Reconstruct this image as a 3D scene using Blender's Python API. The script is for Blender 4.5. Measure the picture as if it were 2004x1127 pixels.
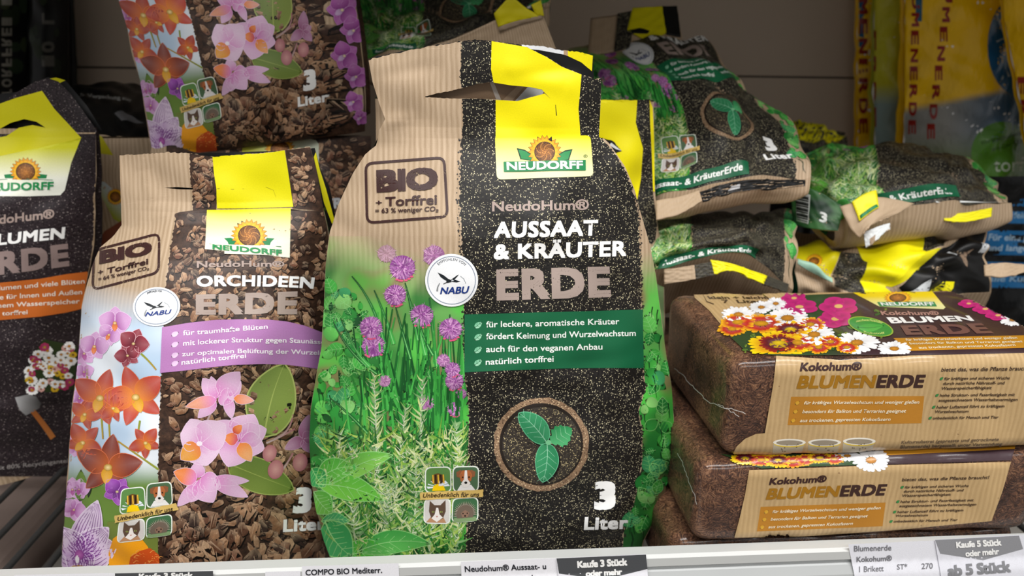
import bpy, math, random
import numpy as np
from mathutils import Vector, Matrix
from mathutils.geometry import tessellate_polygon

for _o in list(bpy.data.objects):
    bpy.data.objects.remove(_o)
SC = bpy.context.scene
COL = SC.collection
random.seed(7)
RNG = np.random.default_rng(7)

# ------------------------------------------------------------------ camera
IW, IH, FPX = 2004, 1127, 1431.0
CAM = np.array([0.0, -0.37, 0.284])
YAW, PITCH, ROLL = math.radians(4.5), math.radians(17.0), math.radians(0.85)
_f = np.array([math.sin(YAW) * math.cos(PITCH), math.cos(YAW) * math.cos(PITCH), -math.sin(PITCH)])
_r0 = np.array([math.cos(YAW), -math.sin(YAW), 0.0])
_u0 = np.cross(_r0, _f)
_r = math.cos(ROLL) * _r0 + math.sin(ROLL) * _u0
_u = np.cross(_r, _f)
cd = bpy.data.cameras.new('camera')
cam = bpy.data.objects.new('camera', cd)
COL.objects.link(cam)
cam.matrix_world = Matrix(((_r[0], _u[0], -_f[0], CAM[0]), (_r[1], _u[1], -_f[1], CAM[1]),
                           (_r[2], _u[2], -_f[2], CAM[2]), (0, 0, 0, 1)))
cd.sensor_width = 36.0
cd.lens = 36.0 * FPX / IW
cd.clip_start = 0.02
cd.dof.use_dof = True
cd.dof.focus_distance = 0.40
cd.dof.aperture_fstop = 8.5
SC.camera = cam

# ------------------------------------------------------------------ world, lights, exposure
SC.view_settings.view_transform = 'Standard'
SC.view_settings.look = 'None'
SC.view_settings.exposure = 0.0
SC.view_settings.gamma = 1.0
w = bpy.data.worlds.new('shop_ambience')
SC.world = w
w.use_nodes = True
w.node_tree.nodes['Background'].inputs[0].default_value = (1.0, 0.98, 0.96, 1)
w.node_tree.nodes['Background'].inputs[1].default_value = 0.41


def area(name, loc, target, sx, sy, power, col=(1, 0.98, 0.96)):
    l = bpy.data.lights.new(name, 'AREA')
    l.shape = 'RECTANGLE'
    l.size, l.size_y, l.energy, l.color = sx, sy, power, col
    o = bpy.data.objects.new(name, l)
    COL.objects.link(o)
    o.location = loc
    o.rotation_euler = (Vector(target) - Vector(loc)).to_track_quat('-Z', 'Y').to_euler()
    return o


area('ceiling_light_row', (0.1, -0.95, 2.1), (0.1, 0.0, 0.1), 3.2, 0.35, 66)
area('ceiling_light_row', (0.1, -2.6, 2.3), (0.1, 0.0, 0.1), 4.0, 0.35, 40)

# ------------------------------------------------------------------ pixel -> place helpers


def ray(px, py):
    px = np.asarray(px, float)
    py = np.asarray(py, float)
    return _f * FPX + (px - IW / 2)[..., None] * _r - (py - IH / 2)[..., None] * _u


def at(px, py, y):
    d = ray(px, py)
    t = (np.asarray(y, float) - CAM[1]) / d[..., 1]
    return CAM + d * t[..., None]


def at_z(px, py, z):
    d = ray(px, py)
    t = (z - CAM[2]) / d[..., 2]
    return CAM + d * t[..., None]


SHELF = -0.045     # top of the wire shelf


def lin(h, a=1.0, k=1.0):
    """'#rrggbb' -> linear rgba"""
    h = h.lstrip('#')
    v = [int(h[i:i + 2], 16) / 255 for i in (0, 2, 4)]
    v = [(c / 12.92 if c <= .04045 else ((c + .055) / 1.055) ** 2.4) * k for c in v]
    return (v[0], v[1], v[2], a)


def mix(a, b, t):
    return tuple(a[i] + (b[i] - a[i]) * t for i in range(4))


def vary(c, s=.15):
    k = 1 + random.uniform(-s, s)
    return (c[0] * k, c[1] * k, c[2] * k, c[3])


# ------------------------------------------------------------------ materials
class NT:
    def __init__(s, name):
        s.m = bpy.data.materials.new(name)
        s.m.use_nodes = True
        s.t = s.m.node_tree
        s.b = s.t.nodes['Principled BSDF']
        s.o = s.t.nodes['Material Output']
        s.b.inputs[13].default_value = .3

    def n(s, typ, **kw):
        nd = s.t.nodes.new(typ)
        for k, v in kw.items():
            if k.startswith('i_'):
                key = k[2:]
                key = int(key) if key.isdigit() else key.replace('_', ' ')
                if hasattr(v, 'is_output'):
                    s.t.links.new(v, nd.inputs[key])
                else:
                    nd.inputs[key].default_value = v
            else:
                setattr(nd, k, v)
        return nd

    def lk(s, a, b):
        s.t.links.new(a, b)

    def set(s, key, v):
        if hasattr(v, 'is_output'):
            s.lk(v, s.b.inputs[key])
        else:
            s.b.inputs[key].default_value = v

    def math(s, op, a, b=0.0, clamp=False):
        nd = s.t.nodes.new('ShaderNodeMath')
        nd.operation = op
        nd.use_clamp = clamp
        for i, v in enumerate((a, b)):
            if hasattr(v, 'is_output'):
                s.lk(v, nd.inputs[i])
            else:
                nd.inputs[i].default_value = v
        return nd.outputs[0]

    def mixc(s, f, a, b):
        nd = s.t.nodes.new('ShaderNodeMix')
        nd.data_type = 'RGBA'
        for k, v in ((0, f), (6, a), (7, b)):
            if hasattr(v, 'is_output'):
                s.lk(v, nd.inputs[k])
            else:
                nd.inputs[k].default_value = v
        return nd.outputs[2]

    def ramp(s, f, stops):
        nd = s.t.nodes.new('ShaderNodeValToRGB')
        s.lk(f, nd.inputs[0])
        e = nd.color_ramp.elements
        while len(e) < len(stops):
            e.new(.5)
        for q, (p, c) in zip(e, stops):
            q.position = p
            q.color = c
        return nd.outputs[0]

    def noise(s, vec, scale, detail=2, rough=.5):
        nd = s.n('ShaderNodeTexNoise', i_Scale=scale, i_Detail=detail, i_Roughness=rough)
        s.lk(vec, nd.inputs['Vector'])
        return nd.outputs[0]

    def bump(s, h, strength, dist=.001):
        nd = s.n('ShaderNodeBump', i_Strength=strength, i_Distance=dist)
        s.lk(h, nd.inputs['Height'])
        s.lk(nd.outputs[0], s.b.inputs['Normal'])


def uvv(t):
    return t.n('ShaderNodeUVMap').outputs[0]


def kraft_nodes(t, base='#c4ad92', dark='#9b8366'):
    uv = uvv(t)
    sx = t.n('ShaderNodeSeparateXYZ', i_0=uv)
    wob = t.noise(uv, 60, 2)
    ph = t.math('ADD', t.math('MULTIPLY', sx.outputs[0], 2 * math.pi / .0030), t.math('MULTIPLY', wob, 5.0))
    rib = t.math('ADD', t.math('MULTIPLY', t.math('SINE', ph), .5), .5)
    fine = t.noise(uv, 2600, 1)
    st = t.n('ShaderNodeMapping', i_Scale=(900, 40, 1))
    t.lk(uv, st.inputs[0])
    streak = t.noise(st.outputs[0], 1.0, 3)
    f = t.math('ADD', t.math('MULTIPLY', rib, .30), t.math('ADD', t.math('MULTIPLY', fine, .35), t.math('MULTIPLY', streak, .55)))
    return t.ramp(f, [(.28, lin(dark)), (.9, lin(base))]), f


def make_mats():
    M = {}
    t = NT('kraft_paper')
    c, f = kraft_nodes(t)
    t.set('Base Color', c)
    t.set('Roughness', .55)
    t.bump(f, .12, .0004)
    M['kraft'] = t.m

    t = NT('kraft_fading_print')
    c, f = kraft_nodes(t)
    a = t.n('ShaderNodeAttribute', attribute_name='Col')
    t.set('Base Color', t.mixc(a.outputs['Alpha'], c, a.outputs['Color']))
    t.set('Roughness', .45)
    M['fade'] = t.m

    t = NT('printed_ink')
    a = t.n('ShaderNodeAttribute', attribute_name='Col')
    uv = uvv(t)
    nz = t.noise(uv, 1500, 2)
    v = t.math('ADD', t.math('MULTIPLY', nz, .22), .89)
    hs = t.n('ShaderNodeHueSaturation', i_Value=v)
    t.lk(a.outputs['Color'], hs.inputs['Color'])
    t.set('Base Color', hs.outputs[0])
    t.set('Roughness', .42)
    M['ink'] = t.m

    # distressed ink: worn away where the noise says so
    t = NT('distressed_ink')
    a = t.n('ShaderNodeAttribute', attribute_name='Col')
    uv = uvv(t)
    n1 = t.noise(uv, 900, 3, .7)
    n2 = t.noise(uv, 110, 2)
    s = t.math('ADD', t.math('MULTIPLY', n1, .8), t.math('MULTIPLY', n2, .45))
    k = t.math('GREATER_THAN', s, t.math('SUBTRACT', .92, t.math('MULTIPLY', a.outputs['Alpha'], .42)))
    tr = t.n('ShaderNodeBsdfTransparent')
    ms = t.n('ShaderNodeMixShader')
    t.lk(k, ms.inputs[0])
    t.set('Base Color', a.outputs['Color'])
    t.set('Roughness', .45)
    t.lk(t.b.outputs[0], ms.inputs[1])
    t.lk(tr.outputs[0], ms.inputs[2])
    t.lk(ms.outputs[0], t.o.inputs[0])
    M['worn'] = t.m

    def soil(name, base, lo, speck, amount, cell):
        t = NT(name)
        uv = uvv(t)
        vo = t.n('ShaderNodeTexVoronoi', i_Scale=1 / cell, i_Randomness=1.0)
        t.lk(uv, vo.inputs['Vector'])
        sc = t.n('ShaderNodeSeparateColor')
        t.lk(vo.outputs['Color'], sc.inputs[0])
        cl = t.noise(uv, 45, 3, .6)
        thr = t.math('SUBTRACT', 1.06 + .1 - amount, t.math('MULTIPLY', cl, .42))
        on = t.math('GREATER_THAN', sc.outputs[0], thr)
        rad = t.math('MULTIPLY', sc.outputs[1], .30)
        dot = t.math('LESS_THAN', vo.outputs['Distance'], t.math('ADD', rad, .14))
        k = t.math('MULTIPLY', on, dot)
        big = t.noise(uv, 700, 4, .75)
        ground = t.ramp(big, [(.35, lin(lo)), (.72, lin(base))])
        sp = t.mixc(sc.outputs[2], lin(speck), lin(speck, 1, .4))
        t.set('Base Color', t.mixc(k, ground, sp))
        t.set('Roughness', .45)
        t.set(13, .2)
        M[name] = t.m
    soil('soil_print', '#2d2a28', '#121110', '#e0d6b0', .54, .00080)
    soil('brown_soil_print', '#40363a', '#171214', '#857a78', .42, .0011)
    soil('pot_soil_print', '#4a443d', '#28231f', '#d6c493', .72, .0008)

    t = NT('bark_ground_print')
    uv = uvv(t)
    n = t.noise(uv, 260, 5, .7)
    t.set('Base Color', t.ramp(n, [(.3, lin('#1a1210')), (.62, lin('#4a3428')), (.8, lin('#7a5a45'))]))
    t.set('Roughness', .42)
    M['bark'] = t.m

    t = NT('bark_chip_print')
    a = t.n('ShaderNodeAttribute', attribute_name='Col')
    uv = uvv(t)
    n = t.noise(uv, 420, 5, .75)
    hs = t.n('ShaderNodeHueSaturation', i_Value=t.math('ADD', t.math('MULTIPLY', n, 1.7), .12))
    t.lk(a.outputs['Color'], hs.inputs['Color'])
    t.set('Base Color', hs.outputs[0])
    t.set('Roughness', .42)
    M['chip'] = t.m

    def flat(name, col, rough=.5, coat=0.0, noise=0.0, scale=400, metal=0.0):
        t = NT(name)
        if noise:
            tc = t.n('ShaderNodeTexCoord').outputs['Object']
            nz = t.noise(tc, scale, 3)
            t.set('Base Color', t.mixc(nz, lin(col, 1, 1 - noise), lin(col, 1, 1 + noise)))
        else:
            t.set('Base Color', lin(col))
        t.set('Roughness', rough)
        t.set('Metallic', metal)
        t.set('Coat Weight', coat)
        M[name] = t.m
    flat('black_film', '#0c0c0d', .35)
    flat('white_film', '#d8d8d6', .4, noise=.08, scale=60)
    flat('side_green', '#0f4a33', .4)
    flat('yellow_film', '#efe10c', .4, noise=.05, scale=90)
    flat('wire', '#3a3a3a', .45, noise=.15, scale=200, metal=.4)
    flat('rail', '#b6b9b9', .38, noise=.03, scale=30)
    flat('rail_lip', '#c0c2c0', .3, noise=.03, scale=30)
    flat('paper_tag', '#e9e9ee', .35, noise=.02, scale=80)
    flat('wall_panel', '#b5a594', .6, noise=.05, scale=8)
    flat('wall_seam', '#4d443c', .7)
    flat('grey_metal', '#9a9791', .5, noise=.06, scale=15)
    flat('floor_tile', '#6f675f', .5, noise=.06, scale=10)
    flat('brown_card', '#9c8a82', .7, noise=.1, scale=60)

    # pressed coir under shrink film
    t = NT('pressed_coir')
    tc = t.n('ShaderNodeTexCoord').outputs['Object']
    wv = t.noise(tc, 90, 2)
    mp = t.n('ShaderNodeMapping', i_Scale=(190, 560, 560))
    vm = t.n('ShaderNodeVectorMath', operation='ADD')
    sc = t.n('ShaderNodeVectorMath', operation='SCALE')
    nv = t.n('ShaderNodeTexNoise', i_Scale=70.0, i_Detail=2)
    t.lk(tc, nv.inputs['Vector'])
    t.lk(nv.outputs['Color'], sc.inputs[0])
    sc.inputs['Scale'].default_value = .03
    t.lk(tc, vm.inputs[0])
    t.lk(sc.outputs[0], vm.inputs[1])
    t.lk(vm.outputs[0], mp.inputs[0])
    fib = t.noise(mp.outputs[0], 1.6, 5, .7)
    big = t.noise(tc, 40, 3)
    f = t.math('ADD', t.math('MULTIPLY', fib, .75), t.math('MULTIPLY', big, .3))
    t.set('Base Color', t.ramp(f, [(.44, lin('#2a1812')), (.54, lin('#5f3d2c')), (.64, lin('#9c7152'))]))
    t.set('Roughness', .6)
    t.set('Coat Weight', .55)
    t.set('Coat Roughness', .14)
    crk = t.noise(tc, 55, 4, .6)
    hh = t.math('ADD', fib, t.math('MULTIPLY', crk, 1.5))
    t.bump(hh, .8, .0022)
    M['coir'] = t.m

    # print under the wrinkled shrink film of the bricks
    def film(name, withk):
        t = NT(name)
        a = t.n('ShaderNodeAttribute', attribute_name='Col')
        uv = uvv(t)
        if withk:
            c, f = kraft_nodes(t, '#c4a678', '#ac8e62')
            bl = t.noise(uv, 130, 4, .65)
            fl = t.math('GREATER_THAN', bl, .69)
            c = t.mixc(t.math('MULTIPLY', fl, .6), c, lin('#6b4a33'))
            t.set('Base Color', c)
        else:
            t.set('Base Color', a.outputs['Color'])
        t.set('Roughness', .45)
        t.set('Coat Weight', .4)
        t.set('Coat Roughness', .12)
        t.bump(t.noise(uv, 120, 3), .25, .001)
        M[name] = t.m
    film('film_kraft', True)
    film('film_print', False)

    t = NT('sack_film')
    a = t.n('ShaderNodeAttribute', attribute_name='Col')
    t.set('Base Color', a.outputs['Color'])
    t.set('Roughness', .28)
    tc = t.n('ShaderNodeTexCoord').outputs['Object']
    mp = t.n('ShaderNodeMapping', i_Scale=(1.0, 1.0, .45))
    t.lk(tc, mp.inputs[0])
    t.bump(t.noise(mp.outputs[0], 38, 4, .6), .8, .006)
    M['sack'] = t.m
    return M


MATS = make_mats()

# ------------------------------------------------------------------ 2-D print artwork (drawn flat, laid on a surface later)
_capH = {}


def _glyphs(s, bold, shear, space):
    cu = bpy.data.curves.new('lettering', 'FONT')
    cu.body = s
    cu.shear = shear
    cu.space_character = space
    cu.resolution_u = 3
    ob = bpy.data.objects.new('lettering', cu)
    me = bpy.data.meshes.new_from_object(ob)
    me.calc_loop_triangles()
    P = np.array([v.co[:2] for v in me.vertices], float).reshape(-1, 2)
    T = np.array([t.vertices[:] for t in me.loop_triangles], int).reshape(-1, 3)
    bpy.data.objects.remove(ob)
    bpy.data.curves.remove(cu)
    bpy.data.meshes.remove(me)
    if bold > .005 and len(P):
        # heavier strokes: the outline printed five times, a little apart
        n = len(P)
        k = bold * .72
        sh = ((0, 0), (k, k), (-k, k), (k, -k), (-k, -k))
        P = np.concatenate([P + np.array(d) for d in sh])
        T = np.concatenate([T + n * i for i in range(5)])
    return P, T


def cap(bold):
    if bold not in _capH:
        P, T = _glyphs('H', bold, 0, 1)
        _capH[bold] = (P[:, 1].min(), P[:, 1].max())
    return _capH[bold]


def refine(P, T, C, h):
    """split edges longer than h"""
    P = [tuple(p) for p in P]
    C = [tuple(c) for c in C]
    T = [tuple(t) for t in T]
    h2 = h * h
    for _ in range(9):
        mid = {}
        out = []
        ch = False

        def m(a, b):
            k = (a, b) if a < b else (b, a)
            if k in mid:
                return mid[k]
            pa, pb = P[a], P[b]
            if (pa[0] - pb[0]) ** 2 + (pa[1] - pb[1]) ** 2 <= h2:
                mid[k] = -1
                return -1
            P.append(((pa[0] + pb[0]) / 2, (pa[1] + pb[1]) / 2))
            C.append(tuple((x + y) / 2 for x, y in zip(C[a], C[b])))
            mid[k] = len(P) - 1
            return mid[k]
        for a, b, c in T:
            ab, bc, ca = m(a, b), m(b, c), m(c, a)
            n = (ab >= 0) + (bc >= 0) + (ca >= 0)
            if n == 0:
                out.append((a, b, c))
                continue
            ch = True
            if n == 3:
                out += [(a, ab, ca), (ab, b, bc), (ca, bc, c), (ab, bc, ca)]
            elif n == 2:
                if ab < 0:
                    out += [(c, ca, bc), (ca, a, b), (ca, b, bc)]
                elif bc < 0:
                    out += [(a, ab, ca), (ab, b, c), (ab, c, ca)]
                else:
                    out += [(b, bc, ab), (bc, c, a), (bc, a, ab)]
            else:
                if ab >= 0:
                    out += [(a, ab, c), (ab, b, c)]
                elif bc >= 0:
                    out += [(b, bc, a), (bc, c, a)]
                else:
                    out += [(c, ca, b), (ca, a, b)]
        T = out
        if not ch:
            break
    return np.array(P), np.array(T), np.array(C)


def jag(pts, amp, step, seed=1):
    r = random.Random(seed)
    out = []
    for (x0, y0), (x1, y1) in zip(pts[:-1], pts[1:]):
        L = math.hypot(x1 - x0, y1 - y0)
        n = max(1, int(L / step))
        nx, ny = -(y1 - y0) / max(L, 1e-6), (x1 - x0) / max(L, 1e-6)
        for i in range(n):
            t = i / n
            a = r.uniform(-amp, amp)
            out.append((x0 + (x1 - x0) * t + nx * a, y0 + (y1 - y0) * t + ny * a))
    out.append(pts[-1])
    return out


def ellipse(cx, cy, rx, ry, n=40, rot=0.0, a0=0.0, a1=2 * math.pi):
    c, s = math.cos(rot), math.sin(rot)
    full = abs(a1 - a0) > 6.28
    k = n if full else n + 1
    o = []
    for i in range(k):
        a = a0 + (a1 - a0) * i / n
        x, y = rx * math.cos(a), ry * math.sin(a)
        o.append((cx + x * c - y * s, cy + x * s + y * c))
    return o


def rrect(q, r, n=5):
    """rounded quad from corners TL TR BR BL"""
    out = []
    for i in range(4):
        p, a, b = np.array(q[i], float), np.array(q[i - 1], float), np.array(q[(i + 1) % 4], float)
        u = (a - p) / np.linalg.norm(a - p)
        v = (b - p) / np.linalg.norm(b - p)
        for k in range(n + 1):
            t = k / n
            s0, s1 = (1 - t) ** 2 * r, t ** 2 * r
            out.append(tuple(p + u * s0 + v * s1))
    return out


class Art:
    def __init__(s, h=9.0):
        s.items = []
        s.h = h
        s.k = 0

    def add(s, P, T, C, layer, mat, part):
        s.k += 1
        s.items.append((np.asarray(P, float).reshape(-1, 2), np.asarray(T, int).reshape(-1, 3),
                        np.asarray(C, float).reshape(-1, 4), layer + (s.k % 97) * .004, mat, part))

    def poly(s, loop, col, layer=2.0, mat='ink', part='front_panel', holes=(), h=None, grad=None):
        loops = [loop] + list(holes)
        tri = tessellate_polygon([[Vector((x, y, 0)) for x, y in l] for l in loops])
        P = [p for l in loops for p in l]
        if grad is None:
            C = [col] * len(P)
        else:
            C = [grad(x, y) for x, y in P]
        if not tri:
            return
        P, T, C = refine(P, tri, C, h or s.h)
        if grad is not None and len(P) < 60000:
            C = np.array([grad(x, y) for x, y in P])
        s.add(P, T, C, layer, mat, part)

    def fan(s, loop, col, layer, mat='ink', part='front_panel', cc=None, center=None):
        n = len(loop)
        c = center or (sum(p[0] for p in loop) / n, sum(p[1] for p in loop) / n)
        P = [c] + list(loop)
        T = [(0, i + 1, (i + 1) % n + 1) for i in range(n)]
        C = [cc or col] + [col] * n
        s.add(P, T, C, layer, mat, part)

    def band(s, L, R, y0, y1, col, layer=1.0, mat='ink', part='front_panel', sy=3.0, sx=9.0, tgrad=None):
        """between x=L(y) and x=R(y); col may be a function (x,y)->rgba"""
        ny = max(2, int((y1 - y0) / sy) + 1)
        ys = np.linspace(y0, y1, ny)
        ls = np.array([L(y) for y in ys])
        rs = np.array([R(y) for y in ys])
        nx = max(2, int(np.max(rs - ls) / sx) + 1)
        t = np.linspace(0, 1, nx)
        X = ls[:, None] + (rs - ls)[:, None] * t[None]
        Y = np.repeat(ys[:, None], nx, 1)
        P = np.stack([X, Y], -1).reshape(-1, 2)
        i = np.arange((ny - 1) * (nx - 1))
        a = (i // (nx - 1)) * nx + i % (nx - 1)
        T = np.concatenate([np.stack([a, a + nx, a + 1], 1), np.stack([a + 1, a + nx, a + nx + 1], 1)])
        C = np.array([col(x, y) for x, y in P]) if callable(col) else np.tile(np.array(col, float), (len(P), 1))
        s.add(P, T, C, layer, mat, part)

    def text(s, st, q, col, layer=4.0, mat='ink', part='front_panel', bold=.02, shear=0.0, space=1.0, bow=0.0):
        P, T = _glyphs(st, bold, shear, space)
        lo, hi = cap(bold)
        u = (P[:, 0] - P[:, 0].min()) / (P[:, 0].max() - P[:, 0].min())
        v = (P[:, 1] - lo) / (hi - lo)
        tl, tr, br, bl = [np.array(p, float) for p in q]
        top = tl + (tr - tl) * u[:, None]
        bot = bl + (br - bl) * u[:, None]
        X = bot + (top - bot) * v[:, None]
        X[:, 1] -= bow * 4 * u * (1 - u)
        m = 5 if bold > .005 else 1
        n, k = len(X) // m, len(T) // m
        for i in range(m):
            Xi, Ti, Ci = refine(X[n * i:n * i + n], T[k * i:k * i + k] - n * i, [col] * n, s.h)
            s.add(Xi, Ti, Ci, layer + .22 * i, mat, part)

    def text_arc(s, st, cx, cy, r, a0, a1, h, col, layer, part):
        P, T = _glyphs(st, 0, 0, 1.1)
        lo, hi = cap(0)
        u = (P[:, 0] - P[:, 0].min()) / (P[:, 0].max() - P[:, 0].min())
        v = (P[:, 1] - lo) / (hi - lo)
        a = np.radians(a0 + (a1 - a0) * u)
        rr = r + v * h
        s.add(np.stack([cx + rr * np.cos(a), cy + rr * np.sin(a)], 1), T, [col] * len(P), layer, 'ink', part)

    def line(s, pts, w, col, layer=3.0, mat='ink', part='front_panel', closed=False, w1=None, c1=None):
        pts = [np.array(p, float) for p in pts]
        if closed:
            pts = pts + [pts[0]]
        n = len(pts)
        P, C, T = [], [], []
        for i, p in enumerate(pts):
            a = pts[max(0, i - 1)]
            b = pts[min(n - 1, i + 1)]
            if closed and i in (0, n - 1):
                a, b = pts[-2], pts[1]
            d = b - a
            d = d / (np.linalg.norm(d) + 1e-9)
            nn = np.array([-d[1], d[0]])
            t = i / (n - 1)
            ww = (w if w1 is None else w + (w1 - w) * t) / 2
            cc = col if c1 is None else mix(col, c1, t)
            P += [p + nn * ww, p - nn * ww]
            C += [cc, cc]
            if i:
                k = 2 * i
                T += [(k - 2, k - 1, k), (k - 1, k + 1, k)]
        s.add(P, T, C, layer, mat, part)

    def blade(s, p0, p1, p2, w0, w1, c0, c1, layer=3.0, n=6, part='front_panel', belly=False):
        P, C, T = [], [], []
        p0, p1, p2 = np.array(p0, float), np.array(p1, float), np.array(p2, float)
        for i in range(n + 1):
            t = i / n
            p = (1 - t) ** 2 * p0 + 2 * t * (1 - t) * p1 + t * t * p2
            d = 2 * (1 - t) * (p1 - p0) + 2 * t * (p2 - p1)
            d = d / (np.linalg.norm(d) + 1e-9)
            nn = np.array([-d[1], d[0]])
            ww = w0 + (w1 - w0) * t
            if belly:
                ww = w0 * (math.sin(math.pi * min(1, t * .92 + .08)) ** .8) + .2
            cc = mix(c0, c1, t)
            P += [p + nn * ww / 2, p - nn * ww / 2]
            C += [cc, mix(cc, (0, 0, 0, 1), .12)]
            if i:
                k = 2 * i
                T += [(k - 2, k - 1, k), (k - 1, k + 1, k)]
        s.add(P, T, C, layer, 'ink', part)

    def leaf(s, base, tip, wid, c0, c1, layer=3.0, vein=None, bend=0.0, n=10, part='front_panel', veins=5, blunt=.9, rim=None):
        """leaf with a mid rib: two halves with their own printed tone"""
        b, t_ = np.array(base, float), np.array(tip, float)
        d = t_ - b
        L = np.linalg.norm(d)
        d /= L
        nn = np.array([-d[1], d[0]])

        def pt(t, o):
            return b + d * L * t + nn * (o + bend * 4 * t * (1 - t))

        def half(t):
            return wid / 2 * (math.sin(math.pi * t ** .85) ** blunt if 0 < t < 1 else 0)
        P, C, T = [], [], []
        for i in range(n + 1):
            t = i / n
            hw = half(t)
            P += [pt(t, hw), pt(t, hw * .5), pt(t, 0), pt(t, -hw * .5), pt(t, -hw)]
            C += [mix(c0, c1, t * .4), mix(c0, c1, .15 + t * .3), mix(c0, c1, .5), mix(c0, c1, .75), mix(c0, c1, 1 - t * .2)]
            if i:
                k = 5 * i
                for j in range(4):
                    T += [(k - 5 + j, k - 4 + j, k + j), (k - 4 + j, k + 1 + j, k + j)]
        s.add(P, T, C, layer, 'ink', part)
        if rim:
            s.line([pt(i / n, half(i / n)) for i in range(n + 1)], max(1.2, wid * .03), rim, layer + .2, part=part)
            s.line([pt(i / n, -half(i / n)) for i in range(n + 1)], max(1.2, wid * .03), rim, layer + .2, part=part)
        if vein:
            s.line([pt(i / n, 0) for i in range(n + 1)], max(1.0, wid * .035), vein, layer + .3, part=part, w1=.5)
            for i in range(1, veins + 1):
                t = i / (veins + 1)
                for sg in (1, -1):
                    s.line([pt(t, 0), pt(min(1, t + .10), sg * half(t) * .5), pt(min(.99, t + .17), sg * half(t) * .88)],
                           max(.7, wid * .016), vein, layer + .25, part=part, w1=.4)

    def remap(s, fn, keep=None):
        a = Art(s.h)
        for P, T, C, l, m, p in s.items:
            if keep and not keep(P, p):
                continue
            a.items.append((fn(P), T, C, l, m, p))
        return a


# ------------------------------------------------------------------ mesh output
GAP = 0.00011
INNER = {'flower_emblem': 'brand_label', 'paper_ribbon': 'animal_badge', 'banner_text': 'claim_banner'}   # pieces of a part


def mesh_obj(name, P, F, mats, mi=None, C=None, UV=None, parent=None, smooth=True):
    me = bpy.data.meshes.new(name)
    P = np.asarray(P, np.float32)
    F = np.asarray(F, np.int32)
    k = F.shape[1]
    me.vertices.add(len(P))
    me.vertices.foreach_set('co', P.ravel())
    me.loops.add(F.size)
    me.loops.foreach_set('vertex_index', F.ravel())
    me.polygons.add(len(F))
    me.polygons.foreach_set('loop_start', np.arange(len(F), dtype=np.int32) * k)
    me.polygons.foreach_set('loop_total', np.full(len(F), k, np.int32))
    for m in mats:
        me.materials.append(MATS[m])
    if mi is not None:
        me.polygons.foreach_set('material_index', np.asarray(mi, np.int32))
    me.polygons.foreach_set('use_smooth', np.full(len(F), smooth))
    if UV is not None:
        ul = me.uv_layers.new(name='UVMap')
        ul.data.foreach_set('uv', np.asarray(UV, np.float32)[F.ravel()].ravel())
    if C is not None:
        at_ = me.color_attributes.new('Col', 'FLOAT_COLOR', 'POINT')
        at_.data.foreach_set('color', np.asarray(C, np.float32).ravel())
    me.update()
    me.validate()
    o = bpy.data.objects.new(name, me)
    COL.objects.link(o)
    if parent is not None:
        o.parent = parent
        o.matrix_parent_inverse = Matrix.Translation(-parent.location)
    return o


def thing(name, label, cat, loc=(0, 0, 0), group=None):
    o = bpy.data.objects.new(name, None)
    COL.objects.link(o)
    o.location = loc
    o.empty_display_size = .02
    tag(o, label, cat, group)
    return o


def tag(o, label, cat, group=None):
    o['label'] = label
    o['category'] = cat
    if group:
        o['group'] = group
    return o


def structure(o):
    o['kind'] = 'structure'
    return o


def lay(art, mapfn, parent, base=None, lift=0.0, only=None):
    """lay the artwork on a surface. mapfn(P)->pos,nrm,uv.  base: {part: (P,F,UV,mat)} meshes the print belongs to"""
    parts = {}
    for it in art.items:
        parts.setdefault(it[5], []).append(it)
    out = {}
    names = list(parts)
    for b in (base or {}):
        if b not in names:
            names.append(b)
    for part in [q for q in names if q not in INNER] + [q for q in names if q in INNER]:
        its = parts.get(part, [])
        Ps, Ts, Cs, Us, Ms, mats, off = [], [], [], [], [], [], 0
        if base and part in base:
            bp, bf, bu, bm = base[part]
            bf = np.asarray(bf)
            if bf.shape[1] == 4:
                bf = np.concatenate([bf[:, [0, 1, 2]], bf[:, [0, 2, 3]]])
            Ps.append(bp)
            Ts.append(bf)
            Us.append(bu)
            Cs.append(np.ones((len(bp), 4)))
            mats.append(bm)
            Ms.append(np.zeros(len(bf), int))
            off = len(bp)
        if its:
            A = np.concatenate([i[0] for i in its])
            lay_ = np.concatenate([np.full(len(i[0]), i[3]) for i in its])
            pos, nr, uv = mapfn(A)
            pos = pos + nr * ((lay_ * GAP + lift)[:, None])
            Ps.append(pos)
            Us.append(uv)
            Cs.append(np.concatenate([i[2] for i in its]))
            for i in its:
                if i[4] not in mats:
                    mats.append(i[4])
                T = i[1]
                Ts.append(T + off)
                Ms.append(np.full(len(T), mats.index(i[4])))
                off += len(i[0])
        P = np.concatenate(Ps)
        T = np.concatenate(Ts)
        M_ = np.concatenate(Ms)
        # all printed faces look outwards
        out[part] = mesh_obj(part, P, T, mats, M_, np.concatenate(Cs), np.concatenate(Us), out.get(INNER.get(part), parent))
    return out
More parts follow.
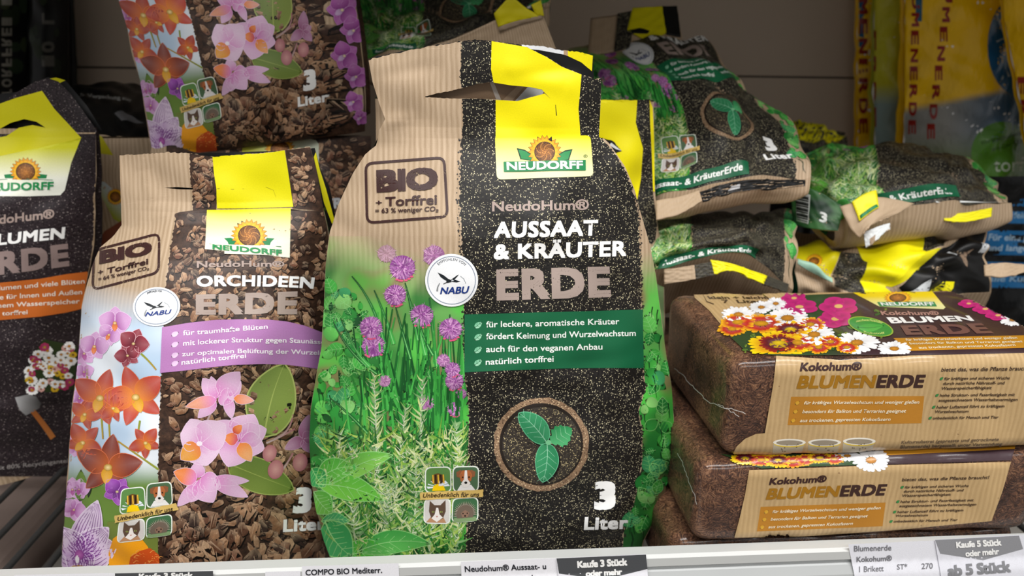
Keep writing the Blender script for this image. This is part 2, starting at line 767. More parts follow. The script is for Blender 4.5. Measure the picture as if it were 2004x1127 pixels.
# ------------------------------------------------------------------ surfaces
class Stand:
    """front of a standing bag: y = F(x, z) in the world, outline taken from its left and right edges"""

    def __init__(s, left, right, ye, B, zbot, p=2.2, wr=1.0, ridges=(), seed=0):
        s.ye_k = ye            # [(z, y)]
        s.B_k = B              # [(z, bulge)]
        s.p = p
        s.wr = wr
        s.zbot = zbot
        s.ridges = ridges
        s.seed = seed
        zL, xL = s._edge(left)
        zR, xR = s._edge(right)
        s.zL, s.xL, s.zR, s.xR = zL, xL, zR, xR
        s.left, s.right = left, right
        s.tilt = 0.0
        s.ztop = min(zL.max(), zR.max())

    def ye(s, z):
        return np.interp(z, [k[0] for k in s.ye_k], [k[1] for k in s.ye_k])

    def B(s, z):
        zz = [k[0] for k in s.B_k]
        bb = [k[1] for k in s.B_k]
        return (np.interp(z, zz, bb) + np.interp(np.asarray(z) - .006, zz, bb) + np.interp(np.asarray(z) + .006, zz, bb)) / 3

    def _edge(s, pts):
        zs, xs = [], []
        for px, py in pts:
            y = float(s.ye(0.1))
            for _ in range(12):
                P = at(px, py, y)
                y = float(s.ye(P[2]))
            zs.append(P[2])
            xs.append(P[0])
        o = np.argsort(zs)
        zs, xs = np.array(zs)[o], np.array(xs)[o]
        if zs[0] > s.zbot:
            zs = np.concatenate([[s.zbot], zs])
            xs = np.concatenate([[xs[0]], xs])
        return zs, xs

    def xl(s, z):
        return np.interp(z, s.zL, s.xL)

    def xr(s, z):
        return np.interp(z, s.zR, s.xR)

    def F(s, x, z):
        x = np.asarray(x, float)
        z = np.asarray(z, float)
        l, r = s.xl(z), s.xr(z)
        c, h = (l + r) / 2, (r - l) / 2
        t = np.abs((x - c) / h)
        g = np.where(t <= 1, 1 - np.minimum(t, 1) ** s.p, -s.p * (t - 1))
        y = s.ye(z) - s.B(z) * g
        q = s.seed * 1.7
        wv = (.0007 * np.sin(88 * x + 47 * z + q + 1.6 * np.sin(60 * z + q)) + .0006 * np.sin(-73 * x + 118 * z + 2 * q + 1.3 * np.sin(70 * x)) +
              .0005 * np.sin(170 * x - 60 * z + q) + .0003 * np.sin(220 * z + 120 * x + 3 * q))
        y = y + s.wr * wv
        for x0, z0, x1, z1, a, wd in s.ridges:
            dx, dz = x1 - x0, z1 - z0
            L2 = dx * dx + dz * dz
            k = np.clip(((x - x0) * dx + (z - z0) * dz) / L2, 0, 1)
            d2 = (x - x0 - k * dx) ** 2 + (z - z0 - k * dz) ** 2
            y = y - a * np.exp(-d2 / (wd * wd)) * np.sin(np.pi * np.clip(k, .05, .95)) ** .5
        return y

    def hit(s, A):
        A = np.asarray(A, float)
        d = ray(A[:, 0], A[:, 1])
        y0 = float(min(k[1] for k in s.ye_k) - max(k[1] for k in s.B_k) - .015)
        y1 = float(max(k[1] for k in s.ye_k) + .03)
        N = 36
        lo = np.full(len(A), y0)
        hi = np.full(len(A), y1)
        found = np.zeros(len(A), bool)

        def f(y):
            t = (y - CAM[1]) / d[:, 1]
            return y - s.F(CAM[0] + d[:, 0] * t, CAM[2] + d[:, 2] * t)
        prev = np.full(len(A), y0)
        for i in range(1, N + 1):
            y = np.full(len(A), y0 + (y1 - y0) * i / N)
            v = f(y) >= 0
            new = v & ~found
            lo = np.where(new, prev, lo)
            hi = np.where(new, y, hi)
            found |= v
            prev = y
        lo = np.where(found, lo, y1)
        for _ in range(14):
            m = (lo + hi) / 2
            v = f(m) >= 0
            hi = np.where(v, m, hi)
            lo = np.where(v, lo, m)
        y = (lo + hi) / 2
        t = (y - CAM[1]) / d[:, 1]
        return CAM[0] + d[:, 0] * t, CAM[2] + d[:, 2] * t

    def xz(s, x, z):
        e = 4e-4
        y = s.F(x, z)
        nx = (s.F(x + e, z) - s.F(x - e, z)) / (2 * e)
        nz = (s.F(x, z + e) - s.F(x, z - e)) / (2 * e)
        n = np.stack([nx, -np.ones_like(nx), nz], -1)
        n /= np.linalg.norm(n, axis=1)[:, None]
        return np.stack([x, y, z], -1), n, np.stack([x, z], -1)

    def map(s, A):
        x, z = s.hit(A)
        return s.xz(x, z)

    def grid(s, z0, z1, nz=110, nt=64):
        zz = np.linspace(z0, z1, nz)
        tt = np.sin(np.linspace(-1, 1, nt) * math.pi / 2 * .97) / math.sin(math.pi / 2 * .97)
        Z = zz[:, None] + s.tilt * (tt[None] + 1) / 2 * ((z1 - zz) / (z1 - z0))[:, None]
        l, r = s.xl(Z), s.xr(Z)
        X = (l + r) / 2 + (r - l) / 2 * tt[None]
        P, n, uv = s.xz(X.ravel(), Z.ravel())
        F = []
        for i in range(nz - 1):
            a = i * nt
            F += [(a + j, a + j + 1, a + nt + j + 1, a + nt + j) for j in range(nt - 1)]
        return P, np.array(F), uv

    def rowpx(s, A):
        """pixel -> (u, v) in the outline, v counted in pixel rows"""
        A = np.asarray(A, float)
        ly = sorted(s.left, key=lambda p: p[1])
        ry = sorted(s.right, key=lambda p: p[1])
        l = np.interp(A[:, 1], [p[1] for p in ly], [p[0] for p in ly])
        r = np.interp(A[:, 1], [p[1] for p in ry], [p[0] for p in ry])
        return (A[:, 0] - l) / (r - l), A[:, 1]


def grid_faces(nr, nc):
    i = np.arange((nr - 1) * (nc - 1))
    a = (i // (nc - 1)) * nc + i % (nc - 1)
    return np.stack([a, a + 1, a + nc + 1, a + nc], 1)


def stand_rest(s, root, zf, depth, side_mat='side_green', back_mat='kraft', nz=50):
    """gussets, back and bottom of a standing bag; the front panel is made by lay()"""
    zz = np.linspace(s.zbot, zf, nz)
    prof = np.clip((zf - zz) / (zf - s.zbot) * 3.0, 0, 1) ** .6
    dep = .004 + depth * prof
    za = zz
    zt_ = za + s.tilt * (zf - za) / (zf - s.zbot)
    for zz, ex, sg in ((za, s.xl(za), 1), (zt_, s.xr(zt_), -1)):
        yf = s.F(ex, zz)
        tuck = .018 * prof
        rows = []
        for f, tk in ((0, 0), (.12, -.0015), (.3, .3), (.5, 1), (.7, .3), (.88, -.0015), (1, 0)):
            rows.append(np.stack([ex + sg * tuck * tk, yf + dep * f, zz], -1))
        P = np.stack(rows, 1).reshape(-1, 3)
        mesh_obj('side_gusset', P, grid_faces(nz, 7), [side_mat], UV=P[:, [1, 2]], parent=root)
    nt = 24
    t = np.linspace(-1, 1, nt)
    zz = za
    ZZ = za[:, None] + (zt_ - za)[:, None] * (t + 1) / 2
    l, r = s.xl(zz), s.xr(zt_)
    X = (l + r)[:, None] / 2 + (r - l)[:, None] / 2 * t
    yl, yr = s.F(l, zz) + dep, s.F(r, zt_) + dep
    Y = yl[:, None] + (yr - yl)[:, None] * (t + 1) / 2 + (min(.018, depth * .6) * prof)[:, None] * (1 - np.abs(t) ** 2.2)
    P = np.stack([X, Y, ZZ], -1).reshape(-1, 3)
    mesh_obj('back_panel', P, grid_faces(nz, nt), [back_mat], UV=P[:, [0, 2]], parent=root)
    # bottom
    xb = (l[0] + r[0]) / 2 + (r[0] - l[0]) / 2 * t
    yb0 = s.F(xb, ZZ[0])
    yb1 = Y[0]
    P = np.concatenate([np.stack([xb, yb0, ZZ[0]], -1), np.stack([xb, yb1, ZZ[0]], -1)])
    mesh_obj('bottom_panel', P, grid_faces(2, nt), [back_mat], UV=P[:, :2], parent=root)


def cr(K, u):
    """catmull-rom through the rows of K (n, ...) at u in 0..1"""
    K = np.asarray(K, float)
    n = len(K)
    if n == 2:
        return K[0] + (K[1] - K[0]) * u.reshape((-1,) + (1,) * (K.ndim - 1))
    E = np.concatenate([[2 * K[0] - K[1]], K, [2 * K[-1] - K[-2]]])
    s = u * (n - 1)
    i = np.clip(np.floor(s).astype(int), 0, n - 2)
    f = (s - i).reshape((-1,) + (1,) * (K.ndim - 1))
    a, b, c, d = E[i], E[i + 1], E[i + 2], E[i + 3]
    return .5 * (2 * b + (c - a) * f + (2 * a - 5 * b + 4 * c - d) * f ** 2 + (3 * b - a - 3 * c + d) * f ** 3)


class Patch:
    """free surface through a few points of the place; rows run from the top of the print (v=1) to its bottom (v=0)"""

    def __init__(s, rows, crumple=.0012, seed=0, px=True):
        K = np.array([[at(a, b, c) if px else (a, b, c) for a, b, c in r] for r in rows])
        s.K = K[::-1]
        s.cr_ = crumple
        s.seed = seed

    def raw(s, u, v):
        u = np.asarray(u, float)
        v = np.asarray(v, float)
        n = len(s.K)
        rows = np.stack([cr(k, u) for k in s.K], 1)           # (N, rows, 3)
        if n == 2:
            P = rows[:, 0] + (rows[:, 1] - rows[:, 0]) * v[:, None]
        else:
            E = np.concatenate([2 * rows[:, :1] - rows[:, 1:2], rows, 2 * rows[:, -1:] - rows[:, -2:-1]], 1)
            q = v * (n - 1)
            i = np.clip(np.floor(q).astype(int), 0, n - 2)
            f = (q - i)[:, None]
            k = np.arange(len(u))
            a, b, c, d = E[k, i], E[k, i + 1], E[k, i + 2], E[k, i + 3]
            P = .5 * (2 * b + (c - a) * f + (2 * a - 5 * b + 4 * c - d) * f ** 2 + (3 * b - a - 3 * c + d) * f ** 3)
        return P

    def P(s, u, v):
        e = .004
        p = s.raw(u, v)
        du = s.raw(u + e, v) - s.raw(u - e, v)
        dv = s.raw(u, v + e) - s.raw(u, v - e)
        n = np.cross(du, dv)
        n /= np.linalg.norm(n, axis=1)[:, None] + 1e-12
        q = s.seed * 2.3
        wv = np.sin(17 * u + 11 * v + q + 2 * np.sin(9 * v + q)) + .8 * np.sin(-14 * u + 21 * v + 2 * q + 1.7 * np.sin(13 * u)) + .5 * np.sin(37 * u + 18 * v + q)
        return p + n * (s.cr_ * wv)[:, None], n

    def map_uv(s, A, W=.2, H=.26):
        A = np.asarray(A, float)
        p, n = s.P(A[:, 0], A[:, 1])
        return p, n, np.stack([A[:, 0] * W, A[:, 1] * H], -1)

    def grid(s, nu=40, nv=40, W=.2, H=.26):
        u, v = np.meshgrid(np.linspace(0, 1, nu), np.linspace(0, 1, nv))
        p, n = s.P(u.ravel(), v.ravel())
        return p, grid_faces(nv, nu), np.stack([u.ravel() * W, v.ravel() * H], -1)


def patch_rest(s, root, down, back_mat='kraft', bottom=True, side=.6, nu=40, nv=30, sag=1.0):
    """the underside of a lying bag, closed against the rim of its upper face; its bottom panel faces the aisle"""
    down = np.array(down, float)
    u, v = np.meshgrid(np.linspace(0, 1, nu), np.linspace(0, 1, nv))
    p, n = s.P(u.ravel(), v.ravel())
    e = ((1 - np.abs(2 * u - 1) ** 5) * side + (1 - side)) * np.clip((1 - v ** 2.2), 0, 1) ** .8
    e = e.ravel()
    lowr = p + down[None] * (e * sag)[:, None] - n * .0004
    mesh_obj('back_panel', lowr, grid_faces(nv, nu), [back_mat], UV=np.stack([u.ravel() * .2, v.ravel() * .26], -1), parent=root)
    rows = []
    a, b = p.reshape(nv, nu, 3)[0], lowr.reshape(nv, nu, 3)[0]
    out = s.raw(np.full(nu, .5), np.zeros(nu)) - s.raw(np.full(nu, .5), np.full(nu, .05))
    out = out / np.linalg.norm(out[0])
    for f in np.linspace(0, 1, 8):
        rows.append(a + (b - a) * f + out * (.010 * math.sin(math.pi * f)))
    P = np.stack(rows).reshape(-1, 3)
    ff = grid_faces(8, nu)
    uu = np.stack([np.tile(np.linspace(0, .2, nu), 8), np.repeat(np.linspace(0, .05, 8), nu)], -1)
    if bottom:
        mesh_obj('bottom_panel', P, ff, [back_mat], UV=uu, parent=root)
    # side closings
    for j in (0, nu - 1):
        A_ = p.reshape(nv, nu, 3)[:, j]
        B_ = lowr.reshape(nv, nu, 3)[:, j]
        P = np.stack([A_, (A_ + B_) / 2, B_], 1).reshape(-1, 3)
        mesh_obj('side_gusset', P, grid_faces(nv, 3), ['side_green' if back_mat == 'kraft' else back_mat], UV=P[:, [1, 2]], parent=root)
# ------------------------------------------------------------------ shared print motifs
WHITE = lin('#f4f4f2')
INKBROWN = lin('#3a211f')
TAUPE = lin('#a8958c')
YEL = lin('#f2e400')
DKGREEN = lin('#14663f')


def sunflower(a, cx, cy, r, layer, part, sq=1.0):
    if part in ('brand_label',):
        part = 'flower_emblem'
    for ring, (k, rr, off) in enumerate(((22, 1.0, 0), (18, .86, .5))):
        for i in range(k):
            t = 2 * math.pi * (i + off) / k
            c, s = math.cos(t), math.sin(t) * sq
            w = r * .15
            nx, ny = -math.sin(t), math.cos(t) * sq
            tip = (cx + c * r * rr, cy + s * r * rr)
            m1 = (cx + c * r * .72 + nx * w, cy + s * r * .72 + ny * w)
            m2 = (cx + c * r * .72 - nx * w, cy + s * r * .72 - ny * w)
            b1 = (cx + c * r * .5 + nx * w * .6, cy + s * r * .5 + ny * w * .6)
            b2 = (cx + c * r * .5 - nx * w * .6, cy + s * r * .5 - ny * w * .6)
            def g(p, f):
                q = (cx + c * r * .75, cy + s * r * .75)
                return (q[0] + (p[0] - q[0]) * f, q[1] + (p[1] - q[1]) * f)
            a.fan([g(p, 1.12) for p in (b1, m1, tip, m2, b2)], lin('#3a2412'), layer + .02 + ring * .3, part=part)
            a.fan([b1, m1, tip, m2, b2], lin('#f0a818') if ring else lin('#e8901c'), layer + .2 + ring * .3, part=part, cc=lin('#f6c22a'))
    hh = r * .2
    a.poly(ellipse(cx, cy, r * .62, r * .62 * sq, 28), lin('#2c1a0c'), layer + .9, part=part, h=hh)
    a.poly(ellipse(cx, cy, r * .58, r * .58 * sq, 28), lin('#6a3f18'), layer + 1.3, part=part, h=hh, grad=lambda x, y: mix(lin('#c07a30'), lin('#6a3f18'), min(1, math.hypot(x - cx, (y - cy) / sq) / (r * .58))))
    rr = random.Random(int(cx))
    for i in range(150 if r > 30 else 50):
        q = r * .57 * math.sqrt((i + .5) / (150 if r > 30 else 50))
        t = i * 2.39996
        d = r * (.018 + .012 * rr.random())
        a.fan(ellipse(cx + q * math.cos(t), cy + q * math.sin(t) * sq, d, d * sq, 5), lin('#1c1008') if i % 3 else lin('#e0a050'), layer + 1.7, part=part)


def daisy(a, cx, cy, r, layer=3.0, part='front_panel', sq=1.0, n=20, rot=0.0, col='#f5f5f3', eye='#d08a1e', tipc=None):
    base = lin(col)
    for i in range(n):
        t = 2 * math.pi * i / n + rot + random.uniform(-.07, .07)
        L = r * random.uniform(.88, 1.05)
        c, s = math.cos(t), math.sin(t) * sq
        w = r * 2.0 / n * 1.5
        nx, ny = -math.sin(t) * w, math.cos(t) * w * sq
        cc = vary(base, .1)
        e = lin(tipc) if tipc else cc
        P = [(cx + c * r * .2, cy + s * r * .2), (cx + c * L * .6 + nx, cy + s * L * .6 + ny), (cx + c * L * .93 + nx * .7, cy + s * L * .93 + ny * .7),
             (cx + c * L, cy + s * L), (cx + c * L * .93 - nx * .7, cy + s * L * .93 - ny * .7), (cx + c * L * .6 - nx, cy + s * L * .6 - ny)]
        C = [mix(cc, (.3, .3, .3, 1), .25), cc, e, e, e, cc]
        a.add(P, [(0, 1, 5), (1, 2, 5), (2, 4, 5), (2, 3, 4)], C, layer + (i % 3) * .12, 'ink' if part == 'front_panel' else 'ink', part)
    a.fan(ellipse(cx, cy, r * .28, r * .26 * sq, 16), lin(eye, 1, .6), layer + .6, part=part, cc=lin(eye))


def seal(a, cx, cy, rx, ry, tq, part='round_seal', rot=0.0, L=6.0):
    """white round recommendation seal with a crane and a slanted word"""
    a.poly(ellipse(cx, cy, rx, ry, 48, rot), lin('#eef0f2'), L, part=part)
    a.line(ellipse(cx, cy, rx * .90, ry * .90, 48, rot), 1.4, lin('#8792a4'), L + 1, part=part, closed=True)
    c, s = math.cos(rot), math.sin(rot)

    def q(x, y):
        x, y = x * rx, y * ry
        return (cx + x * c - y * s, cy + x * s + y * c)
    # the crane: wings, body, neck
    K = lin('#1c2227')
    for loop in ([(-.52, -.30), (-.30, -.20), (-.12, -.06), (.02, 0), (-.08, .06), (-.26, -.02), (-.40, -.12)],
                 [(-.02, -.02), (.16, -.02), (.34, .05), (.20, .08), (.02, .06)],
                 [(-.20, .03), (-.02, -.02), (.20, -.18), (.28, -.22), (.24, -.16), (.04, .06), (-.16, .10)]):
        a.poly([q(x, y) for x, y in loop], K, L + 1.2, part=part)
    a.line([q(-.30, .14), q(-.12, .05), q(.05, .03)], 1.6, K, L + 1.3, part=part)
    a.fan([q(-.05, .0), q(.05, -.03), q(.1, .02), (q(.0, .04))], lin('#c9cdd0'), L + 1.5, part=part)
    a.line([q(-.58 + .04, .42), q(-.52, .26), q(-.44, .10)], rx * .07, lin('#8a8d8f'), L + 1.2, part=part, w1=rx * .03)
    a.line([q(.34, -.16), q(.47, -.05), q(.54, .12)], 1.2, lin('#9aa0a4'), L + 1.2, part=part)
    a.text('NABU', tq, lin('#17357f'), L + 1.4, part=part, bold=.035, shear=.12)
    if abs(rot) < .01:
        a.text_arc('EMPFOHLEN VOM', cx, cy, rx * .74, 230, 312, rx * .10, lin('#4a4f57'), L + 1.3, part)
    else:
        a.text('EMPFOHLEN VOM', [q(-.32, -.78), q(.30, -.80), q(.30, -.70), q(-.32, -.68)], lin('#4a4f57'), L + 1.3, part=part, bold=.01, bow=rx * .05)


def badge(a, bee, dog, cat, hog, band, tq, part='animal_badge', L=7.0):
    """four little rounded photos (bee, dog, cat, hedgehog) with a slanted paper banner across"""
    for q, bg in ((bee, '#5d8a48'), (dog, '#4c6a4a'), (cat, '#d4cfcb'), (hog, '#3f6b46')):
        a.poly(rrect(q, 11), lin('#eef4ea'), L, part=part)
        c = np.mean(np.array(q, float), 0)
        a.poly(rrect([tuple(c + (np.array(p) - c) * .92) for p in q], 10), lin(bg), L + .8, part=part)

    def loc(q):
        tl, tr, br, bl = [np.array(p, float) for p in q]
        return lambda x, y: tuple((tl * (1 - x) + tr * x) * (1 - y) + (bl * (1 - x) + br * x) * y)
    f = loc(bee)
    for t in range(7):
        an = math.pi * (t / 6) + .0
        a.fan([f(.5, .78), f(.5 + .44 * math.cos(an), .75 - .28 * math.sin(an) * .8), f(.5 + .40 * math.cos(an + .3), .75 - .30 * math.sin(an + .3))], lin('#e4ebf2'), L + 1.4, part=part)
    a.poly([f(.28, .93), f(.32, .74), f(.5, .64), f(.7, .72), f(.78, .93)], lin('#f0c800'), L + 1.8, part=part)
    a.poly([f(.24, .52), f(.3, .30), f(.5, .24), f(.72, .32), f(.76, .5), f(.68, .66), f(.34, .66)], lin('#6b4a20'), L + 1.9, part=part)
    for k in range(5):
        a.poly([f(.28 + k * .1, .30), f(.33 + k * .1, .29), f(.35 + k * .1, .64), f(.30 + k * .1, .64)], lin('#e8b83a') if k % 2 == 0 else lin('#1d140a'), L + 2.2, part=part)
    f = loc(dog)
    a.poly([f(.16, .95), f(.3, .72), f(.7, .72), f(.88, .95)], lin('#eceae8'), L + 1.5, part=part)
    for m in (0, 1):
        g = (lambda x, y: f(1 - x, y)) if m else f
        a.poly([g(.14, .22), g(.30, .14), g(.42, .24), g(.26, .44), g(.16, .40)], lin('#8d5a3a'), L + 1.7, part=part)
        a.poly([g(.26, .34), g(.36, .16), g(.5, .16), g(.5, .5), g(.44, .66), g(.3, .56)], lin('#b4683a'), L + 1.8, part=part)
        a.fan(ellipse(*g(.38, .42), 1.6, 1.6, 8), lin('#1a0f0a'), L + 2.6, part=part)
    a.poly([f(.46, .16), f(.54, .16), f(.57, .5), f(.68, .66), f(.6, .8), f(.4, .8), f(.32, .66), f(.43, .5)], lin('#efe9e4'), L + 2.2, part=part)
    a.fan(ellipse(*f(.5, .63), 3.0, 2.4, 10), lin('#151212'), L + 2.7, part=part)
    f = loc(cat)
    a.poly([f(.1, .95), f(.28, .72), f(.72, .7), f(.85, .95)], lin('#b98a66'), L + 1.5, part=part)
    a.poly([f(.22, .08), f(.40, .26), f(.62, .26), f(.80, .06), f(.82, .5), f(.72, .78), f(.5, .88), f(.3, .78), f(.2, .5)], lin('#5c4638'), L + 1.7, part=part)
    a.poly([f(.47, .36), f(.54, .36), f(.6, .62), f(.72, .74), f(.5, .92), f(.3, .78), f(.42, .62)], lin('#efe8e2'), L + 2.2, part=part)
    for x in (.36, .66):
        a.fan(ellipse(*f(x, .52), 2.6, 1.7, 8), lin('#a8b060'), L + 2.5, part=part)
        a.fan(ellipse(*f(x, .52), 1.0, 1.5, 6), lin('#0c0a08'), L + 2.8, part=part)
    a.fan([f(.46, .68), f(.55, .68), f(.505, .74)], lin('#c0766a'), L + 2.7, part=part)
    f = loc(hog)
    a.poly([f(.05, .98), f(.1, .8), f(.9, .8), f(.95, .98)], lin('#7f9a6c'), L + 1.3, part=part)
    for k in range(46):
        t = math.pi * (1.12 * k / 45 - .06)
        r0, r1 = .30, .44 + .05 * (k % 2)
        a.fan([f(.5 + r0 * math.cos(t - .05), .66 - r0 * math.sin(t - .05) * 1.1), f(.5 + r1 * math.cos(t), .66 - r1 * math.sin(t) * 1.1), f(.5 + r0 * math.cos(t + .05), .66 - r0 * math.sin(t + .05) * 1.1)],
              lin('#b9ae9c') if k % 2 else lin('#4a4036'), L + 1.8, part=part)
    a.poly([f(.5 + .33 * math.cos(t), .66 - .36 * math.sin(t)) for t in [math.pi * k / 10 for k in range(11)]] + [f(.2, .82), f(.8, .82)], lin('#6d5f52'), L + 2.0, part=part)
    a.fan([f(.34, .62), f(.5, .5), f(.66, .62), f(.6, .8), f(.4, .8)], lin('#8a6c5a'), L + 2.4, part=part)
    for x, y, r in ((.42, .64, 1.4), (.58, .64, 1.4), (.5, .74, 1.8)):
        a.fan(ellipse(*f(x, y), r, r, 8), lin('#100c0a'), L + 2.8, part=part)
    a.poly(jag([band[0], band[1]], .6, 6, 3) + jag([band[1], band[2]], 1.6, 3, 4) + jag([band[2], band[3]], .6, 6, 5) + jag([band[3], band[0]], 1.6, 3, 6), lin('#d9b869'), L + 3.2, part='paper_ribbon')
    a.text('Unbedenklich für uns', tq, lin('#2a1c10'), L + 4.0, part='paper_ribbon', bold=.015, shear=.2)


def stamp(a, frame, rows, L=3.0, part='front_panel', w=5.0):
    """rubber-stamp frame with worn lettering; rows = [(text, quad, bold)]"""
    col = INKBROWN[:3] + (.42,)
    fr = rrect(frame, 14, 4)
    n = len(fr)
    pts = []
    for i in range(n):
        p, q = fr[i], fr[(i + 1) % n]
        k = max(1, int(math.hypot(q[0] - p[0], q[1] - p[1]) / 8))
        pts += [(p[0] + (q[0] - p[0]) * j / k, p[1] + (q[1] - p[1]) * j / k) for j in range(k)]
    a.line(pts, w, col, L, 'worn', part, closed=True)
    for st, q, b in rows:
        a.text(st, q, INKBROWN[:3] + (.40 if b > .03 else .05,), L + .5, 'worn' if b > .03 else 'ink', part, bold=b)


def chips(a, inside, x0, x1, y0, y1, n, s0, s1, layer=2.0, part='front_panel', seed=3, ang=None):
    """printed photograph of bark chips"""
    r = random.Random(seed)
    pal = ['#6e4a36', '#8a6246', '#563828', '#9c7456', '#433029', '#7a5240', '#a98466', '#5f4030', '#3a2a24', '#b08c6c']
    for i in range(n):
        x, y = r.uniform(x0, x1), r.uniform(y0, y1)
        if not inside(x, y):
            continue
        f = (y - y0) / (y1 - y0)
        s = (s0 + (s1 - s0) * f) * r.uniform(.55, 1.25)
        el = r.uniform(.35, .75)
        t = r.uniform(0, math.pi) if ang is None else ang + r.gauss(0, .5)
        c, sn = math.cos(t), math.sin(t)
        m = r.randint(6, 9)
        loop = []
        for k in range(m):
            q = 2 * math.pi * k / m + r.uniform(-.25, .25)
            rr = r.uniform(.72, 1.12)
            u, v = s * rr * math.cos(q), s * el * rr * math.sin(q)
            loop.append((x + u * c - v * sn, y + u * sn + v * c))
        if not all(inside(px, py) for px, py in loop):
            continue
        base = lin(r.choice(pal))
        lz = layer + i / n * 1.6
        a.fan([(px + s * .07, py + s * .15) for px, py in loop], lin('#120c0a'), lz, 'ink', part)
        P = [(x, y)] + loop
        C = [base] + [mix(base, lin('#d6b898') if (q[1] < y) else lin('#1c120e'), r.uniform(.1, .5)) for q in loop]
        a.add(P, [(0, k + 1, (k + 1) % m + 1) for k in range(m)], C, lz + .25, 'chip', part)
        # grain
        for g in range(r.randint(1, 3)):
            o = r.uniform(-.5, .5) * s * el
            a.line([(x - s * .6 * c - o * sn, y - s * .6 * sn + o * c), (x + s * .6 * c - o * sn, y + s * .6 * sn + o * c)], s * .05 + .4,
                   mix(base, lin('#1a100c'), .7) if g % 2 else mix(base, lin('#e0c0a0'), .5), lz + .4, 'ink', part, w1=.3)
# ------------------------------------------------------------------ print of the herb soil bag (drawn on the big bag in front)
def c1(X, Y):
    return (600 + X / 2.745, 60 + Y / 2.745)


def c2(X, Y):
    return (600 + X / 2.745, 440 + Y / 2.745)


def c3(X, Y):
    return (590 + X / 2.708, 760 + Y / 2.708)


def lerp_px(tab):
    ys = [t[1] for t in tab]
    xs = [t[0] for t in tab]
    return lambda y: float(np.interp(y, ys, xs))


HL = [(722, 112), (729, 160), (742, 205), (754, 232), (743, 252), (737, 284), (716, 300), (690, 340), (662, 400), (645, 455), (637, 520), (634, 600), (629, 680), (617, 745), (608, 800), (605, 860), (609, 940), (620, 1000), (634, 1055), (648, 1092), (655, 1125)]
HR = [(1178, 112), (1176, 150), (1174, 200), (1172, 262), (1192, 280), (1222, 325), (1242, 372), (1258, 430), (1272, 480), (1284, 540), (1294, 620), (1305, 700), (1315, 760), (1320, 840), (1316, 900), (1302, 960), (1282, 1015), (1258, 1060), (1250, 1125)]
HBL = [(903, 60), (904, 200), (904, 270), (901, 330), (899, 390), (903, 450), (906, 520), (909, 610), (908, 728), (916, 770), (919, 810), (918, 860), (914, 950), (913, 1120)]
HBR = [(1174, 268), (1196, 290), (1224, 335), (1241, 380), (1247, 410), (1251, 450), (1254, 580), (1256, 610), (1259, 720), (1262, 760), (1249, 805), (1256, 840), (1256, 910), (1241, 980), (1220, 1040), (1214, 1120)]
hl, hr, hbl, hbr = lerp_px(HL), lerp_px(HR), lerp_px(HBL), lerp_px(HBR)


def blob(x, y, s, k):
    return math.sin(x / s + k) * math.sin(y / (s * 1.2) + 1.7 * k) + .6 * math.sin((x + y) / (s * .7) + 2.1 * k) * math.sin((x - y) / (s * .9) + k)


def herb_bg(x, y):
    """blurred garden behind the herbs, fading up into the bare paper"""
    top = 500 + 26 * math.sin(x / 60)
    al = min(1, max(0, (y - top + 30) / 90))
    d = min(1, max(0, (y - 480) / 500))
    g = mix(lin('#7fae62'), lin('#2f9a3c'), min(1, d * 1.6))
    if y > 780:
        g = mix(g, lin('#1d4b24'), min(.8, (y - 780) / 150))
    b = blob(x, y, 38, 1.0)
    if b > .25:
        g = mix(g, lin('#8b6f52'), min(.75, (b - .25) * 1.5))
    elif b < -.3:
        g = mix(g, lin('#1d6a2c'), min(.8, (-.3 - b) * 1.4))
    b2 = blob(x, y, 30, 2.6)
    if b2 > .3:
        g = mix(g, lin('#58c64a'), min(.7, (b2 - .3) * 1.3))
    return (g[0], g[1], g[2], al)


def pom(a, x, y, r, L, faint=0.0):
    R = random
    base = lin('#8f4a92')
    a.fan(ellipse(x, y, r * .8, r * .76, 20), mix(base, lin('#b79f88'), faint), L, cc=mix(lin('#6b2f70'), lin('#b79f88'), faint))
    pal = ['#a65aa8', '#b873b4', '#8e4590', '#c98ac2', '#d79fd0', '#9b4f9d', '#7c3a80']
    for i in range(int(70 + r * 2.2)):
        t = R.uniform(0, 2 * math.pi)
        r0 = r * R.uniform(0, .62)
        r1 = min(r * R.uniform(.75, 1.08), r0 + r * .5)
        t2 = t + R.uniform(-.25, .25)
        w = r * .055
        p, q = (x + r0 * math.cos(t), y + r0 * math.sin(t) * .95), (x + r1 * math.cos(t2), y + r1 * math.sin(t2) * .95)
        nx, ny = -math.sin(t) * w, math.cos(t) * w
        c = mix(lin(R.choice(pal)), lin('#b79f88'), faint)
        a.add([(p[0] + nx, p[1] + ny), (p[0] - nx, p[1] - ny), q], [(0, 1, 2)], [c, c, mix(c, lin('#f0cfe8'), .35)], L + .2 + .5 * i / 150, 'ink', 'front_panel')
    if not faint:
        for i in range(6):
            t = R.uniform(.6, 2.4)
            a.fan(ellipse(x + r * .8 * math.cos(t), y + r * .85 * math.sin(t), r * .12, r * .07, 6), lin('#d8577e'), L + .8)


